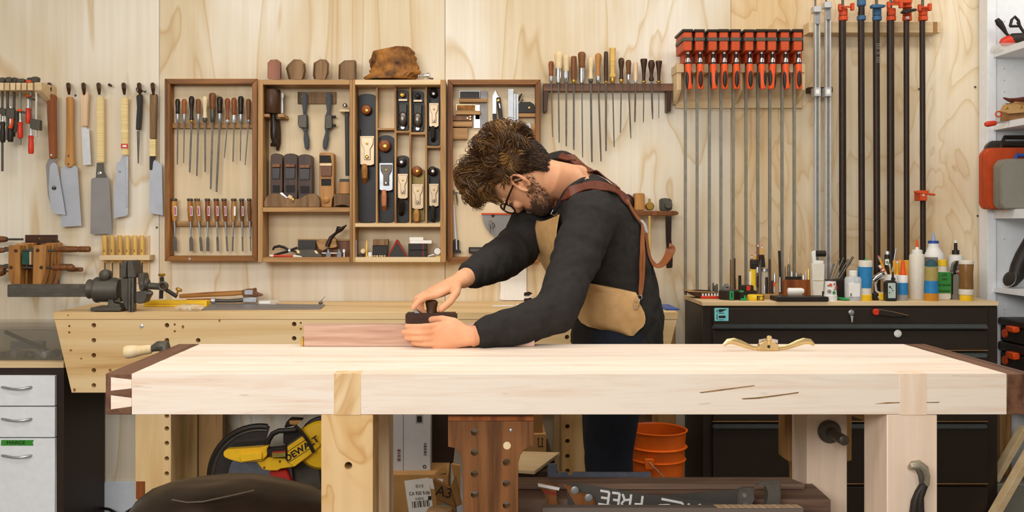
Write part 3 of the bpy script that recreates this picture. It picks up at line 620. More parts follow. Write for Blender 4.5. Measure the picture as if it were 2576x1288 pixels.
# ================================================================== wall, left: rack of bamboo-handled carving tools
cr_ = thing('carving_tool_rack', 'pale wooden rack holding six bamboo-handled carving tools', 'rack', P(313, 712, DW))
part(B().pb(252, 376, 592, 712, DW-.008, DW-.0005), 'back_board', 'lightwood_z', cr_, .001)
part(B().pb(249, 376, 642, 654.5, 3.90, DW-.008), 'bar', 'lightwood', cr_, .001)
for i, px in enumerate((264, 283, 302, 321, 340, 358)):
    t = thing('carving_tool', 'bamboo-handled carving tool, '+ORD[i]+' along in the pale rack behind the vise', 'carving tool', P(px, 700, 3.925), 'carving tools in the pale rack')
    part(B().vt([(px-1, 592, 4.3), (px-1, 594, 5.5), (px, 615, 6.1), (px, 641.5, 5.2), (px, 655, 3.4), (px, 660, 3.2)], 3.925, 12), 'handle', 'bamboo', t)
    part(B().vt([(px, 656, 2), (px, 690, 1.6), (px, 702, 1.4)], 3.925, 8), 'blade', 'darksteel', t)
    text('|||', .012, 'burned_mark', 'midwood', t, P(px, 630, 3.925)-Vector((0, .0104, 0)), sx=.4)

# ================================================================== tool cabinet: two doors and two deep bays
def door(label, x0, x1, y0, y1, d=3.905):
    t = thing('cabinet_door', label, 'cabinet door', P((x0+x1)/2, y1, d), 'open doors of the tool cabinet'); w_ = 13
    part(B().poly([(x0, y0), (x1, y0), (x1-w_, y0+w_), (x0+w_, y0+w_)], d, DW-.002), 'rail', 'door_x', t, .0015)
    part(B().poly([(x0+w_, y1-w_), (x1-w_, y1-w_), (x1, y1), (x0, y1)], d, DW-.002), 'rail', 'door_x', t, .0015)
    part(B().poly([(x0, y0), (x0+w_, y0+w_), (x0+w_, y1-w_), (x0, y1)], d, DW-.002), 'stile', 'door_z', t, .0015)
    part(B().poly([(x1-w_, y0+w_), (x1, y0), (x1, y1), (x1-w_, y1-w_)], d, DW-.002), 'stile', 'door_z', t, .0015)
    part(B().pb(x0+3, x1-3, y0+3, y1-3, DW-.008, DW-.001), 'panel', 'panel', t); return t
dA = door('open cabinet door on the left racked with files above and chisels below', 414, 647, 198, 657)
dB = door('open cabinet door behind the man, hung with squares and layout tools', 1126, 1360, 200, 660)
part(B().lathe(P(477, 651, 3.905), (0, -1, 0), [(0, .005), (.001, .005)], 12), 'plug', 'steel', dA)
dr_ = 3.9395
for (ya, yb, nm) in ((309, 322, 'a'), (556, 569, 'b')):
    part(B().pb(426, 635, ya, yb, dr_, DW-.01), 'tool_rail', 'oak_x', dA, .0012)
def handtool(name, label, cat, group, hx, hw, y0, yf, ys, tipx, tipy, bw, hm, fm, shape='file', d=3.925, bm_='darksteel', tipw=None, fl=1.):
    """turned handle, ferrule and blade hanging straight down through a rail"""
    t = thing(name, label, cat, P(tipx, tipy, d), group); q = yf-y0
    if shape == 'ball': pr = [(0, .35), (.02, .62), (.08, .95), (.2, 1), (.38, .82), (.62, .58), (.85, .62), (.97, .78), (1, .7)]
    elif shape == 'straight': pr = [(0, .7), (.03, .95), (.3, 1), (.7, 1), (1, .9)]
    elif shape == 'flare': pr = [(0, .9), (.04, 1), (.12, .95), (.4, .66), (.7, .48), (1, .45)]
    elif shape == 'skittle': pr = [(0, .35), (.03, .7), (.15, .95), (.28, .95), (.5, .62), (.72, .42), (.8, .55), (.9, .75), (1, .6)]
    elif shape == 'beads': pr = [(0, .95), (.04, 1), (.08, .9), (.4, .82), (.42, .9), (.45, .82), (.55, .8), (.56, .9), (.6, .8), (.85, .75), (.88, 1), (.96, 1), (1, .7)]
    else: pr = [(0, .45), (.03, .75), (.12, .97), (.25, 1), (.5, .88), (.75, .8), (.95, .82), (1, .7)]
    part(B().vt([(hx, y0+q*a, hw*r) for a, r in pr], d, 14), 'handle', hm, t)
    if fm: part(B().vt([(hx, yf-.5, hw*.72), (hx, yf+(ys-yf)*.5, hw*.74), (hx, ys-1, hw*.6), (hx, ys, hw*.5)], d, 12), 'ferrule', fm, t)
    a, e = P(hx, ys-2, d), P(tipx, tipy, d); h2 = bw/2*d/F; tw = (bw*.75 if tipw is None else tipw)/2*d/F
    rings = []
    for p, k in ((a, h2), (a.lerp(e, .75), h2), (e, tw)):
        rings.append([p+Vector(o) for o in ((-k, -h2*.6*fl, 0), (k, -h2*.6*fl, 0), (k, h2*.6*fl, 0), (-k, h2*.6*fl, 0))])
    part(B().loft(rings), 'blade', bm_, t); return t
FILES = [(447, 6.2, 249, 287, 308, 446, 414, 3, 'ebony', 'steel', 'file', 'black handle and long ferrule'), (463.6, 6.2, 249, 287, 308, 462, 411, 2.6, 'redwood', 'steel', 'file', 'slim reddish handle'),
 (482, 7.2, 242, 303, 309, 477, 434, 4.4, 'ebony', 'brass', 'ball', 'swelling black handle'), (499, 6.3, 249, 287, 308, 495, 443, 4, 'midwood', 'steel', 'file', 'plain brown handle'),
 (515.7, 8, 242, 297, 308, 516, 433, 4.2, 'cream', 'darksteel', 'ball', 'cream handle and grey collar'), (534.8, 9, 234, 275, 308, 530, 476, 4.6, 'midwood', 'darksteel', 'file', 'large mottled brown handle'),
 (553, 7.8, 243.6, 286, 308, 544.6, 483, 5, 'ebony', 'steel', 'file', 'stout black handle, the longest of the row'), (572.4, 6.8, 247, 302, 309, 564.4, 397, 2.8, 'redwood', 'bright', 'ball', 'bulbous reddish handle'),
 (588.8, 6.8, 246, 290, 309, 586, 407, 3.4, 'redwood', 'bright', 'file', 'rosewood handle and bright ferrule'), (606, 7.4, 242, 288, 309, 604.4, 404.6, 3, 'ebony', 'steel', 'file', 'black handle near the hinge side'),
 (625.4, 6.5, 249, 302, 309, 616.6, 415, 2.8, 'midwood', 'steel', 'file', 'brown handle, last beside the hinges')]
for (hx, hw, y0, yf, ys, tx, ty, bw, hm, fm, sh, lab) in FILES:
    handtool('file', 'file with '+lab+', racked in the cabinet door', 'file', 'files in the cabinet door', hx, hw, y0, yf, ys, tx, ty, bw, hm, fm, sh, 3.922)
CH = [(438, 7.5, 440.7, 9, 'honey_x', 'widest blade, alone at the outer end'), (478, 7, 481.5, 9, 'honey_x', 'broad blade and tan handle'), (496, 7, 507, 6.5, 'honey_x', 'tan handle, leaning over'), (522, 6.5, 523, 7.5, 'redwood', 'upright reddish handle in the middle'),
 (544, 6.5, 548, 5.5, 'redwood', 'dark reddish handle, fifth along'), (563.7, 6.2, 572, 4, 'redwood', 'narrow blade and slanting reddish handle'), (588, 6.5, 585, 3.5, 'honey_x', 'orange tan handle with plain white label'), (608, 5.8, 610.5, 3.2, 'midwood', 'slim brown handle'), (627, 5.2, 630.7, 2, 'midwood', 'slimmest blade, next to the hinges')]
for i, (hx, hw, tx, bw, hm, lab) in enumerate(CH):
    d = 3.926; lean = (tx-hx)*.35
    t = thing('chisel', 'chisel with '+lab+', racked in the cabinet door', 'chisel', P(tx, 632, d), 'chisels in the cabinet door')
    part(B().vt([(hx, 504, hw*.88), (hx+lean*.4, 530, hw), (hx+lean*.9, 550, hw*.85), (hx+lean, 557, hw*.6)], d, 12), 'handle', {'honey_x': 'yellowwood'}.get(hm, hm), t)
    part(B().vt([(hx-lean*.1, 499.5, hw*.9), (hx-lean*.1, 501, hw*1.08), (hx, 505, hw*1.05), (hx, 506, hw*.9)], d, 14), 'hoop', 'darksteel', t)
    part(B().vt([(hx+lean, 556, 3.2), (hx+lean+(tx-hx)*.2, 575, 2.6), (hx+(tx-hx)*.75, 596, 2)], d, 10), 'neck', 'steel', t)
    a, e = P(hx+(tx-hx)*.72, 595, d), P(tx, 632, d); q = d/F
    part(B().loft([[p+Vector((sx*k, sy*.0022, 0)) for sx, sy in ((-1, -1), (1, -1), (1, 1), (-1, 1))] for p, k in ((a, 2.0*q), (a.lerp(e, .2), bw*.5*q), (e, bw*.5*q))]), 'blade', 'darksteel', t)
    if i < 8:
        lb = part(B().poly([(hx+.2, 519), (hx+hw*.75, 519), (hx+hw*.75+lean*.4, 543), (hx+.2+lean*.4, 543)], d-hw*q-.0006, d-hw*q*.4), 'paper_label', 'paper', t)
        if i != 6: part(B().poly([(hx+.9, 521), (hx+hw*.6, 521), (hx+hw*.6+lean*.4, 541), (hx+.9+lean*.4, 541)], d-hw*q-.001, d-hw*q-.0004), 'label_print', mat('magenta_print', '#A8446A', .6), lb)

# ---- the deep middle cabinet
DM = 3.845
cb = thing('tool_cabinet', 'oak wall cabinet with two deep bays full of hand planes', 'cabinet', P(885, 660, DM))
part(B().pb(660, 1109, 212, 646, DW-.012, DW-.001), 'back_panel', 'panel', cb)
for (a, b_) in ((648.5, 661), (879.5, 886), (886.5, 893), (1108, 1121.5)):
    part(B().pb(a, b_, 200.5, 659.5, DM, DW-.001), 'upright', 'oak_z', cb, .001)
for (a, b_, ya, yb, m) in ((661, 879.5, 200.5, 213, 'oak_x'), (893, 1108, 200.5, 213, 'lightwood'), (661, 879.5, 647, 659.5, 'oak_x'), (893, 1108, 647, 659.5, 'lightwood'), (661, 879.5, 521.5, 533, 'oak_x'), (893, 1108, 561.5, 571, 'lightwood')):
    part(B().pb(a, b_, ya, yb, DM+.001, DW-.012), 'shelf', m, cb, .001)
for px in (947.5, 994.5, 1032, 1072):
    part(B().pb(px-2.4, px+2.4, 214, 561, 3.90, DW-.012), 'divider', 'oak_z', cb, .0006)
for (a, b_, y) in ((950, 992, 324), (997, 1029.5, 331), (1034.5, 1069.5, 335), (1074.5, 1107, 369)):
    part(B().pb(a, b_, y-2, y+3, 3.90, DW-.012), 'divider', 'oak_x', cb, .0006)
# bench planes standing on end in the right bay
def rect_round(x0, x1, y0, y1, r):
    o = []
    for cx_, cy_, a0 in ((x1-r, y0+r*.5, -90), (x1-2, y1-2, 0), (x0+2, y1-2, 90), (x0+r, y0+r*.5, 180)):
        pass
    k = 7; top = [(x0+(x1-x0)*(.5-.5*math.cos(PI*i/k)), y0+r*(1-math.sin(PI*i/k))) for i in range(k+1)]
    bot = [(x1-(x1-x0)*(.5-.5*math.cos(PI*i/k)), y1-r*.5*(1-math.sin(PI*i/k))) for i in range(k+1)]
    return top+bot
def plane(label, x0, x1, y0, y1, knob, cap, tote, bodym, knobm, capm, totem, back=DW-.013, sole=.012, nose=7, sides=None, chrome=True, capshape='long'):
    d = back-sole
    t = thing('hand_plane', label, 'hand plane', P((x0+x1)/2, y1, back-.02), 'hand planes in the cabinet')
    part(B().poly(rect_round(x0, x1, y0, y1, nose), d, back), 'sole', bodym, t, .001)
    xm = (x0+x1)/2; q = d/F
    for s in (x0+.8, x1-2.6): part(B().poly([(s, cap[0]-22), (s+1.8, cap[0]-22), (s+1.8, cap[1]+8), (s, cap[1]+8)], d-.03, d+.001), 'cheek', sides or bodym, t, .0004)
    if knob:
        kx, ky, r = knob; r *= q
        part(B().lathe(P(kx, ky, d), (0, -1, 0), [(0, r*.72), (.006, r*.6), (.016, r*.85), (.026, r), (.036, r*.85), (.042, r*.4), (.043, r*.1)], 18), 'knob', knobm, t)
        part(B().lathe(P(kx, ky, d-.041), (0, -1, 0), [(0, r*.34), (.003, r*.3), (.004, r*.1)], 12), 'knob_screw', 'brass' if knobm != 'ebony' else 'bright', t)
    w_ = (x1-x0)*.42
    if cap:
        a, e = cap; L = e-a
        ir = part(B().poly([(xm-w_, a-4), (xm+w_, a-4), (xm+w_*.98, e-L*.02), (xm+w_*.55, e+2), (xm-w_*.55, e+2), (xm-w_*.98, e-L*.02)], d-.036, d-.002), 'blade_iron', capm if capshape == 'long' else 'steel', t, .001)
        cp = part(B().poly([(xm-w_*.86, a), (xm+w_*.86, a), (xm+w_*.8, a+L*.25), (xm+w_*.42, a+L*.42), (xm+w_*.42, a+L*.82), (xm-w_*.42, a+L*.82), (xm-w_*.42, a+L*.42), (xm-w_*.8, a+L*.25)], d-.044, d-.034), 'lever_cap', capm, t, .0015)
        part(B().lathe(P(xm, a+L*.22, d-.043), (0, -1, 0), [(0, w_*.17*q), (.003, w_*.17*q), (.004, w_*.1*q)], 12), 'cap_screw', 'brass', cp)
        part(B().lathe(P(xm, a+L*.72, d-.042), (0, -1, 0), [(0, w_*.26*q), (.007, w_*.26*q), (.011, w_*.12*q)], 14), 'cam', 'chrome' if chrome else 'brass', cp)
    if tote:
        tx, a, e, r = tote
        part(B().tube([P(tx, a, d-.036), P(tx, a+(e-a)*.35, d-.05), P(tx, e-r*.4, d-.045), P(tx+1, e+4, d-.015), P(tx+1, e+8, d+.001)], [r*.8*q, r*q, r*.95*q, r*.85*q, r*q], 12), 'tote', totem, t)
    return t
plane('longest jointer plane with round brown knob filling the first bay', 902, 945, 236, 560, (923, 278, 13), (346, 414), (917, 416, 446, 8), 'japanned', 'redwood', 'bronze', 'yellowwood', chrome=False)
plane('jack plane with large red knob and bright steel cap in the second bay', 951, 991.5, 340, 560, (969, 368, 15.5), (414, 478), (966, 480, 517, 7), 'japanned', 'redwood', 'darksteel', 'totepink', capshape='x', nose=12)
plane('small plane with tan cap at the top of the last bay', 1077, 1106, 222, 366, (1091, 236, 11), (263, 318), (1089, 320, 345, 6), 'japanned', 'ebony', 'bronze', 'dk_tin')
plane('smoothing plane with black knob and tan cap in the third bay', 998, 1028.5, 391, 560, (1010, 408, 12.5), (441, 498), (1009, 505, 530, 6.5), 'japanned', 'ebony', 'bronze', 'ebony')
plane('bronze-bodied smoothing plane with brown knob in the fourth bay', 1033.5, 1068, 425, 556, (1050, 431, 13), (467, 524), (1048, 530, 554, 7.5), 'oldbronze', 'redwood', 'bronze', 'yellowwood', sides='oldbronze', nose=4)
plane('smoothing plane with black knob at the bottom of the last bay', 1077, 1106, 421, 558, (1089, 431, 12), (466, 518), (1089, 520, 546, 6), 'japanned', 'ebony', 'bronze', 'dk_tin')
for (x0, x1, y0, y1, lab, m) in ((999, 1028, 227, 328, 'black block plane with brass front knob in the third bay', 'chrome'), (1036, 1066, 229, 331, 'dark block plane with plain domed cap in the fourth bay', 'darksteel')):
    d = DW-.025; xm = (x0+x1)/2; q = d/F
    t = thing('block_plane', lab, 'block plane', P(xm, y1, d), 'block planes in the cabinet')
    part(B().poly(rect_round(x0, x1, y0, y1, 4), d, DW-.013), 'sole', 'japanned', t, .001)
    for s in (x0+.5, x1-2.5): part(B().poly([(s, y0+30), (s+2, y0+30), (s+2, y1-10), (s, y1-10)], d-.022, d), 'cheek', 'japanned', t)
    part(B().poly([(xm-11, y0+22), (xm+11, y0+22), (xm+11, y0+27), (xm-11, y0+27)], d-.018, d), 'mouth_plate', 'bronze', t, .0005)
    part(B().poly([(xm-10, y0+34), (xm+10, y0+34), (xm+9, y0+60), (xm-9, y0+60)], d-.026, d), 'blade_iron', 'dk_tin', t, .001)
    part(B().sph(P(xm, y0+72, d-.022), (12*q, .014, 19*q), 14, 8), 'lever_cap', mat('nickel_cap', '#6F675E', .28, .8), t)
    part(B().lathe(P(xm, y0+13, d), (0, -1, 0), [(0, 5*q), (.012, 5*q), (.016, 7*q), (.022, 6*q), (.024, 2*q)], 12), 'front_knob', 'brass' if m == 'chrome' else 'japanned', t)
    part(B().lathe(P(xm, y1-7, d), (0, -1, 0), [(0, 5*q), (.008, 6*q), (.012, 5*q)], 12), 'adjuster', 'steel', t)
# left bay, upper
mh = thing('carvers_mallet', 'dark round-headed wooden mallet hung in a little shelf in the cabinet', 'mallet', P(690, 368, 3.90))
part(B().vt([(685.5, 226, 19.5), (685.5, 228, 20.5), (685.5, 284, 20.5), (685.5, 286, 19)], 3.895, 20), 'head', 'darkwood', mh)
part(B().vt([(688, 286, 6), (688, 300, 7), (690, 322, 10), (690, 345, 9.5), (691, 358, 7), (690, 362, 10), (689, 369, 8)], 3.895, 14), 'handle', 'ebony', mh)
hs = thing('mallet_holder', 'small wooden shelf bracket cradling the dark mallet in the cabinet', 'holder', P(690, 296, 3.86))
part(B().pb(661, 678, 286.5, 294.5, 3.865, DW-.013).pb(699, 714, 286.5, 294.5, 3.865, DW-.013), 'shelf', 'oak_x', hs, .0008)
part(B().pb(700, 722, 294.7, 299, 3.92, DW-.013), 'cleat', 'oak_x', hs)
one(B().vt([(698, 300, 5), (700, 330, 7), (701, 360, 6), (699, 375, 4), (698, 379, 3)], 3.94, 12), 'awl_handle', 'darkwood', 'dark turned awl handle hanging behind the mallet', 'awl')
one(B().vt([(709.5, 246, 3), (709.5, 285, 3)], 3.91, 10).pb(707, 713, 234, 246, 3.905, 3.915), 'glue_tube', 'whiteplastic', 'slim white tube standing beside the dark mallet head', 'tube')
sb = thing('spokeshave_board', 'brown board screwed in the cabinet from which two spokeshaves hang', 'board', P(797, 262, DW-.013))
part(B().pb(748.5, 845, 231, 261, DW-.024, DW-.013), 'board', 'grey_block', sb, .001)
for x in (762, 822): part(B().lathe(P(x, 243, DW-.024), (0, -1, 0), [(0, .003), (.014, .003), (.015, .002)], 8), 'pin', 'brass', sb)
for lab, o, body, xs_ in (('black iron spokeshave with square body hung first on the brown board', [(757, 240), (764, 231), (773, 236), (773, 262), (769, 284), (774, 292), (776, 325), (773, 330), (778, 350), (778, 370), (772, 379), (766, 372), (763, 350), (764, 330), (758, 324), (763, 318), (763, 294), (760, 270)], [(749, 290), (771, 288), (772, 322), (752, 321), (749, 312)], 0),
                     ('black iron spokeshave with twin adjusting knobs hung second on the brown board', [(817, 240), (824, 231), (834, 236), (834, 262), (831, 284), (833, 292), (831, 325), (826, 330), (827, 350), (823, 370), (817, 379), (811, 372), (812, 355), (818, 332), (816, 320), (817, 294), (822, 280)], [(817, 290), (834, 288), (836, 322), (818, 325)], 1)):
    t = thing('spokeshave', lab, 'spokeshave', P(o[0][0]+8, 379, DW-.035), 'spokeshaves in the cabinet')
    part(B().poly(o, DW-.042, DW-.028), 'handles', 'japanned', t, .004, seg=2)
    part(B().poly(body, DW-.052, DW-.026), 'body', 'iron', t, .002)
    if xs_:
        for y in (294, 316): part(B().cyl(P(833, y, DW-.04), P(845, y, DW-.04), .006, seg=10), 'adjusting_knob', 'black', t)
rd = thing('ball_headed_rod', 'black rod with shiny white ball end hung at the cabinet bay edge', 'rod', P(873, 442, 3.90))
part(B().poly([(867, 282), (877, 282), (878, 442), (869, 442)], 3.90, 3.912), 'rod', 'black', rd, .002)
part(B().sph(P(868, 266, 3.90), .0105), 'ball', 'chrome', rd)
one(B().pb(853, 879, 275, 281, 3.89, DW-.013), 'rod_bracket', 'lightwood', 'little pale ledge carrying the ball-headed rod', 'bracket', bev=.0006)
for i, (x0, x1, y0, y1, lab, m) in enumerate(((681, 710, 386, 492, 'darkest wooden plane standing first in the row of three', 'darkwood'), (714, 748, 386, 495, 'brown wooden plane standing in the middle of the row of three', 'darkwood'), (750, 785, 388, 497, 'dark wooden plane standing last in the row of three', 'darkwood'))):
    d = 3.90; t = thing('wooden_plane', lab, 'wooden plane', P((x0+x1)/2, 521, d+.02), 'wooden planes in the cabinet')
    k = 6; o = [(x0+(x1-x0)*(.5-.5*math.cos(PI*j/k)), y0+7*(1-math.sin(PI*j/k))) for j in range(k+1)]+[(x1+1, 470), (x1-1, 521), (x0+1, 521), (x0-1, 470)]
    part(B().poly(o, d, d+.05), 'body', m, t, .002)
    part(B().poly([(x0+3, y0+26), (x1-6, y0+26), (x1-6, y0+35), (x0+3, y0+35)], d-.012, d+.002), 'wedge', 'midwood', t, .002)
    part(B().poly([(x0+3, y0+36), (x1-6, y0+36), (x1-7, y0+64), (x0+4, y0+64)], d-.006, d+.002), 'iron', 'ebony', t, .001)
    part(B().poly([(x0+5, y0+80), (x1-7, y0+80), (x1-7, y0+98), (x0+5, y0+98)], d-.003, d+.002), 'throat', 'inkdark', t)
t = thing('wooden_plane', 'bright orange-brown wooden plane with round wedge standing on the cabinet shelf', 'wooden plane', P(822, 521, 3.9), 'wooden planes in the cabinet'); d = 3.885
part(B().poly([(803, 388), (806, 384), (836, 384), (840, 388), (840, 492), (836, 500), (834, 521), (808, 521), (806, 500), (803, 490)], d, d+.05), 'body', 'yellowwood', t, .002)
part(B().poly([(804, 391), (831, 391), (834, 409), (804, 409)], d-.004, d+.01), 'slot', 'inkdark', t)
part(B().poly([(804, 411), (834, 411), (834, 417), (804, 417)], d-.014, d+.01), 'wedge', 'cream', t, .001)
part(B().poly([(806, 417), (834, 417), (833, 443), (807, 443)], d-.012, d+.002), 'iron', 'midwood', t, .001)
part(B().poly([(808, 450), (833, 450), (833, 467), (808, 467)], d-.0015, d+.002), 'throat', 'inkdark', t)
part(B().lathe(P(821, 503, d), (0, -1, 0), [(0, .013), (.01, .013), (.013, .009)], 16), 'horn', 'honey_x', t)
t = thing('wooden_plane', 'short tan wooden plane with hollow sole beside the orange plane', 'wooden plane', P(859, 521, 3.9), 'wooden planes in the cabinet'); d = 3.87
part(B().poly([(840, 488), (879, 488), (879, 521), (873, 517), (860, 515), (846, 518), (840, 521)], d, d+.06), 'body', 'grey_block', t, .0015)
part(B().poly([(848, 487.5), (853, 457), (879, 457), (879, 487.5)], d+.012, d+.055), 'stock', 'yellowwood', t, .0015)
part(B().poly([(853, 456.5), (855, 450), (879, 450), (879, 456.5)], d+.014, d+.055), 'iron', 'dk_tin', t)
t = thing('coffin_plane', 'low dark walnut plane with scooped top lying before the row of planes', 'wooden plane', P(734, 521, 3.87))
part(B().poly([(664, 521), (664, 508), (668, 497), (676, 490), (686, 487), (700, 487), (712, 492), (722, 499), (735, 502), (752, 500), (764, 494), (776, 488), (790, 487), (799, 493), (804, 505), (804, 521)], 3.855, 3.895), 'body', 'grey_block', t, .0015)
part(B().poly([(704, 486), (709, 484), (723, 497), (719, 499)], 3.86, 3.885), 'blade', 'bright', t)
part(B().lathe(P(737, 503, 3.856), (0, -1, 0), [(0, .007), (.006, .007), (.008, .004)], 12), 'screw', 'brass', t)
part(B().poly([(722, 497), (727, 490), (733, 493), (736, 502)], 3.862, 3.888), 'wedge', 'lightwood', t)
# left bay, lower shelf
d = 3.87
pn_ = thing('marking_pen', 'red and white marking pen lying on the cabinet floor', 'pen', P(720, 647, d))
part(B().cyl(P(688, 643.5, d), P(738, 644.5, d), .0045), 'barrel', 'redplastic', pn_); part(B().cyl(P(738, 644.5, d), P(760, 645, d), .005), 'cap', 'whiteplastic', pn_); part(B().cyl(P(679, 643.2, d), P(688, 643.5, d), .0045), 'tip', 'whiteplastic', pn_)
pl = thing('pliers', 'black-handled pliers lying on the cabinet floor behind the red pen', 'pliers', P(720, 641, 3.90))
for pts in ([(686, 629), (690, 622), (702, 619), (715, 622), (726, 629), (745, 633)], [(690, 641), (706, 637), (722, 633), (735, 628), (748, 623)]):
    part(B().tube([P(x, y, 3.90) for x, y in pts], [.004, .0055, .006, .0055, .005, .003], 8), 'handle', 'black', pl)
part(B().lathe(P(728, 630, 3.895), (0, -1, 0), [(0, .006), (.004, .005)], 10), 'pivot', 'bright', pl)
bx2 = thing('sharpening_box', 'flat brown wooden box at the back of the cabinet floor', 'box', P(815, 646, 3.945))
part(B().pb(749, 879, 606, 646.5, 3.93, DW-.013), 'box', 'midwood', bx2, .001); part(B().pb(748, 879, 601.5, 605.7, 3.928, DW-.013), 'lid', 'oak_x', bx2, .0008)
one(B().poly([(751, 604), (794, 604), (794, 627), (797, 633), (751, 633)], 3.90, 3.912).pb(751, 794, 633, 647, 3.90, 3.92), 'sharpening_stone', 'dk_tin', 'dark grey sharpening stone standing upright in front of the brown box', 'stone', bev=.001)
sv = thing('scraper_plane', 'dark iron scraper body with pale brass ends on the cabinet floor', 'scraper', P(776, 647, 3.87))
part(B().poly([(742, 634), (750, 627), (792, 627), (803, 636), (811, 643), (811, 647.5), (762, 647.5), (744, 641)], 3.865, 3.885), 'body', 'iron', sv, .003); part(B().poly([(745, 630), (752, 629), (755, 637), (748, 637)], 3.862, 3.866).poly([(790, 631), (796, 630), (801, 638), (795, 638)], 3.862, 3.866), 'brass_plate', 'goldbrass', sv)
one(B().poly([(795, 607), (816, 604), (828, 611), (837, 595), (843, 597), (848, 621), (838, 624), (826, 624), (812, 631), (802, 627)], 3.89, 3.905), 'drawknife_sheath', 'oak_x', 'tan wooden sheath lying among dark tools on the cabinet floor', 'sheath', bev=.0015)
one(B().tube([P(823, 620, 3.885), P(832, 598, 3.885), P(846, 586, 3.885), P(853, 576, 3.885), P(861, 575, 3.885), P(872, 566, 3.885)], [.010, .008, .006, .015, .008, .002], 10), 'dark_spatula', 'ebony', 'dark carved handle leaning up to the side of the cabinet bay', 'handle')
hn = thing('honing_guide', 'shiny chrome honing guide on the cabinet floor', 'honing guide', P(838, 646, 3.87))
[part(B().pb(a, a+12, 634, 646.5, 3.865, 3.89), 'jaw', 'chrome', hn, .001) for a in (820, 847)]; part(B().cyl(P(810, 637, 3.877), P(856, 637, 3.877), .003), 'rod', 'chrome', hn); [part(B().pb(a, a+5, 627, 634, 3.87, 3.88), 'post', 'chrome', hn) for a in (823, 850)]
one(B().pb(862, 868, 627, 635, 3.87, 3.88).pb(864, 867, 635, 646.5, 3.873, 3.878), 'square_bit', 'bright', 'tiny bright square-headed bit near the cabinet side', 'bit', bev=.0005)
# right bay, lower shelf
one(B().vt([(895.5, 604, 2.2), (895.5, 646.5, 2.6)], 3.86, 10), 'steel_scriber', 'steel', 'thin steel scriber leaning upright in the corner of the right bay', 'scriber')
one(B().lathe(P(912.5, 632, 3.865), (0, 1, 0), [(0, .0085), (.003, .0105), (.05, .0105)], 14), 'dowel_offcut', 'cream', 'round pale dowel offcut seen end-on in the right bay', 'dowel')
one(B().lathe(P(908, 641, 3.87), (0, 1, 0), [(0, .008), (.05, .008)], 12).pb(901, 919, 640, 646.5, 3.88, 3.91), 'dark_dowel', 'darkwood', 'dark block lying under the pale dowel offcut', 'block')
one(B().poly([(921, 606), (924, 604), (924, 640), (926, 646), (920, 646.5), (920, 620)], 3.88, 3.884), 'brass_file', 'brass', 'thin upright brass strip behind the pale dowel', 'strip')
one(B().pb(925.5, 936, 634.5, 646.5, 3.885, 3.90), 'white_chip', 'paper', 'small white plastic chip next to the dark box', 'chip', bev=.002)
one(B().pb(937, 974, 617.5, 646.5, 3.875, 3.92), 'black_hinged_box', 'black', 'black square box beneath a walnut block in the right bay', 'box', bev=.0012)
one(B().pb(938, 968, 602.5, 617.2, 3.87, 3.92).pb(968.2, 976, 602, 617.2, 3.876, 3.92), 'walnut_block', 'grey_block', 'walnut block resting on the black square box', 'block', bev=.001)
for i in range(6): one(B().lathe(P(936+i*6.3, 644.5, 3.858), (1, .3*(i % 2), 0), [(-.004, .003), (-.003, .0042), (.003, .0042), (.004, .003)], 10), 'brass_ferrule', 'goldbrass', 'tiny brass ferrule, '+ORD[i]+' in the row before the black box', 'ferrule', 'brass ferrules in the right bay')
tr = thing('triangle_stone', 'dark triangular slip with red edges standing in the right bay', 'slip', P(999, 646, 3.875))
part(B().poly([(977, 646.5), (998.5, 607), (1021, 646.5)], 3.875, 3.89), 'face', 'dk_tin', tr); part(B().poly([(974, 646.5), (995, 606), (999, 602), (1003, 606), (1025, 646.5), (1021.5, 646.5), (999, 609), (977.5, 646.5)], 3.873, 3.892), 'edge', 'redline', tr)
for (ya, yb, lab) in ((613, 629, 'upper'), (629.5, 646.5, 'lower')):
    t = thing('black_case', lab+' of two stacked black cases with a red stripe', 'case', P(1049, yb, 3.87), 'stacked black cases')
    part(B().pb(1027, 1074, ya, yb, 3.868, 3.91), 'case', 'black', t, .0015); part(B().pb(1063, 1065.5, ya+1, yb-.5, 3.8672, 3.8685), 'stripe', 'redline', t)
one(B().pb(1031, 1086, 604.5, 612.7, 3.868, 3.90), 'white_card_stack', 'paper', 'wide stack of white cards on the two black cases', 'cards', bev=.0006)
one(B().pb(1030, 1065, 596.5, 604.2, 3.87, 3.90), 'white_tag_stack', 'paper', 'shorter bundle of white tags on top of the white cards', 'tags', bev=.0006)
di = thing('dial_indicator', 'round white-faced dial indicator leaning in the corner of the right bay', 'dial gauge', P(1100, 646, 3.87))
part(B().lathe(P(1100.5, 632, 3.88), (0, -1, 0), [(0, .0165), (.012, .0165), (.014, .0155)], 22), 'bezel', 'chrome', di); part(B().lathe(P(1100.5, 632, 3.866), (0, -1, 0), [(0, .0135), (.0006, .0135)], 20), 'face', 'paper', di)
part(B().cyl(P(1092, 640, 3.875), P(1077, 644.5, 3.875), .0028), 'stem', 'chrome', di); part(B().poly([(1097, 643), (1108, 643), (1110, 646.6), (1095, 646.6)], 3.87, 3.885), 'foot', 'brass', di)

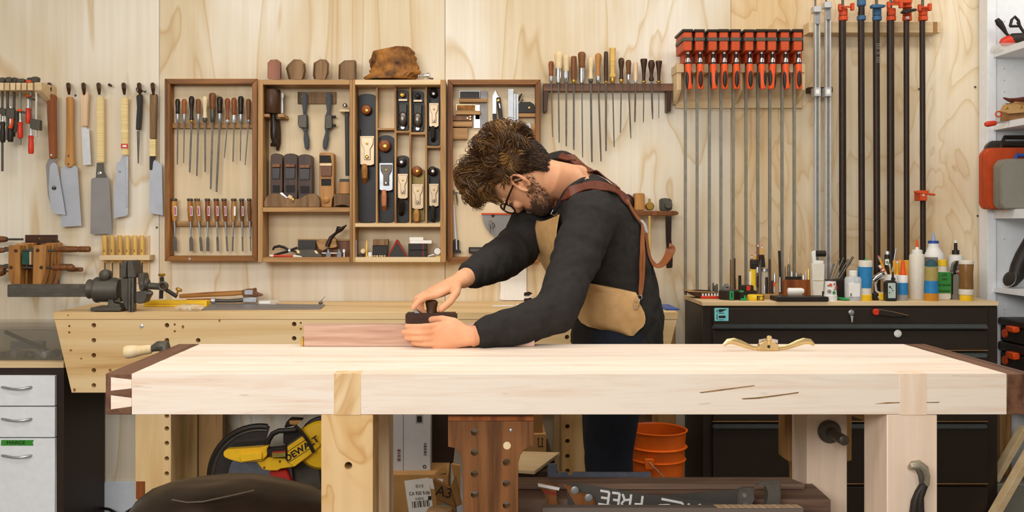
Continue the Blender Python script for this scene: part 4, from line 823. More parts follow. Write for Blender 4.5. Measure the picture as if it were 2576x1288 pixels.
# ---- on top of the cabinet
def facet(label, pts, y0, y1, m, d=3.86, dep=.07, seed=1):
    r = random.Random(seed); n = len(pts); c = [sum(p[0] for p in pts)/n, sum(p[1] for p in pts)/n]
    fr = [P(c[0]+(x-c[0])*(.72+.1*r.random()), c[1]+(y-c[1])*(.75+.1*r.random()) if y < y1-3 else y, d) for x, y in pts]
    md = [P(x, y, d+dep*.35) for x, y in pts]; bk = [P(c[0]+(x-c[0])*.8, c[1]+(y-c[1])*.85 if y < y1-3 else y, d+dep) for x, y in pts]
    one(B().loft([fr, md, bk]), 'carved_block', m, label, 'wood block', 'faceted blocks on the cabinet')
facet('small dark red-brown faceted wood block, first on top of the cabinet', [(673, 197), (673, 158), (681, 150), (697, 149), (708, 157), (708, 198), (700, 199.5), (678, 199.5)], 149, 199.5, 'redwood', seed=2)
facet('wide faceted walnut block with pointed shoulders, second on the cabinet', [(726, 199.5), (719, 172), (724, 163), (739, 149), (757, 150), (768, 160), (770, 178), (766, 196), (762, 199.5)], 149, 199.5, 'grey_block', seed=3)
facet('faceted walnut block with sloping top, third on the cabinet', [(790, 199.5), (787, 190), (789, 158), (806, 149), (821, 150), (828, 160), (827, 185), (820, 199.5)], 149, 199.5, 'grey_block', seed=4)
facet('broad squarish faceted walnut block, last before the burl', [(851, 199.5), (852, 163), (866, 152), (893, 151), (897, 156), (897, 199.5)], 151, 199.5, 'grey_block', seed=5)
bl = thing('burl_log', 'rugged brown burl log resting on top of the cabinet', 'burl', P(988, 199.5, 3.88))
b = B(); rings = []; sil = [(922, 918, 948), (934, 917, 1050), (940, 926, 1054), (945, 930, 1052), (950, 933, 1048), (955, 932, 1042), (960, 936, 1030)]
for j in range(17):
    t_ = j/16; y = 199.5-79*t_; row = []
    L = [918, 917, 921, 932, 931, 933, 935, 933, 931, 931, 932, 934, 935, 936, 938, 960, 985][j]; Rr = [1042, 1046, 1050, 1055, 1056, 1052, 1052, 1050, 1050, 1048, 1046, 1044, 1042, 1040, 1040, 1038, 1032][j]
    for i in range(64):
        a = 2*PI*i/64; c = Vector((wx((L+Rr)/2, 3.88), 3.895, wz(y, 3.88))); k = 1+.10*mnoise.noise(Vector((3*math.cos(a), 3*math.sin(a), j*.4)))+.11*mnoise.noise(Vector((8*math.cos(a), 8*math.sin(a), j*.5+9)))
        row.append(c+Vector(((Rr-L)/2*3.88/F*math.copysign(abs(math.cos(a))**.75, math.cos(a))*k, .055*math.copysign(abs(math.sin(a))**.8, math.sin(a))*k, 0)))
    rings.append(row)
b.loft(rings); part(b, 'log', 'burl', bl)
part(B().poly([(940, 138), (985, 121), (1030, 121), (1036, 127), (990, 128), (946, 143)], 3.862, 3.93), 'sawn_face', 'burl_face', bl, .003)
sj = thing('spring_fitting', 'small coiled chrome fitting beside the burl log', 'fitting', P(1068, 199.5, 3.87))
for i in range(4): part(B().ring(P(1053+i*4, 192, 3.87), (1, 0, 0), .009, .0022, 14, 6), 'coil', 'chrome', sj)
part(B().lathe(P(1066, 191, 3.87), (1, -.2, 0), [(0, .007), (.012, .007), (.014, .013), (.026, .013), (.028, .006)], 14), 'cap', 'chrome', sj); part(B().cyl(P(1078, 197, 3.87), P(1090, 198, 3.87), .0035), 'stem', 'darksteel', sj)
# ================================================================== layout tools in the open door behind the man
def G(px, py, z):                       # point on the horizontal plane z seen at (px, py)
    d = (H-z)*F/(py-CY); return P(px, py, d)
db = 3.945
for (a, b_, ya, yb) in ((1155, 1226, 248, 257), (1147, 1208, 278.5, 288), (1139, 1188, 305, 319), (1279, 1347, 284, 294), (1305, 1322, 311, 330), (1336, 1347, 311, 372), (1139, 1176, 322, 350)):
    part(B().pb(a, b_, ya, yb, 3.93, DW-.009), 'tool_ledge', 'oak_x', dB, .0008)
def trysq(label, stock, sm, blade, bm_, dots=None, trim=None):
    t = thing('try_square', label, 'square', P(blade[0], blade[3], db), 'squares in the cabinet door')
    if trim: part(B().pb(stock[0]-1.5, stock[1]+1.5, stock[2]-1.5, stock[3]+1, db-.002, db+.01), 'brass_frame', trim, t, .0006)
    part(B().pb(*stock, db-.006, db+.006), 'stock', sm, t, .0008); part(B().pb(*blade, db+.006, db+.009), 'blade', bm_, t)
    for (x, y) in dots or (): part(B().lathe(P(x, y, db-.006), (0, -1, 0), [(0, .0035), (.001, .003)], 8), 'rivet', 'goldbrass', t)
trysq('try square with black stock and grey frame, topmost in the open door', (1157, 1206, 230, 245), 'black', (1209, 1226, 229, 322), 'blade_dark', trim='steel')
trysq('try square with mottled pale stock, second in the open door', (1149, 1195, 264, 277), 'burl', (1196, 1207, 264, 300), 'bright', trim='goldbrass')
trysq('try square with brown stock and three brass rivets in the open door', (1139, 1187, 290, 303), 'midwood', (1192, 1207.5, 289, 322), 'bright', [(1176, 297), (1183, 293), (1183, 300)])
t = thing('marking_knife', 'silver spear-pointed marking knife with black grip in the open door', 'knife', P(1243, 312, db))
part(B().poly([(1239, 241), (1246, 227), (1252, 240), (1257, 246), (1249, 247), (1248, 286), (1239, 286)], db-.002, db+.003), 'blade', 'bright', t, .0005); part(B().poly([(1239, 286), (1249, 286), (1249.5, 310), (1240, 310)], db-.006, db+.005), 'grip', 'black', t, .001)
t = thing('sliding_bevel', 'black folding angle gauge with brass pivot leaning in the open door', 'bevel', P(1258, 308, db))
part(B().poly([(1248, 247), (1252, 244), (1259, 245), (1266, 303), (1262, 308), (1256, 307)], db-.007, db+.007), 'body', 'black', t, .0015); part(B().lathe(P(1254, 253, db-.007), (0, -1, 0), [(0, .007), (.004, .006), (.005, .003)], 14), 'pivot', 'brass', t)
part(B().poly([(1254.5, 260), (1257, 260), (1259, 272), (1257, 272)], db-.0078, db-.0065), 'slot', 'bright', t)
for (a, b_, ya, yb, lab) in ((1278.5, 1291.5, 224, 327, 'widest steel rule standing in the open door behind the head'), (1292.5, 1297.5, 236, 328, 'narrow steel rule beside the widest rule in the door'), (1299, 1304, 237, 328, 'narrow steel rule nearest the black plane in the door')):
    one(B().pb(a, b_, ya, yb, 3.922, 3.924), 'steel_rule', 'steel', lab, 'rule', 'steel rules in the cabinet door')
t = thing('rebate_plane', 'black iron rebate plane with tilted blade on a ledge in the open door', 'hand plane', P(1315, 284, 3.93))
part(B().poly([(1284, 284), (1284, 262), (1290, 257), (1297, 270), (1303, 262), (1312, 257), (1334, 256), (1343, 262), (1347, 274), (1346, 284)], 3.925, 3.95), 'body', 'japanned', t, .0015)
part(B().poly([(1301, 268), (1314, 248), (1317, 250), (1308, 262)], 3.928, 3.945), 'blade', 'dk_tin', t); part(B().tube([P(1304, 254, 3.937), P(1308, 242, 3.937), P(1313, 236, 3.937)], [.004, .004, .0028], 8), 'lever', 'japanned', t); part(B().lathe(P(1331, 271, 3.925), (0, -1, 0), [(0, .005), (.004, .004)], 10), 'screw', 'brass', t)
t = thing('bevel_square', 'steel adjustable angle square with slotted blade and round nut in the open door', 'bevel', P(1331, 375, db))
part(B().poly([(1322, 314), (1325, 310), (1332, 310), (1335, 314), (1336, 342), (1324, 342)], db-.003, db), 'blade', 'steel', t); part(B().poly([(1327, 316), (1330, 316), (1331, 338), (1328, 338)], db-.0036, db-.0028), 'slot', 'midwood', t)
part(B().poly([(1325, 343), (1336, 343), (1339, 375), (1329, 375)], db-.006, db+.004), 'stock', 'white', t, .001); part(B().lathe(P(1331, 350, db-.006), (0, -1, 0), [(0, .008), (.005, .008), (.007, .004)], 14), 'nut', 'darksteel', t)
t = thing('calipers', 'thin bow calipers hung on the open door below the hair', 'calipers', P(1170, 515, db))
for pts in ([(1172, 474), (1163, 484), (1161, 497), (1166, 509), (1174, 514)], [(1178, 474), (1176, 490), (1171, 505), (1168, 514)]): part(B().tube([P(x, y, db) for x, y in pts], .0024, 6), 'leg', 'darksteel', t)
for i, (px, lab) in enumerate(((1194, 'first of two slim dividers hung below the face'), (1202, 'second of two slim dividers hung below the face'))):
    t = thing('dividers', lab, 'dividers', P(px, 530, db), 'slim dividers in the cabinet door')
    for s in (-1, 1): part(B().tube([P(px, 485, db), P(px+s*2, 505, db), P(px+s*5, 530, db)], [.003, .003, .0012], 6), 'leg', 'steel', t)
    part(B().sph(P(px, 484, db), .005, 8, 6), 'joint', 'darksteel', t)
one(B().pb(1139, 1144, 478, 490, db-.004, db+.004).tube([P(1147, 485, db), P(1150, 505, db), P(1150, 517, db)], [.003, .003, .0012], 6).pb(1139, 1153, 483, 486, db-.003, db+.003), 'marking_gauge', 'darksteel', 'small dark marking gauge at the door edge below the hair', 'gauge')
t = thing('protractor', 'grey quarter-round protractor with red edge partly behind the arm', 'protractor', P(1260, 600, 3.955))
arc = [(1213+.5, 540)]+[(1296-83*math.cos(a), 540+72*math.sin(a)) for a in (PI/2*i/10 for i in range(1, 11))]+[(1296, 540)]
part(B().poly(arc, 3.954, 3.957), 'plate', 'blade_dark', t); part(B().pb(1211, 1297, 536, 540, 3.95, 3.957), 'edge', 'pipeorange', t); part(B().lathe(P(1240, 542, 3.954), (0, -1, 0), [(0, .0075), (.002, .0075)], 14), 'knob', 'black', t)
t = thing('compass', 'small brass-jointed compass hanging over the protractor', 'compass', P(1236, 588, db))
part(B().ring(P(1237, 567, db), (0, 1, 0), .011, .0018, 16, 6), 'bow', 'darksteel', t); part(B().sph(P(1233, 555, db), .004, 8, 6), 'joint', 'brass', t)
for s in (-1, 1): part(B().tube([P(1235, 557, db), P(1234+s*3, 570, db), P(1237+s*4, 588, db)], [.003, .0025, .0012], 6), 'leg', 'steel', t)
one(B().poly([(1140, 516), (1143, 516), (1151, 634), (1146, 634)], 3.935, 3.939), 'long_rule', 'steel', 'long steel rule leaning in the lower corner of the open door', 'rule')
one(B().poly([(1139, 606), (1146, 600), (1147, 628), (1159, 630), (1159, 636.5), (1139, 636.5)], 3.93, 3.95).pb(1150, 1155, 604, 630, 3.935, 3.945), 'black_square', 'black', 'black cast square standing at the foot of the door frame', 'square', bev=.0006)
t = thing('small_black_frame', 'small black box on the lower rail of the open door', 'box', P(1202, 636, 3.94)); part(B().pb(1179, 1224, 622, 636.5, 3.935, 3.955), 'box', 'black', t, .0008); part(B().pb(1183, 1220, 625.5, 633, 3.9343, 3.9352), 'panel', 'darksteel', t)
one(B().pb(1305, 1326, 629, 636.5, 3.935, 3.955), 'olive_block', 'yellowwood', 'small olive wooden block in the lower corner of the door', 'block', bev=.0008)
one(B().ring(P(1328, 594, db), (0, 1, 0), .009, .0022, 14, 6).tube([P(1318, 602, db), P(1326, 606, db), P(1333, 599, db)], .002, 6), 'ring_caliper', 'darksteel', 'dark ring-shaped caliper hanging near the apron bib', 'caliper')

# ================================================================== clipboard below the cabinet
t = thing('clipboard', 'clipboard with white paper hung by a metal clip below the cabinet', 'clipboard', P(1290, 755, DW))
part(B().pb(1258, 1324, 668, 755, DW-.009, DW-.005), 'board', 'lightwood', t, .001); part(B().pb(1260, 1324.5, 667, 755.5, DW-.0105, DW-.009), 'paper', 'paper', t); part(B().poly([(1254, 669), (1269, 670), (1271, 754), (1257, 752), (1260, 720)], DW-.012, DW-.0106), 'paper_strip', 'paper', t)
part(B().pb(1271, 1303, 668, 676, DW-.02, DW-.0107), 'clip', 'brass', t, .0015); part(B().pb(1282, 1293, 652, 668, DW-.016, DW-.011), 'clip_tab', 'brass', t, .001); part(B().lathe(P(1287, 659, DW-.016), (0, -1, 0), [(0, .003), (.001, .003)], 8), 'hole', 'inkdark', t)
for k in range(3): part(B().tube([P(1280+6*i+10*(k == 2), 685+3.4*k+1.1*math.sin(i*2.3+k), DW-.0108) for i in range(5 if k != 1 else 4)], .0005, 4), 'handwriting', mat('pale_ink', '#A9A296', .8), t)
t = thing('wire_coil', 'small coil of black and white wire on the rear bench by the clipboard', 'wire', G(1330, 762, BT))
for i, y in enumerate((738, 745, 752)): part(B().tube([P(1320, y, 3.9), P(1330, y-2, 3.88), P(1337, y, 3.88), P(1330, y+3, 3.87), P(1318, y+4, 3.87)], .004, 6), 'loop', 'cable' if i != 1 else 'whiteplastic', t)

# ================================================================== wall rack of long files
fr = thing('file_rack', 'dark walnut wall rack holding a row of fifteen long files', 'rack', P(1530, 281, 3.9))
part(B().pb(1367, 1694, 210, 229, 3.935, DW-.001), 'bar', wood('walnut_bar', '#7E5A44', '#5E3F2D', 'x', .5, 1, 24), fr, .0012)
for (a, b_) in ((1367, 1378), (1677, 1689)): part(B().poly([(a, 229.3), (b_+1, 229.3), (b_-1, 280), (a, 281)], 3.925, DW-.001), 'bracket', 'darkwood', fr, .0012)
FR = [(1386.5, 7, 154, 192, 208, 4, 345, 3, 'redwood', 'steel', 'file', 'reddish handle, first at the cabinet end'), (1404.7, 10.5, 130, 173, 209, 2, 359, 3.5, 'cream', 'chrome', 'file', 'large cream handle and long bright ferrule'), (1424.5, 9, 138, 179.5, 209, 0, 368, 4.5, 'cream', 'chrome', 'file', 'smaller cream handle and bright ferrule'),
 (1443.4, 7.6, 141.5, 200.6, 210, 0, 377, 4.5, 'midwood', 'brass', 'straight', 'straight brown handle and brass collar'), (1463.6, 10, 130.6, 172, 209, 2, 396, 3, 'midwood', 'chrome', 'file', 'stout brown handle and chrome ferrule'), (1486, 8, 144, 199, 209, 3, 408, 5, 'cream', 'darksteel', 'ball', 'waisted cream handle, longest blade'),
 (1505, 8.7, 134, 192.4, 209, 7, 406, 4, 'yellowwood', 'chrome', 'ball', 'golden brown handle'), (1524.5, 5.6, 130, 204, 210, 0, 380, 4.5, 'darkwood', 'brass', 'straight', 'tall slim dark handle'), (1541, 8.7, 121, 197, 210, 4, 370, 3, 'bamboo', 'brass', 'beads', 'tallest turned yellow handle'),
 (1563, 7.6, 145.5, 200, 209, -2, 334, 3, 'darkwood', 'brass', 'ball', 'dark swelling handle and brass collar'), (1581, 7, 151, 188, 209, 6, 348, 3.6, 'midwood', 'chrome', 'file', 'tan handle and tapering blade'), (1599, 5.6, 157, 203, 209, -2, 307, 4, 'pinkwood', 'bright', 'straight', 'pale pink handle'),
 (1619.6, 9, 148.5, 205, 209, -1, 308, 2.6, 'darkwood', 'brass', 'flare', 'dark flared handle'), (1638.8, 9, 151, 204, 209, 3, 300, 4.4, 'darkwood', None, 'skittle', 'dark skittle-shaped handle'), (1657.4, 8.5, 153.5, 205, 209, 0, 297.5, 1.6, 'darkwood', 'brass', 'flare', 'flared dark handle, thinnest and last')]
for (hx, hw, y0, yf, ys, dx, ty, bw, hm, fm, sh, lab) in FR:
    handtool('long_file', 'long file with '+lab+', on the walnut rack', 'file', 'long files on the walnut rack', hx, hw, y0, yf, ys, hx+dx, ty, bw, hm, fm, sh, 3.918, tipw=bw*.5 if 'taper' in lab or sh == 'skittle' else None)

# ================================================================== parallel clamps
kr = thing('parallel_clamp_rack', 'plywood rack carrying ten orange-handled parallel clamps', 'rack', P(1862, 272, 3.95))
part(B().pb(1700, 2019, 158, 272, DW-.014, DW-.001), 'back_board', 'lightwood', kr, .0012)
for (a, b_) in ((1702, 1721), (1739.5, 1751), (1769, 1782), (1801, 1811.5), (1831, 1842), (1862, 1874), (1893.5, 1904), (1924, 1933.5), (1953, 1965), (1985, 1995), (2016, 2025)):
    part(B().pb(a, b_, 160.5, 182, 3.85, DW-.014), 'block', 'lightwood', kr, .001)
for (a, b_) in ((1703, 1714), (1862, 1868), (2017, 2025)):
    part(B().ext([P(a, 182.3, 3.86), P(a, 226, 3.86), P(a, 226, 3.86)+Vector((0, DW-.0145-3.86, -.05)), P(a, 182.3, 3.86)+Vector((0, DW-.0145-3.86, 0))], (wx(b_, 3.86)-wx(a, 3.86), 0, 0)), 'bracket', 'lightwood_z', kr, .001)
KB = [(1731, 1725, 0), (1761, 1754.5, 1), (1794, 1785.5, 2), (1822, 1814.5, 1), (1852, 1845.5, 1), (1886, 1877.5, 1), (1916, 1907.5, 2), (1943.5, 1937.5, 3), (1976, 1968.5, 0), (2008.5, 1999, 1)]
for i, (hx, bx_, g) in enumerate(KB):
    t = thing('parallel_clamp', 'orange-handled parallel clamp, '+ORD[i]+(' from the file rack side' if i < 9 else ' and last, nearest the silver bar clamps'), 'clamp', P(hx, 745, 3.87), 'parallel clamps on their rack')
    cx_ = hx-1
    part(B().pb(bx_-3.2, bx_+3.2, 78, 742, 3.872, 3.884), 'bar', 'barsteel', t, .0008)
    jb = part(B().pb(cx_-10.5, cx_+10.5, 80, 127, 3.755, 3.90), 'jaw', 'clampred', t, .002)
    part(B().pb(cx_-10, cx_+10, 127, 158, 3.825, 3.90), 'jaw_base', 'clampred', t, .002)
    part(B().pb(cx_-13.5, cx_+13.5, 73+.3*(i % 3), 79.5, 3.75, 3.90), 'jaw_cap', 'black', t, .001)
    part(B().pb(cx_-13.4, cx_+13.4, 94, 103, 3.752, 3.885), 'jaw_band', 'iron', t, .0012)
    part(B().pb(cx_+10.6, cx_+13.3, 80, 127, 3.765, 3.89), 'jaw_gap_shade', 'black', t)  # black strip standing in for the shade in the gap between jaws
    dh = 3.79
    part(B().vt([(hx, 127, 4.5), (hx, 128, 5.6), (hx, 135, 5.6), (hx, 136, 4.4), (hx, 148, 4.4), (hx, 149, 6.6), (hx, 157, 6.8), (hx, 158, 6)], dh, 14), 'screw', 'chrome', t)
    part(B().vt([(hx, 136, 4.7), (hx, 146, 4.7)], dh, 12).vt([(hx, 158, 7.6), (hx, 161.5, 7.8)], dh, 14), 'collar', 'black', t)
    ln = {0: 3, 1: 1, 2: 2.5, 3: -3}[g]
    hd = part(B().vt([(hx, 161.5, 7.6), (hx, 166, 8), (hx+ln*.3, 180, 7.9), (hx+ln*.6, 200, 8.6), (hx+ln, 218, 8.4), (hx+ln, 224, 7.2)], dh, 16), 'handle', 'orange', t)
    for (ox, oy) in {0: ((-.75, .7), (.85, .5)), 1: ((-.05, 1.0),), 2: ((.75, .75), (-.95, .3)), 3: ((-.75, .75), (.9, .4))}[g]:
        q = dh/F; part(B().sph(P(hx+ln*.6+ox*4.6, 200, dh)-Vector((0, oy*5.2*q, 0)), (6.2*q, 5.0*q, 25*q), 12, 10), 'grip_pad', 'black', hd)

# ================================================================== bar clamps and pipe clamps
pr = thing('pipe_clamp_rail', 'pale wooden rail carrying silver bar clamps and black pipe clamps', 'rail', P(2200, 82, 3.9))
part(B().pb(2035, 2367, 55, 82, 3.90, DW-.001), 'rail', 'lightwood', pr, .0012); part(B().pb(2348, 2358, 55, 82, 3.8985, 3.9), 'end_block', 'oak_z', pr)
ar = thing('lower_clamp_cleat', 'short dark cleat steadying the two silver bar clamps', 'cleat', P(2060, 230, 3.95)); part(B().pb(2035, 2095, 219, 232, 3.93, DW-.001), 'cleat', 'darkwood_x', ar, .001)
for (px, yh, lab) in ((2057, 15, 'silver aluminium bar clamp nearest the parallel clamps'), (2084, 4, 'silver aluminium bar clamp nearest the black pipes')):
    t = thing('aluminium_bar_clamp', lab, 'clamp', P(px, 745, 3.88), 'silver bar clamps'); d = 3.875
    for (a, b_) in ((px-7, px-3), (px+3.5, px+7)): part(B().pb(a, b_, yh+14, 742, d, d+.018), 'rail_edge', 'alu', t, .0006)
    part(B().pb(px-3, px+3.5, yh+14, 742, d+.007, d+.018), 'rail_web', 'barsteel', t)
    part(B().pb(px-9.5, px+9.5, yh, yh+15, d-.02, d+.018), 'head', 'alu', t, .0015); part(B().pb(px-5, px+6, yh+15, yh+45, d-.004, d+.006), 'screw_block', 'steel', t, .0008)
    part(B().vt([(px-6, -40, 2.2), (px-6, yh, 2.2)], d-.005, 8), 'screw', 'darksteel', t)
    sj_ = part(B().pb(px-8.5, px+8.5, 220, 242, d-.02, d+.019), 'sliding_jaw', 'alu', t, .0015); part(B().pb(px-4.5, px+4.5, 225, 236, d-.0206, d-.0198), 'sticker', 'paper', sj_)
def crank(t, x0, x1, y, m, d, tee=True, th=.004):
    part(B().cyl(P(x0, y, d), P(x1, y, d), th, seg=10), 'crank', m, t)
    if tee: part(B().pb(x1-4, x1+4, y-10, y+8, d-.008, d+.008), 'crank_end', m, t, .0015); part(B().pb(x0-3, x0+3, y-8, y+9, d-.008, d+.008), 'crank_hub', m, t, .0015)
PC = [(2120, 8.6, 'pipeorange', 'black pipe clamp with orange head, first of the six'), (2167, 7.7, 'pipeblue', 'black pipe clamp with blue collars and no crank'), (2205, 8, 'pipeblue', 'black pipe clamp with blue head and blue lever'), (2241, 8.7, 'pipeorange', 'thick black pipe clamp with orange head, fourth of the six'), (2281, 6.7, 'pipeorange', 'slim pipe clamp with black plate over its orange head'), (2321, 6.7, 'pipeorange', 'slim pipe clamp with extra orange jaw half way down')]
for i, (px, r, m, lab) in enumerate(PC):
    d = 3.865; t = thing('pipe_clamp', lab, 'pipe clamp', P(px, 745, d), 'black pipe clamps')
    part(B().vt([(px-1, 30, r), (px+(1.5 if i in (1, 2, 5) else 0), 742, r)], d, 16), 'pipe', 'blackpipe', t)
    if i == 1:
        part(B().vt([(px, 40, 9.5), (px, 41, 10.8), (px, 50, 10.8), (px, 51.5, 9.5)], d, 16), 'collar', m, t); part(B().vt([(px, -30, 10), (px, 14, 10.8), (px, 16, 9)], d, 16), 'head', m, t); part(B().vt([(px, 10, 7.5), (px, 40, 7.8)], d, 14), 'barrel', 'black', t)
    else:
        part(B().vt([(px+1, 41, 10.2), (px+1, 42, 11.3), (px+1, 51, 11.3), (px+1, 52.5, 10)], d, 16), 'collar', m, t); part(B().vt([(px+1, 22, 9.8), (px+1, 23, 10.6), (px+1, 39, 10.6), (px+1, 40, 9.5)], d, 16), 'head', m, t)
        part(B().vt([(px, -30, 3.4), (px, 24, 3.4)], d-.01, 10), 'screw', 'darksteel', t)
    if i == 0: crank(t, 2114, 2146, 17, m, d-.03)
    if i == 2: part(B().poly([(2194, 11), (2210, 10), (2229, 12), (2228, 17), (2210, 19), (2194, 19)], d-.045, d-.02), 'lever', m, t, .002)
    if i == 3: crank(t, 2237, 2268, 11, m, d-.062)
    if i == 4:
        part(B().poly([(2269, 30), (2276, 22), (2306, 21), (2308, 26), (2290, 30), (2280, 34)], d-.05, d-.028), 'plate', 'black', t, .002); part(B().pb(2252, 2296, -4, 8, d-.05, d-.02), 'upper_jaw', m, t, .004); part(B().vt([(2282, 8, 10), (2282, 17, 10), (2282, 20, 12)], d-.02, 14), 'hub', m, t)
        part(B().lathe(P(2282, 45, d-.018), (0, -1, 0), [(0, .0075), (.006, .006)], 10), 'set_screw', 'bright', t)
    if i == 5:
        crank(t, 2315, 2341, 18, m, d-.03)
        lj = part(B().poly([(2312, 479), (2337, 479), (2337, 485), (2333, 488), (2333, 505), (2314, 505), (2314, 488)], d-.03, d+.02), 'lower_jaw', m, t, .002); part(B().cyl(P(2300, 483, d-.028), P(2352, 490, d-.028), .0045, seg=8), 'lower_lever', m, lj); part(B().lathe(P(2323, 491, d-.03), (0, -1, 0), [(0, .006), (.002, .005)], 10), 'lower_screw', 'bright', lj)
text('|||| || ||||', .022, 'pipe_marking', mat('grey_pipe_print', '#8C8377', .7), bpy.data.objects['pipe_clamp.002'], P(2207.5, 135, 3.865)-Vector((0, .0136, 0)), roty=PI/2, sx=1.2)

# ================================================================== little shelf with mallets behind the man
ms = thing('mallet_shelf', 'narrow dark shelf with rounded end carrying mallets behind the man', 'shelf', P(1635, 543, 3.92))
part(B().poly([(1550, 530.5), (1700, 530.5), (1706, 533), (1708, 537), (1704, 541), (1690, 542.5), (1550, 542.5)], 3.87, DW-.001), 'board', 'midwood', ms, .002)
t = thing('round_mallet', 'round black mallet head on the little shelf behind the shoulder', 'mallet', P(1578, 530, 3.92)); part(B().sph(P(1578, 509, 3.91), (.03, .03, .0355), 16, 10), 'head', 'black', t); part(B().vt([(1578, 542, 4), (1578, 610, 4.4)], 3.89, 10), 'handle', 'oak_z', t)
t = thing('wooden_mallet', 'small square pale wooden mallet on the little shelf', 'mallet', P(1610, 530, 3.92)); part(B().pb(1597, 1622.5, 486, 530, 3.88, 3.94), 'head', 'yellowwood', t, .004, seg=2)
t = thing('brass_hammer', 'little brass hammer on the shelf beside the square mallet', 'hammer', P(1634, 530, 3.92)); part(B().lathe(P(1634, 519, 3.90), (0, 1, 0), [(-.018, .014), (-.014, .0175), (.014, .0175), (.018, .014)], 16), 'head', 'brass', t); part(B().vt([(1634, 500, 3), (1634, 510, 3)], 3.9, 8), 'eye', 'brass', t); part(B().vt([(1634, 543, 2.8), (1634, 678, 3.2)], 3.866, 10), 'handle', 'bamboo', t)
t = thing('black_hammer', 'black iron hammer with dark handle at the end of the little shelf', 'hammer', P(1680, 676, 3.9)); part(B().poly([(1663, 500), (1672, 498), (1690, 500), (1692, 528), (1685, 530.3), (1664, 530.3)], 3.88, 3.93), 'head', 'iron', t, .004, seg=2); part(B().lathe(P(1680, 516, 3.88), (0, -1, 0), [(0, .016), (.014, .0165), (.018, .013)], 16), 'face', 'iron', t)
part(B().poly([(1675, 543), (1690, 543), (1689, 600), (1693, 640), (1692, 674), (1677, 675), (1678, 640), (1676, 600)], 3.85, 3.866), 'handle', 'ebony', t, .003)

# ================================================================== machinist's vise on the rear bench
v = thing('bench_vise', 'old cast iron bench vise with long square bar on the rear bench', 'vise', P(290, 782, 3.55)); d = 3.53; q = d/F
part(B().pb(18, 250, 716, 747, d-.022, d+.022), 'slide_bar', 'darksteel', v, .002); part(B().pb(18.5, 250, 725.5, 737.5, d-.0226, d-.0218), 'bar_groove', 'iron', v)
part(B().lathe(P(241, 729, d), (1, 0, 0), [(0, 31*q), (3*q, 32.5*q), (8*q, 32.5*q), (10*q, 31*q), (50*q, 31*q), (61*q, 26*q)], 24), 'barrel', 'iron', v)
part(B().lathe(P(223, 727, d), (1, 0, 0), [(0, 24*q), (2*q, 25*q), (20*q, 21*q)], 20), 'bell_mouth', 'iron', v)
part(B().lathe(P(275, 690, d+.02), (0, -1, 0), [(0, 10*q), (.02, 13*q), (.04, 14*q), (.05, 13*q), (.056, 7*q)], 18), 'lock_knob', 'iron', v)
part(B().pb(227, 304, 774, 783, d-.045, d+.06), 'base_plate', 'iron', v, .002); part(B().poly([(272, 744), (283, 744), (285, 763), (300, 765), (305, 778), (270, 778)], d-.03, d+.03), 'post', 'iron', v, .002)
part(B().poly([(241, 750), (302, 750), (302, 760), (245, 760)], d-.02, d+.02), 'barrel_foot', 'iron', v)
part(B().poly([(300, 694), (303, 668), (307, 657), (317.5, 656), (318, 699), (302, 699)], d-.04, d+.05), 'fixed_jaw', 'iron', v, .003); part(B().poly([(319.5, 656), (330, 656), (335, 670), (341, 694), (341, 699), (319.5, 699)], d-.04, d+.05), 'moving_jaw', 'iron', v, .003)
for a in (322.5, 330): part(B().pb(a, a+6, 699, 784, d-.05, d-.02), 'jaw_plate', 'darksteel', v, .001)
part(B().poly([(303, 700), (322, 700), (322, 780), (316, 778), (305, 750)], d-.035, d+.03), 'jaw_body', 'iron', v, .002); part(B().poly([(338, 735), (366, 731), (370, 745), (363, 760), (358, 764), (345, 764), (338, 755)], d-.03, d+.03), 'moving_body', 'iron', v, .003)
part(B().poly([(346, 690), (349, 687), (360, 688), (362, 700), (362, 725), (356, 735), (350, 728), (347, 712)], d-.028, d+.03), 'yoke', 'iron', v, .003); part(B().lathe(P(361, 715, d), (1, 0, 0), [(0, 20*q), (3*q, 20*q), (14*q, 12*q)], 16), 'cone', 'iron', v)
part(B().cyl(P(373, 719, d), P(402, 721, d), 8.5*q, seg=16), 'nut', 'iron', v); part(B().lathe(P(366, 738, d-.02), (1, 0, 0), [(0, 6*q), (16*q, 6*q), (18*q, 4*q)], 12), 'bolt', 'darksteel', v)
hb_ = part(B().ring(P(410, 720, d-.012), (0, 1, 0), 9.5*q, 3.4*q, 20, 8), 'hub', 'iron', v); part(B().lathe(P(410, 720, d-.008), (0, 1, 0), [(0, 10*q), (.02, 10*q)], 16), 'hub_core', 'darkwood', v)
for a, e in (((408, 711), (407, 697)), ((418, 729), (445, 746)), ((406, 731), (405, 751))): part(B().cyl(P(*a, d), P(*e, d), 5*q, seg=10), 'handle_bar', 'black', v)
for (x, y, ax) in ((407, 692, (0, 0, 1)), (448, 729, (.5, 0, 1))): part(B().lathe(P(x, y+4, d), ax, [(0, 3*q), (2*q, 8*q), (6*q, 9*q), (8*q, 7*q)], 14), 'brass_knob', 'brass', v)
part(B().cyl(P(443, 744, d), P(447, 734, d), 3*q, seg=8), 'knob_stem', 'brass', v)

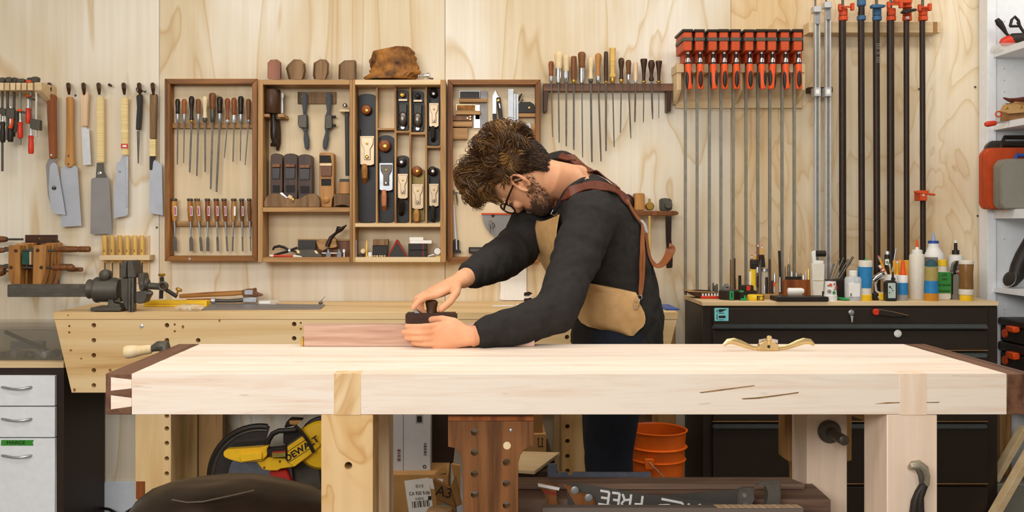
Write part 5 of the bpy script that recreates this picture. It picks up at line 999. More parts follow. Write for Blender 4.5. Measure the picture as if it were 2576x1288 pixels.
# ================================================================== things lying on the rear bench
ry = thing('folding_rule', 'yellow folding rule lying on the rear bench behind the vise', 'rule', G(440, 768, BT)); d = 3.70
for i, (a, b_, k) in enumerate(((362, 520, 0), (358, 518, 1), (366, 519, 2))): part(B().box(wx(a, d), wx(b_, d), d+.02*k, d+.02*k+.017, BT+.0005, BT+.023-.0015*(k == 1)), 'rule_leaf', 'yellow', ry, .0008)
part(B().box(wx(370, d), wx(515, d), d-.0006, d, BT+.010, BT+.0115), 'scale_line', 'oak_x', ry)
pb_ = thing('parts_bag', 'small crumpled clear bag of brass screws on the rear bench', 'bag', G(472, 778, BT))
b = B(); b.sph(Vector((wx(475, 3.53), 3.53, BT+.012)), (.058, .03, .013), 18, 8)
for p in b.v: p.z = max(BT+.0004, p.z+.009*mnoise.noise(p*45)); p.y += .006*mnoise.noise(p*60+Vector((5, 0, 0)))
part(b, 'bag', 'clear', pb_)
for i, (x, r) in enumerate(((450, .004), (468, .003), (482, .006), (490, .006), (496, .005))): part(B().cyl((wx(x, 3.53), 3.53, BT+.008), (wx(x+5, 3.53), 3.535, BT+.008), r, seg=8), 'brass_screw', 'brass', pb_)
zz = BT+.0015
one(B().ext([G(505, 779.5, zz), G(806, 777.5, zz), G(818, 767, zz), G(535, 763.5, zz)], (0, 0, .002)), 'steel_plate', 'blade_dark', 'long flat steel blade lying on the rear bench', 'steel blade')
hm1 = thing('hammer', 'hammer with honey wooden handle lying on top of another hammer', 'hammer', G(560, 762, BT)); d = 3.85
part(B().tube([P(452, 745, d), P(520, 741, d), P(585, 738, d), P(612, 736, d)], [.009, .0105, .011, .010], 10), 'handle', 'honey_x', hm1); part(B().poly([(608, 730), (620, 727), (635, 727), (638, 724), (642, 726), (642, 735), (660, 742), (655, 746), (640, 747), (610, 747)], d-.016, d+.016), 'head', 'midwood', hm1, .003); part(B().pb(614, 636, 729, 742, d-.018, d-.012), 'steel_cheek', 'steel', hm1, .002)
hm2 = thing('hammer', 'dark hammer with red-brown grip lying under the honey-handled one', 'hammer', G(580, 765, BT)); d = 3.80
part(B().cyl(P(470, 758, d), P(532, 756.5, d), .010, seg=10), 'handle', 'redwood', hm2); part(B().cyl(P(532, 756.5, d), P(542, 756.3, d), .011, seg=10), 'ferrule', 'bright', hm2); part(B().tube([P(542, 756.3, d), P(575, 757, d), P(612, 755, d)], [.008, .007, .009], 10), 'shank', 'darksteel', hm2)
part(B().pb(610, 646, 748, 762, d-.014, d+.014), 'head', 'steel', hm2, .003)
t = thing('screw_box', 'small clear box with white label on the rear bench beside the hammers', 'box', G(672, 765, BT)); d = 3.77
part(B().box(wx(650, d), wx(698, d), d, d+.05, BT+.0005, BT+.019), 'box', 'clear', t, .001); part(B().box(wx(652, d), wx(680, d), d-.0008, d-.0002, BT+.006, BT+.017), 'label_sticker', 'paper', t); part(B().box(wx(652, d), wx(692, d), d+.004, d+.045, BT+.001, BT+.007), 'screws', 'pinkwood', t)
t = thing('wire_bit', 'tiny bent wire with a twist of metal on the steel blade', 'wire', G(806, 765, BT)); d = 3.66
part(B().tube([P(802, 765, d), P(808, 757, d), P(812, 752, d), P(818, 745, d)], [.003, .003, .0016, .001], 6), 'wire', 'steel', t); part(B().sph(P(807, 762, d), (.009, .006, .006), 8, 6), 'twist', 'darksteel', t)
for (a, b_, y, m, nm, lab, r) in ((1240, 1290, 771, 'white', 'lollipop_stick', 'thin white-tipped stick lying on the rear bench below the clipboard', .0026), (1300, 1322, 770, 'paper', 'chalk_stick', 'short stick of white chalk on the rear bench below the clipboard', .005)):
    p0 = G(a, y+1, BT); p1 = G(b_, y, BT); one(B().cyl(p0+Vector((0, 0, r+.0004)), p1+Vector((0, 0, r+.0004)), r, seg=8), nm, m, lab, 'stick')
one(B().box(wx(1668, 3.6), wx(1702, 3.6), 3.55, 3.75, BT+.0005, BT+.006), 'blue_folder', 'darkblue', 'thin dark blue folder on the far end of the rear bench', 'folder', bev=.0006)
# ================================================================== clutter on the tool chest
ZC = wz(758, DC)+.0004
def dd(py): return (H-ZC)*F/(py-CY)                 # distance of a thing whose foot shows at py on the chest top
def bottle(name, label, cat, rows, d, m, caps, fl=1., seg=20, extra=()):
    """turned body plus caps / bands: caps = (part name, rows, material)"""
    t = thing(name, label, cat, P(rows[0][0], max(r[1] for r in rows), d))
    part(B().vt(rows, d, seg, fl), 'body', m, t)
    for (nm, rr, mm) in caps: part(B().vt(rr, d, seg, fl if len(rr) > 2 else 1.), nm, mm, t)
    return t
d = 3.88
t = thing('pen_tray', 'dark shallow wooden tray at the corner of the chest top', 'tray', G(1768, 747, ZC)); d = 3.78
part(B().poly([(1731, 733), (1800, 736), (1797, 742), (1785, 749), (1765, 750.5), (1748, 745)], d, d+.10), 'tray', 'darkwood_x', t, .002); part(B().poly([(1731, 732), (1800, 735), (1800, 736.5), (1731, 734)], d-.002, d+.10), 'rim', 'oak_x', t)
one(B().poly([(1747, 731), (1765, 730), (1790, 731.5), (1790, 734.5), (1747, 733)], d+.02, d+.06), 'black_notebook', 'black', 'thin black case lying across the dark tray', 'case', bev=.0008)
rs_ = thing('bit_strip', 'strip of white bits in red holders on the chest top', 'bit holder', G(1786, 751, ZC)); d = dd(751.5)
part(B().pb(1764, 1808, 745, 751, d, d+.02), 'strip', 'redplastic', rs_, .001)
for i in range(6): part(B().vt([(1768+i*7.6, 738, 2.3), (1768+i*7.6, 745.5, 2.6)], d+.008, 8), 'bit', 'whiteplastic', rs_)
for i, (x, y, r) in enumerate(((1794, 711, 2.5), (1799, 718, 3), (1803, 714, 3), (1783, 722, 2))): one(B().vt([(x, y, r*.6), (x, y+4, r), (x, 742, r)], dd(747), 8), 'punch', 'darksteel', ['tallest small steel punch behind the tape measure', 'thick steel punch beside the tallest small one', 'blunt steel punch nearest the black tape measure', 'shortest steel punch behind the red bit strip'][i], 'punch', 'steel punches by the tape measure')
t = thing('tape_measure', 'black round tape measure with green label on the chest top', 'tape measure', G(1834, 755, ZC)); d = dd(754.5)
part(B().vt([(1835, 730, 24), (1835, 732, 26.5), (1835, 752, 26.5), (1835, 754.3, 25)], d+.03, 24, .9), 'case', 'black', t); part(B().vt([(1835, 729.2, 24), (1835, 730, 24)], d+.03, 24, .9), 'top_disc', 'darksteel', t); part(B().pb(1836, 1846, 733, 754, d-.0145, d-.004), 'green_label', 'green', t, .001); part(B().pb(1839.5, 1842.5, 736, 750, d-.0152, d-.0144), 'slot_mark', 'inkdark', t)
t = thing('green_clip', 'small green and black spring clip between two tape measures', 'clip', G(1870, 756, ZC)); d = dd(756)
part(B().pb(1862, 1870, 735, 756, d, d+.02), 'body', 'black', t, .002); part(B().pb(1863, 1879, 751, 756, d-.003, d+.015), 'foot', 'green', t, .001); part(B().pb(1872, 1876, 743, 751, d, d+.01), 'arm', 'green', t); part(B().pb(1862, 1871, 731.5, 735, d, d+.02), 'tip', 'green', t)
t = thing('chalk_reel', 'yellow round chalk reel with black ribs on the chest front edge', 'reel', G(1900, 758, ZC)); d = dd(757)
part(B().vt([(1900, 741, 17), (1900, 743, 20), (1900, 749, 21.5), (1900, 755, 20), (1900, 757.4, 17)], d+.034, 24, 1), 'case', 'yellow', t)
for a in range(5): part(B().pb(1905+a*3.6, 1907.2+a*3.6, 744, 755, d-.003+.0035*a, d+.01+.004*a), 'rib', 'black', t)
t = thing('charger', 'black charger with red square behind the yellow reel', 'charger', G(1884, 752, ZC)); d = dd(752)
part(B().pb(1867, 1896, 718, 731, d+.01, d+.05), 'upper', 'black', t, .002); part(B().pb(1872, 1904, 731.3, 752, d+.004, d+.05), 'lower', 'black', t, .002); part(B().pb(1878, 1888, 719, 730.6, d+.0092, d+.012), 'red_square', 'redplastic', t)
for i, (x0, x1, y0, y1, m, lab) in enumerate(((1837, 1840, 653, 742, 'midwood', 'slim dark file standing behind the tape measure'), (1847, 1850.5, 650, 742, 'darkwood', 'taller slim dark file standing behind the tape measure'), (1858, 1865, 693, 742, 'black', 'short thick black marker standing behind the green clip'), (1849, 1852, 700, 742, 'brass', 'thin brass rod standing before the dark files'))):
    one(B().pb(x0, x1, y0, y1, dd(747), dd(747)+.006), 'bench_tool', m, lab, 'tool', 'tools standing behind the tape measure', bev=.0005)
one(B().lathe(P(1829, 719, dd(746.5)), (0, 1, 0), [(0, .009), (.004, .0095), (.02, .0095)], 14).pb(1820, 1838, 722, 741.5, dd(746.5), dd(746.5)+.02), 'pulley', 'steel', 'small steel pulley block behind the black tape measure', 'pulley')
# pencil jar cluster
d = 3.80
t = thing('glass_jar', 'clear glass jar with metal lid among the pencils', 'jar', P(1922, 741, d)); part(B().vt([(1923, 683, 9), (1923, 688, 10), (1923, 736, 10), (1923, 740, 9)], d+.03, 16), 'glass', 'clear', t); part(B().vt([(1923, 675, 9.4), (1923, 677, 10.4), (1923, 683, 10.4)], d+.03, 16), 'lid', 'steel', t)
t = thing('box_cutter', 'yellow box cutter standing in the tool cluster', 'cutter', P(1896, 741, d)); part(B().pb(1889.5, 1901, 677, 741, d, d+.014), 'body', 'yellow', t, .002); part(B().pb(1885.5, 1889.3, 683, 741, d+.002, d+.010), 'spine', 'paper', t)
t = thing('black_clamp_pad', 'black block with round socket on top of the tool cluster', 'block', P(1899, 677, d)); part(B().pb(1890, 1909, 653, 676.6, d-.004, d+.02), 'block', 'black', t, .003); part(B().ring(P(1898, 659.5, d-.005), (0, 1, 0), .0065, .002, 14, 6), 'socket', 'darksteel', t)
one(B().poly([(1911, 641), (1923, 641), (1926, 672), (1915, 674)], d+.005, d+.025), 'black_pouch', 'black', 'black pointed pencil pouch standing high in the cluster', 'pouch', bev=.0015)
def pencil(label, px, y0, y1, m, d, lean=0, grp='pencils in the cluster', r=2.0, eraser=True):
    t = thing('pencil', label, 'pencil', P(px, y1, d), grp); L = y1-y0
    part(B().vt([(px+lean, y0+7, r), (px, y1, r)], d, 6), 'shaft', m, t)
    if eraser: part(B().vt([(px+lean*1.0, y0, r*.85), (px+lean, y0+3, r)], d, 8), 'eraser', 'pinkrubber', t); part(B().vt([(px+lean, y0+3, r*1.05), (px+lean, y0+7.5, r*1.05)], d, 8), 'ferrule', 'bright', t)
pencil('yellow pencil with pink eraser, tallest in the black pouch', 1917.5, 617, 645, 'pencil', d+.015); pencil('dark red pencil with brass band rising behind the black block', 1907, 613, 660, 'redwood', d+.025); pencil('short orange pencil with white band over the black block', 1900.5, 635, 655, 'pencil', d+.02); pencil('thin pencil stub at the outer side of the black block', 1891.5, 641, 660, 'oak_x', d+.02)
for i, (x0, x1, y0, y1, m, lab) in enumerate(((1902.5, 1908, 672, 683, 'bright', 'bright capped pen in the cluster'), (1903, 1908, 693, 720, 'black', 'black pen below the bright cap'), (1912, 1915.5, 654, 738, 'darksteel', 'tall dark rod in front of the glass jar'), (1933.5, 1938.5, 652, 738, 'darkwood', 'tall dark square rod at the far side of the cluster'), (1899, 1903, 720, 735, 'bright', 'small bright barrel at the foot of the cluster'), (1925, 1932, 697, 738, 'black', 'black driver in front of the jar'), (1921, 1926, 718, 741, 'bright', 'bright socket at the foot of the jar'), (1940, 1946, 706, 738, 'darkwood_x', 'dark wooden peg beside the tall square rod'))):
    one(B().vt([((x0+x1)/2, y0, (x1-x0)*.4), ((x0+x1)/2, y0+2, (x1-x0)/2), ((x0+x1)/2, y1+3, (x1-x0)/2)], d-.008+.004*i, 10), 'cluster_tool', m, lab, 'tool', 'tools in the pencil cluster')
one(B().pb(1924, 1953, 741.5, 752.5, dd(752.5), dd(752.5)+.08), 'oak_tray', 'oak_x', 'low tan wooden tray edge beside the yellow reel', 'tray', bev=.001)
t = thing('screwdriver', 'small screwdriver with orange grip standing in the holder', 'screwdriver', P(1948, 741, 3.8)); part(B().vt([(1947.5, 710, 2.2), (1947.5, 712, 2.6), (1947.5, 721, 2.4)], 3.79, 10), 'grip', 'orange', t); part(B().vt([(1947.5, 721, 2), (1947.5, 735, 1.8)], 3.79, 8), 'shank', 'bright', t); part(B().vt([(1949, 686, 1), (1949, 692, 3), (1949, 712, 3.4)], 3.8, 8), 'head', 'steel', t)
one(B().poly([(1958.5, 631), (1964, 631), (1965, 660), (1968, 738), (1962, 738), (1960, 660)], 3.78, 3.79), 'black_brush', 'black', 'tall thin black handle standing before the wooden holder', 'handle', bev=.001)
one(B().vt([(1962, 697, 1.6), (1962, 735, 2)], 3.77, 8), 'steel_pick', 'bright', 'thin bright pick standing beside the tall black handle', 'pick')
t = thing('bit_holder', 'red-brown wooden holder block full of drill bits', 'holder', G(2007, 750, ZC)); d = dd(749)
part(B().poly([(1972, 710), (1975, 704), (2045, 704), (2045, 749), (1970, 749)], d, d+.06), 'block', 'redwood', t, .0015)
for i, (x, y, r, m) in enumerate(((1975, 668, 1, 'darksteel'), (1984, 649, 1.2, 'steel'), (1984, 664, 3.6, 'darksteel'), (1992, 683, 1.6, 'bright'), (1998, 687, 2, 'darksteel'), (2003, 686, 2, 'steel'), (2009, 688, 2.6, 'darksteel'), (2015, 687, 2.2, 'darksteel'), (2021, 692, 2, 'bright'), (2027, 681, 1.6, 'steel'), (2033.5, 675, 2.2, 'brass'), (2040, 674, 2, 'darksteel'))):
    one(B().vt([(x, y, r*.4), (x, y+6, r), (x, 699, r), (x, 703.5, r*1.3)], d+.03, 8), 'drill_bit', m, [ 'hair-thin', 'tallest bright', 'thick ribbed', 'small bright', 'short dark', 'short grey', 'stout dark', 'blunt dark', 'little bright', 'slender grey', 'pointed brass', 'dark end'][i]+' bit standing in the red-brown holder', 'drill bit', 'bits in the wooden holder')
one(B().pb(1978, 2016, 696, 703.5, d+.012, d+.022), 'dark_bit_case', 'black', 'low dark bit case lying along the red-brown holder', 'case', bev=.0008)
t = thing('bandage_roll', 'white crumpled roll in a clear dish before the red-brown holder', 'roll', G(2000, 752, ZC)); d = dd(752)
b = B().lathe(P(1981, 732, d), (1, 0, 0), [(0, .007), (.003, .0115), (.055, .012), (.064, .0105), (.066, .006)], 14)
for p in b.v: p.z += .003*mnoise.noise(p*70)
part(b, 'roll', 'paper', t); part(B().vt([(2000, 738, 19), (2000, 751, 17)], d, 18, .6), 'dish', 'clear', t)
t = thing('bit_tray', 'long black open tray of brass bits on the chest front edge', 'tray', G(2019, 759, ZC)); d = dd(758.5)
part(B().pb(1954, 2085, 747, 758.3, d+.002, d+.09), 'tray', 'black', t, .002); part(B().pb(2070, 2078, 733, 747, d+.05, d+.06), 'latch', 'black', t, .001)
for i in range(9): part(B().vt([(1986+i*6.5+(12 if i > 4 else 0), 745.4, 1.5), (1986+i*6.5+(12 if i > 4 else 0), 747.5, 1.7)], d+.04, 8), 'brass_bit', 'brass', t)
t = thing('glue_roller', 'cream wooden glue roller with dark rubber roll standing on the chest', 'roller', G(2058, 753, ZC)); d = dd(752.5)
part(B().poly([(2044, 664), (2047, 662), (2072, 662), (2075, 665), (2074, 700), (2072, 752), (2046, 752), (2044, 700)], d, d+.03), 'handle_block', 'milky', t, .002); part(B().pb(2045, 2074, 705.5, 707, d-.0004, d+.001), 'glue_line', 'goldbrass', t)
part(B().poly([(2043, 634), (2053, 630), (2053, 655), (2073, 656), (2073, 662), (2044, 662)], d+.008, d+.024), 'frame', 'whiteplastic', t, .002); part(B().cyl(P(2053, 638, d+.014), P(2076, 638, d+.014), .0125, seg=18), 'roll', 'cable', t)
t = thing('paper_cup', 'white paper cup with red and green dots on the chest', 'cup', G(2088, 758, ZC)); d = dd(757.5)
part(B().vt([(2089, 706, 13), (2089, 742, 15.5), (2089, 743, 16.5), (2089, 756.5, 16)], d+.025, 24), 'cup', 'whiteplastic', t); part(B().vt([(2089, 703, 13), (2089, 706, 14)], d+.025, 20), 'lid', 'black', t)
for (x, y, r, m) in ((2084, 716, 4.2, 'pinkrubber'), (2094, 714, 2.2, 'redplastic'), (2099, 723, 4.5, 'pinkrubber'), (2092, 735, 3.8, 'greenlabel'), (2079, 718, 2, 'greenlabel'), (2093, 728, 1.6, 'greenlabel'), (2081, 732, 5, 'greycase')):
    rr = 14.2+(y-706)*.07; dx = (x-2089)/rr; yy = math.sqrt(max(0, 1-dx*dx)); n_ = Vector((dx, -yy, 0)); q = (d+.025)/F
    c0 = P(2089, y, d+.025)+n_*rr*q; part(B().lathe(c0-n_*.001, n_, [(0, r*q), (.0016, r*q)], 14), 'printed_dot', m, t)
t = thing('needle_file_block', 'black block bristling with slanting needle files', 'file block', G(2114, 755, ZC)); d = dd(754)
part(B().poly([(2104, 704), (2125, 702), (2125, 754), (2104, 754)], d, d+.05), 'block', 'black', t, .0015)
for i, (x0, x1, y1, r) in enumerate(((2086, 2098, 663, 2.6), (2093, 2112, 651, 1.6), (2099, 2122, 648, 1.8), (2104, 2134, 652, 2), (2110, 2146, 646, 3), (2116, 2128, 672, 1.6), (2108, 2140, 660, 1.6))):
    one(B().cyl(P(x0, 703, d+.02+.004*i), P(x1, y1, d+.02+.004*i), r*d/F*.8, r*d/F, 8), 'needle_file', 'darksteel', ['shortest outer', 'second slim', 'third slim', 'fourth slanting', 'longest thick slanting', 'short inner', 'lower slanting'][i]+' needle file rising from the black block', 'file', 'needle files in the black block')
t = thing('green_knife', 'small green-handled knife lying on the chest front edge', 'knife', G(2120, 757, ZC)); part(B().tube([G(2138, 757, ZC)+Vector((0, 0, .006)), G(2120, 756, ZC)+Vector((0, 0, .007)), G(2106, 754, ZC)+Vector((0, 0, .007))], [.004, .0055, .005], 8), 'handle', 'green', t); part(B().cyl(G(2106, 754, ZC)+Vector((0, 0, .006)), G(2094, 753, ZC)+Vector((0, 0, .005)), .0022), 'blade', 'steel', t)
d = dd(757.5)+.03
t = bottle('clear_bottle', 'clear plastic bottle with white cap and paper label on the chest', 'bottle', [(2146, 695, 10), (2146, 697, 18), (2146, 702, 20.5), (2146, 752, 20.5), (2146, 757, 18)], d, mat('cloudy_plastic', '#D5D8D8', .3, alpha=.75), [('neck', [(2146, 687, 9.5), (2146, 696, 9.8)], 'milky'), ('cap', [(2146, 680.5, 9), (2146, 682, 10.2), (2146, 692, 10.2)], 'whiteplastic')])
part(B().pb(2136, 2164, 713, 747, d-.0325, d-.018), 'label_paper', 'paper', t, .001); text('||||', .012, 'label_print', 'inkdark', t, P(2141, 741, d-.0332), sx=.5)
d = dd(757.5)+.028
t = bottle('blue_glue_jar', 'upturned glue jar with blue wrap and yellow screw cap', 'jar', [(2177, 655, 16.5), (2177, 657, 17), (2177, 700, 15), (2177, 726, 14), (2177, 740, 14.5), (2177, 744, 14)], d, 'milky', [('wrap', [(2177, 671, 17), (2177, 690, 16.4), (2177, 724, 14.6)], 'blue'), ('screw_cap', [(2177, 740, 14), (2177, 741, 15.5), (2177, 756, 15.5), (2177, 757.3, 14.5)], 'yellow'), ('top_seal', [(2178, 650, 1), (2178, 653, 3), (2178, 656, 4)], 'green')])
part(B().vt([(2161, 670, 3), (2161, 722, 3)], d+.01, 10), 'side_tube', 'blue', t)
t = thing('flashlight', 'shiny chrome flashlight leaning between jar and mug', 'flashlight', P(2190, 712, 3.72)); part(B().lathe(P(2193, 707, 3.72), (.82, 0, .57), [(0, .011), (.003, .0125), (.045, .0125), (.05, .009)], 14), 'barrel', 'chrome', t); part(B().lathe(P(2216, 691, 3.72), (.82, 0, .57), [(0, .009), (.012, .009)], 12), 'tail', 'darksteel', t)
t = thing('mug', 'white mug with thick handle holding pencils', 'mug', G(2242, 756, ZC)); d = dd(753)+.03
part(B().vt([(2242, 691, 18), (2242, 693, 18.6), (2242, 752, 18)], d, 24), 'cup', 'whiteplastic', t); part(B().tube([P(2225, 699, d), P(2208, 701, d), P(2202, 715, d), P(2204, 732, d), P(2214, 738, d), P(2225, 737, d)], .0045, 8), 'handle', 'whiteplastic', t); part(B().poly([(2227, 720), (2230, 716), (2231, 735), (2226, 735)], d-.024, d-.02), 'painted_flame', 'orange', t)
for (x0, y0, x1, y1, m, lab, e) in ((2212, 650, 2232, 695, 'pencil', 'long yellow pencil leaning out of the mug', 1), (2238, 668, 2242, 695, 'goldbrass', 'pale pencil with green end standing in the mug', 0), (2257, 660, 2257, 695, 'pencil', 'upright yellow pencil at the far side of the mug', 1)):
    t2 = thing('pencil', lab, 'pencil', P(x1, y1, d), 'pencils in the mug'); dv = P(x1, y1, d)-P(x0, y0, d); part(B().cyl(P(x0, y0, d), P(x1, y1, d), .0042, seg=6), 'shaft', m, t2)
    part(B().cyl(P(x0, y0, d)-dv.normalized()*.012, P(x0, y0, d)-dv.normalized()*.005, .0036, seg=8), 'eraser', 'pinkrubber' if e else 'green', t2); part(B().cyl(P(x0, y0, d)-dv.normalized()*.006, P(x0, y0, d)+dv.normalized()*.004, .0044, seg=8), 'ferrule', 'bright', t2)
t = thing('striped_marker', 'white and red striped marker lying against the mug', 'marker', P(2222, 690, 3.74)); part(B().cyl(P(2212, 668, 3.735), P(2228, 690, 3.735), .0055), 'barrel', 'whiteplastic', t); part(B().cyl(P(2216, 674, 3.7345), P(2218, 677, 3.7345), .006).cyl(P(2221, 681, 3.7345), P(2223, 684, 3.7345), .006), 'stripe', 'redplastic', t)
t = bottle('black_marker', 'tall black marker with white emblem standing behind the mug', 'marker', [(2232, 640, 6), (2232, 642, 6.5), (2232, 690, 6.5), (2232, 742, 6.5)], 3.86, 'black', [('cap', [(2232, 632, 4.5), (2232, 634, 5.6), (2232, 640, 5.6)], 'bright')]); part(B().pb(2227.5, 2237, 652, 667, 3.847, 3.852), 'emblem', 'paper', t, .001); text('e', .02, 'emblem_letter', 'inkdark', t, P(2232, 659, 3.8465))
one(B().cyl(P(2243, 690, 3.85), P(2254, 625, 3.85), .0025, .0032, 8), 'thin_rod', 'steel', 'thin steel rod leaning up behind the mug', 'rod')
t = thing('yellow_tape', 'small yellow and black tape measure beneath the mug handle', 'tape measure', G(2214, 756, ZC)); d = dd(755.5); part(B().pb(2211, 2230, 738, 755.3, d-.005, d+.02), 'case', 'yellow', t, .003); part(B().pb(2198, 2212, 738, 755.3, d-.004, d+.018), 'grip', 'black', t, .003); text('M', .012, 'mark', 'paper', t, P(2211, 748, d-.0058))
t = thing('ink_bottle', 'small dark glass bottle with pale label before the mug', 'bottle', G(2244, 758, ZC)); d = dd(757.8)
part(B().poly([(2231, 757.5), (2231, 711), (2236, 706), (2253, 706), (2258, 711), (2258, 757.5)], d, d+.035), 'body', 'dk_tin', t, .003, seg=2); part(B().vt([(2247, 699, 5), (2247, 706, 5)], d+.018, 12), 'neck', 'black', t); part(B().vt([(2246, 684, 2), (2246, 700, 3.4)], d+.018, 10), 'dropper', 'black', t); part(B().pb(2234, 2253, 712, 750, d-.0008, d), 'label_paper', mat('pale_green_label', '#B9C4B8', .7), t)
for (x, y, w2, h2) in ((2239, 722, 4, 5), (2246, 731, 3, 2), (2238, 736, 3, 2), (2243, 726, 2, 3)): part(B().pb(x-w2/2, x+w2/2, y-h2/2, y+h2/2, d-.0014, d-.0007), 'label_blot', 'inkdark', t)
d = dd(757)+.025
bottle('cone_glue_bottle', 'squeeze bottle with orange cone tip and blue tape band', 'bottle', [(2271, 693, 10.5), (2271, 695, 12), (2271, 752, 12), (2271, 757, 11)], d, mat('grey_plastic', '#A8A49C', .4, alpha=.9), [('upper', [(2271, 692, 11), (2271, 695, 12.2), (2271, 711, 12.2)], 'whiteplastic'), ('tape_band', [(2271, 711, 12.3), (2271, 725, 12.4), (2271, 741, 12.3)], 'blue'), ('cone_tip', [(2271.5, 655, 3), (2271.5, 660, 4.2), (2271.5, 685, 6.6), (2271.5, 686, 7.5), (2271.5, 692, 7.8)], 'orange')])
one(B().poly([(2248, 656), (2291, 654), (2291, 751), (2250, 751)], 3.84, 3.852), 'orange_envelope', mat('manila_orange', '#E0A23C', .7), 'orange padded envelope standing behind the pencils', 'envelope', bev=.002)
t = bottle('teal_tube', 'little teal capped tube peeping above the orange envelope', 'tube', [(2282, 650, 4), (2282, 742, 4)], 3.87, 'whiteplastic', [('cap', [(2282, 643, 1), (2282, 646, 3.6), (2282, 655, 4)], 'teal')])
d = dd(753)+.032
t = bottle('milky_bottle', 'tall milky squeeze bottle with orange pointed tip', 'bottle', [(2307, 637, 10), (2307, 640, 17), (2307, 643, 18.6), (2307, 748, 18.6), (2307, 752.5, 17)], d, 'milky', [('cap', [(2307, 628, 10), (2307, 630, 12.6), (2307, 638, 12.8)], 'whiteplastic'), ('spout', [(2307, 616, 3.4), (2307, 629, 4.4)], 'whiteplastic'), ('orange_tip', [(2307, 603, 1.6), (2307, 606, 2.4), (2307, 621, 4)], 'orange')])
text('T', .03, 'hand_mark', 'darkblue', t, P(2318, 650, d-.026)); text('A', .018, 'hand_mark', 'darkblue', t, P(2318, 662, d-.026))
d = 3.86
bottle('white_glue_jug', 'large white glue jug with blue cap and pale nozzle', 'bottle', [(2348, 612, 12.5), (2348, 620, 13), (2348, 628, 17), (2348, 638, 24), (2348, 650, 26), (2348, 745, 26)], d, 'whiteplastic', [('cap', [(2348, 605.5, 11.5), (2348, 606, 12.6), (2348, 612.5, 12.6)], 'darkblue'), ('nozzle', [(2348, 585, 1.5), (2348, 592, 3), (2348, 596, 4.4), (2348, 606, 4.6)], mat('pale_blue_plastic', '#9FB0D0', .3, alpha=.85))])
d = dd(758)+.03
t = bottle('oil_bottle', 'amber oil bottle with teal stopper and blue tape band', 'bottle', [(2342.5, 671, 15.5), (2342.5, 690, 16.4), (2342.5, 708, 15.2), (2342.5, 735, 16.5), (2342.5, 757.6, 17)], d, 'olive', [('oil', [(2342.5, 737, 16.7), (2342.5, 757.4, 17.2)], 'amber'), ('tape_band', [(2342.5, 706, 16.2), (2342.5, 720, 16.6), (2342.5, 737, 17)], 'blue'), ('cover', [(2342.5, 647, 15.6), (2342.5, 669, 15.8)], 'smoke'), ('stopper', [(2342.5, 653, 4), (2342.5, 656, 9), (2342.5, 660, 13), (2342.5, 669, 15.6), (2342.5, 670, 15)], 'teal')])
t = thing('green_label_bottle', 'upturned flat glue bottle with green label and yellow cap', 'bottle', G(2372, 756, ZC)); d = dd(755)
part(B().poly([(2359, 755), (2358, 690), (2359, 684), (2393, 684), (2393, 752), (2387, 755)], d+.02, d+.06), 'body', 'milky', t, .003, seg=2); part(B().pb(2360, 2393, 684.5, 738, d+.0192, d+.0202), 'label_sheet', 'greenlabel', t)
part(B().vt([(2370, 669, 11), (2370, 684, 12)], d+.04, 16), 'neck', 'milky', t); part(B().vt([(2370, 653, 10), (2370, 654, 11.4), (2370, 668, 11.6), (2370, 669, 10.6)], d+.04, 18), 'screw_cap', 'yellow', t)
for (s, y, z_, x) in (('ORIGINAL', 732, .0115, 1.0), ('WOOD GL', 717, .0115, 1.0), ('NO', 702, .012, 1.2), ('OT', 691, .014, 1.2)): text(s, z_, 'label_lettering', 'inkdark', t, P(2376, y, d+.0187), roty=PI, sx=x*.9)
d = 3.89
bottle('nozzle_bottle', 'white bottle with tall black nozzle standing at the back', 'bottle', [(2404, 640, 9), (2404, 643, 17), (2404, 648, 18), (2404, 742, 17)], d, 'whiteplastic', [('collar', [(2404, 629, 8), (2404, 630, 8.6), (2404, 636, 8.6), (2404, 642, 9)], 'black'), ('nozzle', [(2404, 610, 3.6), (2404, 630, 4.4)], 'black'), ('tip', [(2404, 604.5, 3), (2404, 611, 3.8)], 'whiteplastic')])
t = thing('titled_bottle', 'grey bottle with black and red lettered label behind the brown one', 'bottle', G(2402, 756, ZC)); d = dd(754)
part(B().poly([(2396, 754), (2396, 690), (2402, 662), (2412, 655), (2416, 660), (2416, 754)], d+.02, d+.05), 'body', 'greycase', t, .003); part(B().poly([(2393, 682), (2413, 676), (2413, 686), (2394, 693)], d+.018, d+.022), 'label_sheet', 'black', t); part(B().pb(2410, 2414, 677, 690, d+.017, d+.0215), 'label_red', 'redplastic', t); part(B().pb(2395, 2397.5, 690, 740, d+.016, d+.02), 'strap', 'black', t); part(B().poly([(2398, 690), (2399, 668), (2406, 657), (2412, 655), (2408, 672), (2404, 688)], d+.012, d+.02), 'trigger', 'dk_tin', t, .002)
text('TITEB', .013, 'label_lettering', 'paper', t, P(2403, 684.5, d+.0172), roty=-.3)
d = dd(757.5)+.028
t = bottle('brown_glue_bottle', 'upturned waisted bottle of brown glue with yellow cap at the chest end', 'bottle', [(2430.5, 656, 15), (2430.5, 664, 17.4), (2430.5, 690, 15.5), (2430.5, 712, 16.3), (2430.5, 729, 17), (2430.5, 740, 16.6)], d, mat('brown_glue', '#8A6233', .3, col2='#6E4A22', scale=25), [('glue_top', [(2430.5, 655, 15), (2430.5, 657, 17.2), (2430.5, 664, 17.6)], 'milky'), ('shoulder', [(2430.5, 727, 17.2), (2430.5, 733, 17.6), (2430.5, 741, 17)], 'milky'), ('screw_cap', [(2430.5, 741, 14.5), (2430.5, 742, 15.6), (2430.5, 756, 15.6), (2430.5, 757.3, 14.6)], 'yellow')])

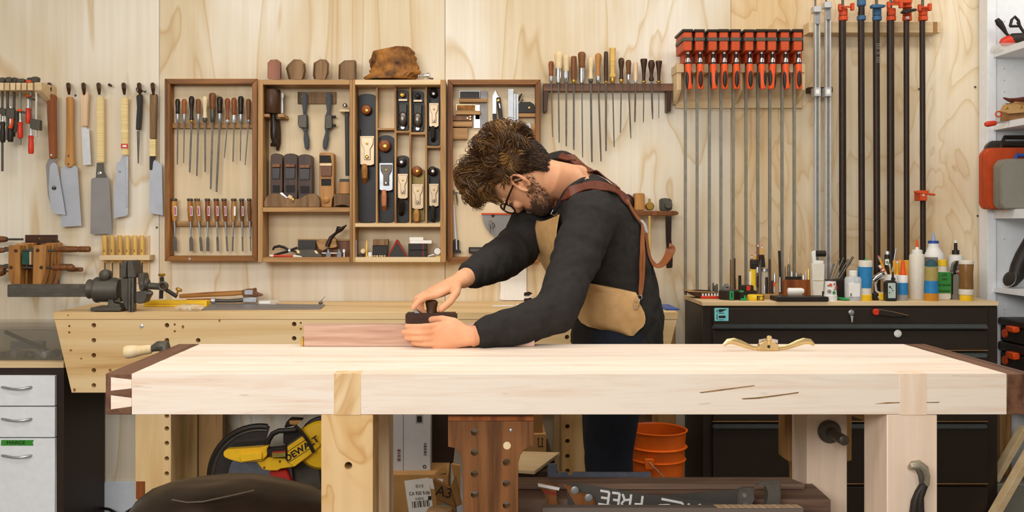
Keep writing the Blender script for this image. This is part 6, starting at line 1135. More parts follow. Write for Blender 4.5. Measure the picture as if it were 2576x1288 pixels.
# ================================================================== things on the white shelves
z = SH[0]; X = XS; d = 3.84
t = thing('router', 'power tool with red nose and black cord end on the top shelf', 'power tool', (X+.05, d, z))
part(B().lathe(P(2516, 108, d), (1, 0, .25), [(0, .006), (.01, .017), (.03, .022), (.06, .022)], 14), 'nose', 'redplastic', t); part(B().lathe(P(2538, 98, d), (1, -.1, 0), [(0, .016), (.01, .023), (.10, .025), (.12, .015)], 14), 'motor', 'black', t)
part(B().tube([P(2541, 93, d), P(2532, 85, d), P(2524, 72, d), P(2514, 58, d), P(2507, 48, d)], [.005, .006, .010, .014, .009], 8), 'plug', 'cable', t)
part(B().tube([P(2541, 66, d), P(2545, 50, d), P(2553, 42, d), P(2562, 52, d), P(2567, 66, d), P(2541, 66, d)], .006, 8), 'cord_loop', 'cable', t); part(B().tube([P(2560, 55, d), P(2568, 70, d), P(2580, 88, d), P(2572, 96, d)], .006, 8), 'cord_tail', 'cable', t)
one(B().poly([(2513, 126), (2512, 116), (2518, 107), (2600, 107), (2600, 126)], d-.03, d+.04), 'clear_case', 'clear', 'clear plastic clamshell under the power tool on the top shelf', 'case', bev=.004)
z = SH[1]; d = 3.83
t = thing('tool_pouch', 'worn tan leather tool pouch slumped on the second shelf', 'tool pouch', (X+.06, d, z))
b2 = B(); R = []
for j in range(9):
    tz = j/8; row = []
    for i in range(28):
        a = 2*PI*i/28; k = (1-.22*tz**2)*(1+.10*mnoise.noise(Vector((2*math.cos(a), 2*math.sin(a), tz*4)))); row.append(Vector((X+.085+.095*k*math.copysign(abs(math.cos(a))**.6, math.cos(a)), d+.05*k*math.sin(a), z+.002+.075*tz+.014*mnoise.noise(Vector((math.cos(a)*2, math.sin(a)*2, 3)))*tz)))
    R.append(row)
part(b2.loft(R), 'bag', 'pouch', t); part(B().poly([(2517, 280), (2525, 263), (2560, 262), (2590, 268), (2590, 282), (2540, 286)], d-.058, d-.05), 'flap', 'leather', t, .001); part(B().tube([P(2524, 246, d-.02), P(2536, 251, d-.02), P(2552, 254, d-.02), P(2590, 250, d-.02)], [.003, .007, .012, .014], 8), 'strap', 'leather_dark', t); part(B().ring(P(2512, 287, d-.04), (.2, 1, 0), .011, .003, 14, 6), 'ring', 'pipeorange', t)
for (x, y) in ((2532, 272), (2568, 270)): part(B().sph(P(x, y, d-.058), (.008, .004, .005), 10, 6), 'snap', 'brass', t)
t = thing('red_screwdriver', 'red-handled screwdriver poking out over the second shelf edge', 'screwdriver', (X-.02, d, z)); part(B().lathe(P(2506, 309, d-.06), (-1, 0, -.15), [(0, .007), (.006, .0105), (.035, .012), (.045, .008)], 12), 'handle', 'redplastic', t); part(B().cyl(P(2506, 309, d-.06), P(2545, 305, d-.06), .0035), 'shaft', 'chrome', t)
z = SH[2]
def hardcase(name, label, x0, x1, y0, y1, h, m, hm):
    t = thing(name, label, 'case', ((x0+x1)/2, (y0+y1)/2, z)); w_ = y1-y0; o = [(x0, z+.02), (x0+.014, z+.0005), (x1-.012, z+.0005), (x1, z+.02), (x1, z+h-.03), (x1-.02, z+h), (x0+.02, z+h-.004), (x0, z+h-.028)]
    part(B().ext([(x, y0, zz_) for x, zz_ in o], (0, w_*.48, 0)), 'shell', m, t, .004, seg=2); part(B().ext([(x, y0+w_*.5, zz_) for x, zz_ in o], (0, w_*.5, 0)), 'shell', m, t, .004, seg=2)
    part(B().tube([(x0+.075, y0+w_*.5, z+h-.004), (x0+.08, y0+w_*.5, z+h+.012), (x0+.18, y0+w_*.5, z+h+.012), (x0+.185, y0+w_*.5, z+h-.004)], .008, 8), 'handle', hm, t); return t
hardcase('orange_case', 'bright orange plastic tool case standing on the middle shelf', wx(2481, 3.80), 2.62, 3.80, 3.86, .255, 'clampred', 'black')
hardcase('grey_case', 'grey plastic tool case with blue latch in front of the orange case', wx(2518, 3.73), 2.62, 3.73, 3.79, .205, 'greycase', 'darkblue')
hardcase('smoked_case', 'dark smoked organiser case behind the orange case', wx(2483, 3.87), 2.62, 3.868, 3.90, .29, 'smoke', 'black')
z = SH[3]; d = 3.82
t = thing('cordless_drill', 'black cordless tool lying on the lower white shelf', 'power tool', (X+.05, d, z))
part(B().tube([P(2545, 712, d), P(2556, 695, d), P(2562, 670, d), P(2574, 645, d), P(2600, 610, d)], [.022, .030, .030, .032, .04], 14), 'body', 'black', t); part(B().lathe(P(2552, 706, d), (-.85, -.2, .3), [(0, .028), (.012, .033), (.03, .030), (.034, .018)], 16), 'chuck', 'dk_tin', t); part(B().ring(P(2540, 702, d-.006), (-.85, -.2, .3), .0315, .0022, 18, 6), 'chuck_ring', 'chrome', t)
z = SH[4]; z0 = z
for i, (h, lab) in enumerate(((.120, 'lowest'), (.118, 'middle'), (.10, 'top'))):
    xo = X+.008; t = thing('tool_box', lab+' black toolbox with orange latches in the stack by the chest', 'toolbox', (xo+.2, 3.7, z0), 'stacked black toolboxes')
    part(B().box(xo+.008, xo+.42, 3.50, 3.89, z0+.0005, z0+h*.66), 'body', 'black', t, .006); part(B().box(xo, xo+.43, 3.494, 3.896, z0+h*.68, z0+h-.001), 'lid', 'black', t, .006)
    for y in (3.56, 3.74): part(B().box(xo-.022, xo+.006, y, y+.06, z0+h*.5, z0+h*.74), 'latch', 'orange', t, .004)
    part(B().lathe((xo+.009, 3.85, z0+h*.35), (-1, 0, 0), [(0, .019), (.008, .017)], 16), 'round_clip', 'orange', t); z0 += h
def strip(lab, name, a, e, d, w_, m='lightwood'):
    p, q_ = P(*a, d), P(*e, d); dv = (q_-p).normalized(); nv = Vector((-dv.z, 0, dv.x))*w_; one(B().ext([p, q_, q_+nv, p+nv], (0, .045, 0)), name, m, lab, 'board', bev=.001)
strip('long plywood strip leaning slantwise beside the black chest', 'leaning_board', (2514, 1215), (2592, 1080), 3.70, .022); strip('second wooden strip leaning lower down in front of the first strip', 'leaning_strip', (2500, 1330), (2640, 1085), 3.58, .024)
one(B().box(wx(2516, 3.84), wx(2545, 3.84), 3.84, 3.86, .0005, .48), 'offcut_panel', 'oak_z', 'brown upright offcut panel standing behind the leaning strips', 'board', bev=.001)
one(B().box(2.05, 2.45, 3.69, 3.80, .0005, wz(1216, 3.70)), 'grey_crate', 'greycase', 'low grey crate on the floor behind the leaning strips', 'crate', bev=.004)

# ================================================================== under the front bench
def slab(name, lab, x0, x1, y0, y1, z0, z1, m): return one(B().box(x0, x1, y0, y1, z0, z1), name, m, lab, 'plank', 'planks stacked under the bench', bev=.0015)
DPK = wood('dusty_walnut_plank', '#826856', '#63493A', 'x', .65, 1, 22, c3='#3C2B20')
zs = .321
for i, (xr_, h) in enumerate(((.80, .05), (.82, .05), (.84, .045))):
    slab('stacked_plank', ['lowest dark plank stacked under the bench shelf saws', 'second dark plank from the bottom of the bench shelf stack', 'third dark plank, just under the saws on the bench shelf'][i], wx(1290, 2.3), xr_, 2.30, 2.44, zs+.0005, zs+h, DPK); zs += h
b = B().ext([(wx(1290, 2.3), 2.30, zs+.0005), (wx(2090, 2.3), 2.30, zs+.0005), (wx(2065, 2.3)+.03, 2.44, zs+.0005), (wx(1290, 2.3), 2.44, zs+.0005)], (0, 0, .554-zs-.001))
one(b, 'stacked_plank', DPK, 'broad dusty plank whose end shows beside the pale bench leg', 'plank', 'planks stacked under the bench', bev=.0015)
b = B().ext([(wx(1290, 2.4), 2.38, .555), (wx(2018, 2.4), 2.38, .555), (wx(1998, 2.4), 2.445, .555), (wx(1290, 2.4), 2.445, .555)], (0, 0, .014))
one(b, 'stacked_plank', DPK, 'topmost thin dark plank lying at the back of the bench shelf stack', 'plank', 'planks stacked under the bench', bev=.001)
one(B().poly([(1378, 1167), (1401, 1167), (1401, 1193), (1408, 1188), (1428, 1188), (1430, 1196), (1440, 1196), (1442, 1188), (1637, 1188), (1637, 1203), (1378, 1203)], 2.447, 2.453), 'steel_gauge', 'greyblue', 'long bluish steel gauge standing behind the stacked planks', 'steel gauge')
fb = thing('edge_board', 'grey board on edge along the front of the shelf saws', 'board', P(1690, 1288, 2.22))
part(B().box(wx(1365, 2.22), wx(2022, 2.22), 2.22, 2.245, .3205, wz(1277.5, 2.22)), 'board', mat('dusty_grey_wood', '#6F6258', .7, var=.08, stretch=(.1, 1, 1)), fb, .001)
for i in range(12):
    x = 1806+i*18; z_ = wz(1277.5, 2.22); part(B().ext([(wx(x, 2.22), 2.2205, z_), (wx(x+15, 2.22), 2.2205, z_), (wx(x+10, 2.22), 2.2445, z_), (wx(x-5, 2.22), 2.2445, z_)], (0, 0, .0008)), 'pale_stripe', 'pinkwood', fb)
# two handsaws
def hsaw(label, blade, handle, hole, hm, d, marks=()):
    t = thing('handsaw', label, 'saw', P(blade[0][0], 1286, d), 'handsaws under the bench')
    part(B().poly(blade, d-.0006, d+.0006), 'blade', mat('oily_saw_plate', '#57524B', .5, .45, var=.12, scale=9), t)
    h_ = part(B().poly(handle, d-.012, d+.012), 'handle', hm, t, .004, seg=2)
    if hole: cut(h_, B().poly(hole, d-.05, d+.05))
    return t
t = hsaw('handsaw with brown handle and white painted lettering under the bench', [(1425, 1213), (1480, 1220), (1560, 1233), (1660, 1247), (1780, 1262), (1960, 1284), (1960, 1300), (1430, 1300)],
    [(1352, 1218), (1360, 1214), (1400, 1224), (1409, 1228), (1428, 1223), (1446, 1226), (1456, 1240), (1470, 1243), (1486, 1246), (1496, 1254), (1498, 1270), (1496, 1310), (1392, 1310), (1380, 1275), (1370, 1247), (1366, 1233), (1353, 1226)],
    [(1402, 1238), (1418, 1232), (1428, 1240), (1440, 1262), (1462, 1300), (1412, 1300), (1404, 1270)], 'midwood', 2.262)
for (x, y) in ((1481, 1252), (1446, 1233)): part(B().lathe(P(x, y, 2.25), (0, -1, 0), [(0, .0095), (.002, .0095), (.003, .006)], 14), 'saw_nut', 'steel', t)
part(B().poly([(1367, 1233), (1400, 1240), (1400, 1246), (1368, 1239)], 2.2475, 2.2505), 'red_stripe', 'redline', t); part(B().poly([(1353, 1216), (1408, 1227), (1406, 1234), (1354, 1224)], 2.2470, 2.2505), 'white_patch', 'paintwhite', t)
def stroke(pts, w_=4.0): part(B().tube([P(x, y, 2.2608) for x, y in pts], w_/2*2.26/F, 8, .12), 'painted_stroke', 'paintwhite', t)
S = lambda X_, Y_: (1280+X_/4.806, 1020+Y_/4.806)
for st in ([(1105, 1030), (1215, 1048)], [(1215, 1048), (1195, 1205)], [(1115, 1112), (1200, 1125)], [(1080, 1190), (1190, 1208)], [(1250, 1055), (1340, 1065)], [(1340, 1065), (1320, 1225)], [(1260, 1140), (1330, 1148)], [(1220, 1212), (1318, 1225)],
           [(1375, 1070), (1400, 1140)], [(1480, 1075), (1460, 1225)], [(1465, 1140), (1400, 1145), (1365, 1180), (1380, 1225), (1440, 1230)], [(1618, 1095), (1600, 1240)], [(1520, 1192), (1600, 1196)], [(1845, 1130), (2100, 1180)], [(2100, 1180), (2115, 1235)], [(1765, 1225), (1830, 1208), (1930, 1205), (1975, 1225)], [(2170, 1185), (2190, 1235)], [(2260, 1230), (2310, 1200), (2350, 1235)]):
    stroke([S(*p) for p in st], 6.0)
t = hsaw('handsaw with grey-painted handle facing the other way under the bench', [(1560, 1254), (1640, 1248), (1740, 1240), (1870, 1230), (1880, 1235), (1880, 1300), (1560, 1300)],
    [(1858, 1238), (1866, 1230), (1885, 1229), (1900, 1232), (1906, 1223), (1914, 1217), (1966, 1211), (1970, 1218), (1964, 1225), (1966, 1250), (1964, 1310), (1862, 1310), (1856, 1262)],
    [(1908, 1246), (1916, 1236), (1928, 1231), (1940, 1236), (1945, 1252), (1940, 1290), (1904, 1296), (1902, 1284), (1910, 1268), (1908, 1254)], mat('grey_painted_wood', '#5E5850', .45), 2.28)
for (x, y) in ((1873, 1246), (1877, 1270)): part(B().lathe(P(x, y, 2.268), (0, -1, 0), [(0, .006), (.002, .005)], 12), 'saw_nut', 'steel', t)
# lever clamp on the right leg
t = thing('lever_clamp', 'steel-jawed lever clamp with black handles hanging on the bench leg', 'clamp', P(2310, 1290, 2.05)); d = 2.045; q = d/F
part(B().tube([P(2290, 1176, d+.012), P(2297, 1171, d), P(2310, 1170, d), P(2322, 1180, d), P(2328, 1200, d), P(2327, 1220, d)], [.006, .010, .012, .012, .010, .009], 12), 'jaw', mat('worn_nickel', '#A79C88', .35, .7), t)
part(B().tube([P(2308, 1180, d-.012), P(2316, 1195, d-.014), P(2318, 1215, d-.012)], [.005, .006, .005], 8), 'linkage', 'iron', t)
part(B().tube([P(2326, 1216, d), P(2310, 1240, d), P(2302, 1262, d), P(2298, 1300, d), P(2294, 1340, d)], [.009, .008, .009, .010, .009], 10), 'handle', 'black', t); part(B().tube([P(2326, 1222, d-.004), P(2316, 1250, d-.004), P(2314, 1280, d-.004), P(2322, 1340, d-.004)], [.007, .007, .009, .009], 10), 'handle', 'black', t)
# round stool
t = thing('stool', 'round stool with puffy cracked black leather seat under the bench', 'stool', (wx(590, 2.6), 2.62, 0))
cx_, cy_ = wx(572, 2.52), 2.56; R = []
rad = [(0.0, .531), (.05, .5305), (.12, .526), (.18, .515), (.23, .497), (.268, .472), (.29, .44), (.298, .405), (.287, .375), (.26, .36), (.05, .355)]
for r, z_ in rad:
    row = []
    for i in range(40):
        a = 2*PI*i/40; k = 1+.02*math.sin(3*a+1); row.append(Vector((cx_+max(r, .002)*k*math.cos(a), cy_+max(r, .002)*.62*k*math.sin(a), z_+(.008*mnoise.noise(Vector((math.cos(a)*r*9, math.sin(a)*r*9, 0))) if r > .01 else 0))))
    R.append(row)
part(B().loft(R), 'seat', 'seat', t)
part(B().tube([Vector((cx_+.2885*math.cos(a), cy_+.179*math.sin(a), .441)) for a in (PI*2*i/40 for i in range(41))], .004, 6), 'piping', 'cable', t)
part(B().tube([P(432, 1257, 2.435), P(470, 1264, 2.42), P(510, 1262, 2.41), P(580, 1247, 2.42), P(640, 1233, 2.44)], .002, 6), 'seam', mat('worn_seam', '#6B5B4A', .5), t)
part(B().cyl((cx_, cy_, .09), (cx_, cy_, .37), .028, seg=16), 'column', 'black', t)
for i in range(5):
    a = 2*PI*i/5; part(B().tube([(cx_, cy_, .11), (cx_+.12*math.cos(a), cy_+.12*math.sin(a), .09), (cx_+.2*math.cos(a), cy_+.2*math.sin(a), .065)], [.018, .016, .012], 8).sph((cx_+.2*math.cos(a), cy_+.2*math.sin(a), .028), .027, 10, 8), 'foot', 'black', t)
# compound mitre saw on the floor beneath the rear bench
t = thing('mitre_saw', 'yellow and black electric mitre saw on the floor behind the stool', 'mitre saw', (wx(680, 3.6), 3.62, 0)); d = 3.60
S = lambda X_, Y_: (560+X_/7.154, 1040+Y_/7.154)
def arcp(cx_, cy_, r, a0, a1, k=12): return [(cx_+r*math.cos(math.radians(a0+(a1-a0)*i/k)), cy_-r*math.sin(math.radians(a0+(a1-a0)*i/k))) for i in range(k+1)]
g = arcp(655, 1200, 127, 80, 215, 18)+[(600, 1290), (655, 1290), (640, 1195), (664, 1120)]
part(B().poly(g, d+.03, d+.05), 'blade_guard', 'guard', t, .002); part(B().tube([P(x, y, d+.028) for x, y in arcp(655, 1200, 118, 82, 200, 20)], .004, 6), 'guard_rim', 'darksteel', t); part(B().tube([P(x, y, d+.04) for x, y in arcp(655, 1200, 127, 82, 215, 20)], .013, 8), 'guard_edge', 'black', t)
part(B().lathe(P(655, 1200, d+.02), (0, 1, 0), [(0, .125), (.002, .125)], 48), 'saw_blade', mat('sawblade_steel', '#7E8390', .3, .8), t)
part(B().poly([S(10, 700), S(60, 655), (655, 1126), (672, 1122), (676, 1122), S(790, 640), S(800, 760), S(700, 860), S(330, 885), S(120, 830), S(20, 780)], d-.05, d-.01), 'front_handle', 'yellowpaint', t, .008, seg=2)
part(B().poly([S(300, 790), S(330, 730), S(700, 700), S(710, 830), S(330, 885)], d-.062, d-.049), 'handle_lip', 'yellowpaint', t, .003)
part(B().poly([S(600, 870), S(830, 790), S(1160, 820), S(1500, 620), S(1700, 480), S(1770, 580), S(1640, 700), S(1290, 965), S(1050, 1000), S(980, 1035), S(840, 1035), S(720, 1020)], d-.03, d+.03), 'arm', 'yellowpaint', t, .004)
part(B().poly([S(1160, 600), S(1440, 410), S(1500, 470), S(1640, 700), S(1290, 965), S(1170, 880)], d-.036, d-.03), 'name_plate', 'yellowpaint', t, .002)
part(B().poly([S(780, 640), S(1150, 600), S(1150, 800), S(880, 805), S(790, 720)], d-.045, d-.012), 'switch_block', 'black', t, .004); part(B().poly([S(890, 690), S(1130, 670), S(1130, 780), S(890, 795)], d-.0462, d-.0448), 'warning_label', mat('olive_sticker', '#8C7A35', .6), t); part(B().poly([S(890, 690), S(1130, 670), S(1130, 695), S(890, 712)], d-.047, d-.0455), 'warning_stripe', 'sawred', t)
part(B().tube([P(*S(x, y), d-.02) for x, y in ((790, 600), (830, 480), (900, 370), (1010, 315), (1180, 305), (1330, 290))], .010, 8), 'carry_handle', 'black', t); part(B().poly([S(1090, 290), S(1330, 270), S(1450, 380), S(1170, 580), S(1090, 550)], d-.01, d+.02), 'arm_core', 'black', t, .004); part(B().poly([S(1170, 560), S(1400, 400), S(1460, 440), S(1170, 620)], d-.034, d-.01), 'grey_strip', 'darksteel', t)
part(B().lathe(P(815, 1110, d+.06), (0, -1, 0), [(0, .10), (.05, .10), (.07, .085), (.078, .04)], 32), 'motor_housing', 'yellowpaint', t); part(B().ring(P(815, 1110, d+.012), (0, 1, 0), .088, .011, 32, 8), 'motor_ring', 'black', t); part(B().poly([S(1100, 270), S(1150, 140), S(1210, 105), S(1440, 120), S(1300, 220)], d+.0, d+.05), 'battery_cap', 'black', t, .005); part(B().poly([S(1200, 130), S(1420, 125), S(1330, 215), S(1210, 195)], d-.003, d+.001), 'cap_panel', 'honey_x', t)
part(B().tube([P(*S(x, y), d-.042) for x, y in ((1300, 215), (1420, 330), (1530, 480), (1640, 700))], .007, 6), 'cable_guide', 'black', t)
text('DEWALT', .033, 'lettering', 'inkdark', t, P(*S(1425, 640), d-.0372), roty=-.585, bold=.0009, sx=1.12)
for (a, e) in ((S(1165, 690), S(1500, 470)), (S(1175, 890), S(1600, 615))): part(B().tube([P(*a, d-.0364), P(*e, d-.0364)], .0012, 6), 'plate_rule', 'inkdark', t)
for p_ in ((1030, 865), (750, 975)): part(B().lathe(P(*S(*p_), d-.03), (0, -1, 0), [(0, .005), (.003, .004)], 10), 'screw', 'midwood', t)
part(B().poly([(678, 1186), (720, 1182), (735, 1220), (680, 1222)], d-.01, d+.04), 'red_knob', 'sawred', t, .004); part(B().box(wx(600, d), wx(840, d), d-.06, d+.14, .0005, .07), 'base', 'darksteel', t, .008); part(B().box(wx(650, d), wx(700, d), d+.06, d+.12, .07, .30), 'pivot_post', 'iron', t, .006); part(B().poly([(720, 1180), (800, 1140), (810, 1230), (740, 1230)], d+.05, d+.12), 'motor_mount', 'iron', t, .004)
# boxes behind the bench
t = thing('white_carton', 'tall white shipping carton with grey print behind the bench legs', 'box', P(1035, 1187, 3.2)); d = 3.05; zw = wz(1187, d)
part(B().box(wx(984, d), wx(1083, d), d, d+.18, zw, wz(1030, d)), 'carton', mat('white_card', '#C9C8C8', .8, var=.03), t, .001); part(B().box(wx(1014, d), wx(1015, d), d-.0006, d, zw, wz(1030, d)), 'flap_seam', 'darksteel', t)
part(B().pb(1046, 1064, 1040, 1065, d-.0008, d-.0001), 'printed_box', mat('light_print', '#9C9A98', .8), t); part(B().pb(1049, 1061, 1047, 1062, d-.0014, d-.0007), 'printed_code', 'inkdark', t)
text('||||| |||| || ||||', .012, 'red_print', 'redline', t, P(1003, 1145, d-.0008), roty=-PI/2, sx=.7); text('|| |||| ||| |||| ||', .01, 'side_print', 'inkdark', t, P(1069, 1130, d-.0008), roty=-PI/2, sx=.8); part(B().ring(P(1068, 1174, d-.001), (0, 1, 0), .005, .0013, 8, 4), 'recycle_mark', 'inkdark', t)
t = thing('brown_carton', 'brown cardboard carton with white shipping label beneath the white one', 'box', (wx(1060, 3.0), 3.1, 0)); d = 3.0
part(B().box(wx(985, d), wx(1128, d), d, d+.25, .0005, wz(1194, d)), 'carton', 'cardboard', t, .001); part(B().ext([P(1092, 1196, d), P(1123, 1190, d), P(1122, 1172, d+.05), P(1100, 1188, d+.06)], (0, .003, .003)), 'flap', 'cardboard2', t)
lb = part(B().poly([(1017, 1210), (1078, 1202), (1090, 1283), (1092, 1300), (1030, 1300)], d-.0014, d-.0002), 'shipping_label', 'paper', t); part(B().poly([(1076, 1204), (1115, 1205), (1112, 1230), (1084, 1230)], d-.0008, d), 'second_label', 'paper', t)
for i, w_ in enumerate((1.6, 3, 1.2, 2.2, 3.4, 1.2, 2.6, 1.6, 3, 1.4)): part(B().poly([(1036+i*4.6, 1262-i*.5), (1036+i*4.6+w_, 1262-i*.5), (1038+i*4.6+w_, 1278-i*.5), (1038+i*4.6, 1278-i*.5)], d-.002, d-.0013), 'barcode_bar', 'inkdark', lb)
for (s, y, sz) in (('CA 920 9-06', 1241, .016), ('|||| || |||', 1222, .011), ('||| |||||| |||', 1254, .009)): text(s, sz, 'label_lettering', 'inkdark', lb, P(1055, y, d-.002), roty=-.06, sx=.8)
part(B().pb(1077, 1085, 1248, 1258, d-.002, d-.0013), 'label_square', 'inkdark', lb)
t = thing('small_carton', 'little open brown carton marked A3 leaning before the bigger carton', 'box', P(1120, 1290, 2.9)); d = 2.92
part(B().ext([P(1088, 1205, d), P(1130, 1228, d-.01), P(1145, 1275, d-.01), P(1098, 1256, d)], (.004, .02, 0)), 'front_flap', 'cardboard2', t, .0006); part(B().ext([P(1097, 1256, d), P(1146, 1276, d-.01), P(1150, 1330, d-.01), P(1102, 1325, d)], (0, .06, 0)), 'body', 'cardboard2', t); part(B().ext([P(1133, 1225, d+.01), P(1144, 1200, d+.03), P(1160, 1270, d+.03), P(1148, 1275, d+.01)], (.003, .01, 0)), 'side_flap', 'cardboard', t)
text('A3', .045, 'marker_lettering', 'inkdark', t, P(1117, 1239, d-.014), roty=.25); part(B().poly([(1112, 1266), (1122, 1270), (1121, 1278), (1111, 1275)], d-.014, d-.010), 'blue_mark', 'teal', t)
one(B().ext([P(1136, 1168, 2.97), P(1158, 1172, 2.97), P(1158, 1262, 2.97), P(1152, 1262, 2.97)], (0, .01, .002)), 'cardboard_sheet', 'cardboard', 'upright pale cardboard sheet beside the walnut board with holes', 'cardboard')
one(B().box(wx(1085, 3.15), wx(1140, 3.15), 3.15, 3.35, wz(1187, 3.05), wz(1030, 3.15)), 'dark_carton', mat('dark_card', '#3B2A1C', .8), 'dark brown carton standing beside the white carton', 'box', bev=.001)
t = thing('arrow_carton', 'brown carton printed with two upward arrows behind the walnut board', 'box', P(1340, 1145, 3.3)); d = 3.3
part(B().box(wx(1300, d), wx(1374, d), d, d+.2, wz(1146, d), wz(1092, d)), 'lower', 'cardboard', t, .001); part(B().box(wx(1300, d), wx(1366, d), d+.02, d+.2, wz(1092, d), wz(1030, d)), 'upper', 'cardboard2', t, .001)
for x in (1354.5, 1364): part(B().poly([(x-1, 1121), (x+.8, 1121), (x+.8, 1105), (x+2.8, 1105), (x-.1, 1100), (x-3, 1105), (x-1, 1105)], d-.0008, d), 'printed_arrow', 'inkdark', t)
part(B().pb(1353, 1367, 1122, 1124, d-.0008, d), 'printed_bar', 'inkdark', t)
one(B().box(wx(1300, 3.25), wx(1375, 3.25), 3.26, 3.5, wz(1187, 3.25), wz(1146, 3.3)-.001), 'dark_crate', mat('dark_card', '#3B2A1C', .8), 'dark crate under the carton with arrows', 'crate', bev=.002)
b = B().ext([(wx(1295, 3.0), 3.0, .43), (wx(1345, 3.0), 3.0, .425), (wx(1410, 3.2), 3.22, .43), (wx(1290, 3.2), 3.24, .43)], (0, 0, .012)); one(b, 'plywood_offcut', 'lightwood', 'pale plywood offcut lying flat under the cartons', 'board', bev=.0008)
one(B().box(wx(1292, 3.1), wx(1400, 3.1), 3.04, 3.5, .0005, .424), 'floor_crate', mat('dark_card', '#3B2A1C', .8), 'large dark crate on the floor beneath the plywood offcut', 'crate', bev=.002)
one(B().lathe((wx(1107, 2.2), 2.2, .33), (0, 0, 1), [(0, .012), (.15, .012), (.16, .02), (.205, .033), (.222, .034), (.232, .028), (.235, .01)], 20), 'round_mallet', 'grey_block', 'round grey-brown mallet standing upright on the bench shelf', 'mallet')
# orange bucket
t = thing('bucket', 'orange plastic bucket with wire bail behind the man\'s legs', 'bucket', (wx(1660, 3.55), 3.6, 0)); d = 3.55; cx_ = wx(1659, d); zt_ = wz(1101, d-.1); rt = .114
prof = [(.0, .092), (.002, .093), (zt_-.115, rt-.012), (zt_-.112, rt-.003), (zt_-.108, rt-.011), (zt_-.068, rt-.008), (zt_-.064, rt+.002), (zt_-.06, rt-.007), (zt_-.028, rt-.005), (zt_-.004, rt-.002), (zt_-.003, rt+.003), (zt_, rt+.003), (zt_+.001, rt-.001), (zt_-.004, rt-.006), (zt_-.2, rt-.018), (.004, .086), (.004, .001)]
part(B().lathe((cx_, 3.60, .0004), (0, 0, 1), prof, 40), 'pail', 'bucket', t)
part(B().pb(1623, 1645, 1155, 1182, 3.487, 3.50), 'bail_ear', 'bucket', t, .002); part(B().tube([P(1634, 1163, 3.484), P(1650, 1180, 3.47), P(1672, 1202, 3.462), P(1692, 1218, 3.47)], .0018, 6), 'bail', 'steel', t)
t = one(B().tube([(wx(250, 3.9), 3.93, .03), (wx(270, 3.88), 3.90, .035), (wx(300, 3.85), 3.86, .02), (wx(330, 3.8), 3.82, .01), (wx(400, 3.75), 3.77, .0065)], .006, 8), 'power_cable', 'cable', 'black power cable trailing along the floor by the white baseboard', 'cable')
# ================================================================== the man at the bench
import numpy as np
from mathutils.bvhtree import BVHTree
M['skin'] = mat('skin', '#E2A880', .5, col2='#D6956C', scale=18)
M['skin'].node_tree.nodes['Principled BSDF'].inputs['Subsurface Weight'].default_value = .12
M['skin'].node_tree.nodes['Principled BSDF'].inputs['Subsurface Radius'].default_value = (.012, .005, .003)
M['shirt'] = mat('black_shirt', '#26221F', .85, var=.15, scale=60, bmp=.1)
M['trousers'] = mat('navy_trousers', '#1D222C', .85, var=.12, scale=60)
M['hairbrown'] = mat('brown_hair', '#332012', .6, col2='#553A1E', scale=40)
M['beard'] = mat('dark_beard', '#5A3826', .75, col2='#A06A4C', scale=160)
M['frame'] = mat('tortoise_frame', '#2A1A10', .25)
def etube(b, pts, ry, rd, seg=28, up=(0, 1, 0)):
    """limb or trunk: rings across the path, ry = half width along y, rd = half depth"""
    pts = [Vector(p) for p in pts]; n = len(pts); R = []
    for i, p in enumerate(pts):
        t = (pts[min(i+1, n-1)]-pts[max(i-1, 0)]).normalized(); u = Vector(up)-t*Vector(up).dot(t); u.normalize(); w_ = t.cross(u)
        R.append([p+u*math.cos(a)*ry[i]+w_*math.sin(a)*rd[i] for a in (2*PI*k/seg for k in range(seg))])
    return b.loft(R)
def limb(b, pts, rs, seg=18): return b.tube(pts, rs, seg)
def fuse(b, voxel, it=4, keep=None, name='m'):
    """melt overlapping solids into one continuous skin, then relax it; keep(co) -> 0..1 damps the relaxing"""
    me = bpy.data.meshes.new(name); me.from_pydata(b.v, [], b.f); me.update()
    bm = bmesh.new(); bm.from_mesh(me); bmesh.ops.recalc_face_normals(bm, faces=bm.faces); bm.to_mesh(me); bm.free()
    o = bpy.data.objects.new('w', me); COL.objects.link(o); md = o.modifiers.new('r', 'REMESH'); md.mode = 'VOXEL'; md.voxel_size = voxel
    bpy.context.view_layer.update(); new = bpy.data.meshes.new_from_object(o.evaluated_get(bpy.context.evaluated_depsgraph_get())); bpy.data.objects.remove(o)
    n = len(new.vertices); co = np.empty(n*3); new.vertices.foreach_get('co', co); co = co.reshape(n, 3)
    e = np.empty(len(new.edges)*2, dtype=np.int64); new.edges.foreach_get('vertices', e); e = e.reshape(-1, 2)
    deg = np.bincount(e.ravel(), minlength=n)[:, None].astype(float)
    k = np.ones((n, 1))*.55
    if keep is not None: k *= keep(co)[:, None]
    for s in range(it):
        acc = np.zeros((n, 3)); np.add.at(acc, e[:, 0], co[e[:, 1]]); np.add.at(acc, e[:, 1], co[e[:, 0]])
        co = co+k*(acc/np.maximum(deg, 1)-co)
    new.vertices.foreach_set('co', co.ravel()); new.update()
    for p in new.polygons: p.use_smooth = True
    return new
def mesh_obj(me, name, m, parent, label=None):
    off = wloc(parent); me.transform(Matrix.Translation(-off)); o = bpy.data.objects.new(name, me); COL.objects.link(o)
    me.materials.clear(); me.materials.append(M[m]); o.parent = parent; WL[o.name] = off
    if label: o['label'] = label
    return o
def bvh_of(me): return BVHTree.FromPolygons([v.co.copy() for v in me.vertices], [list(p.vertices) for p in me.polygons])

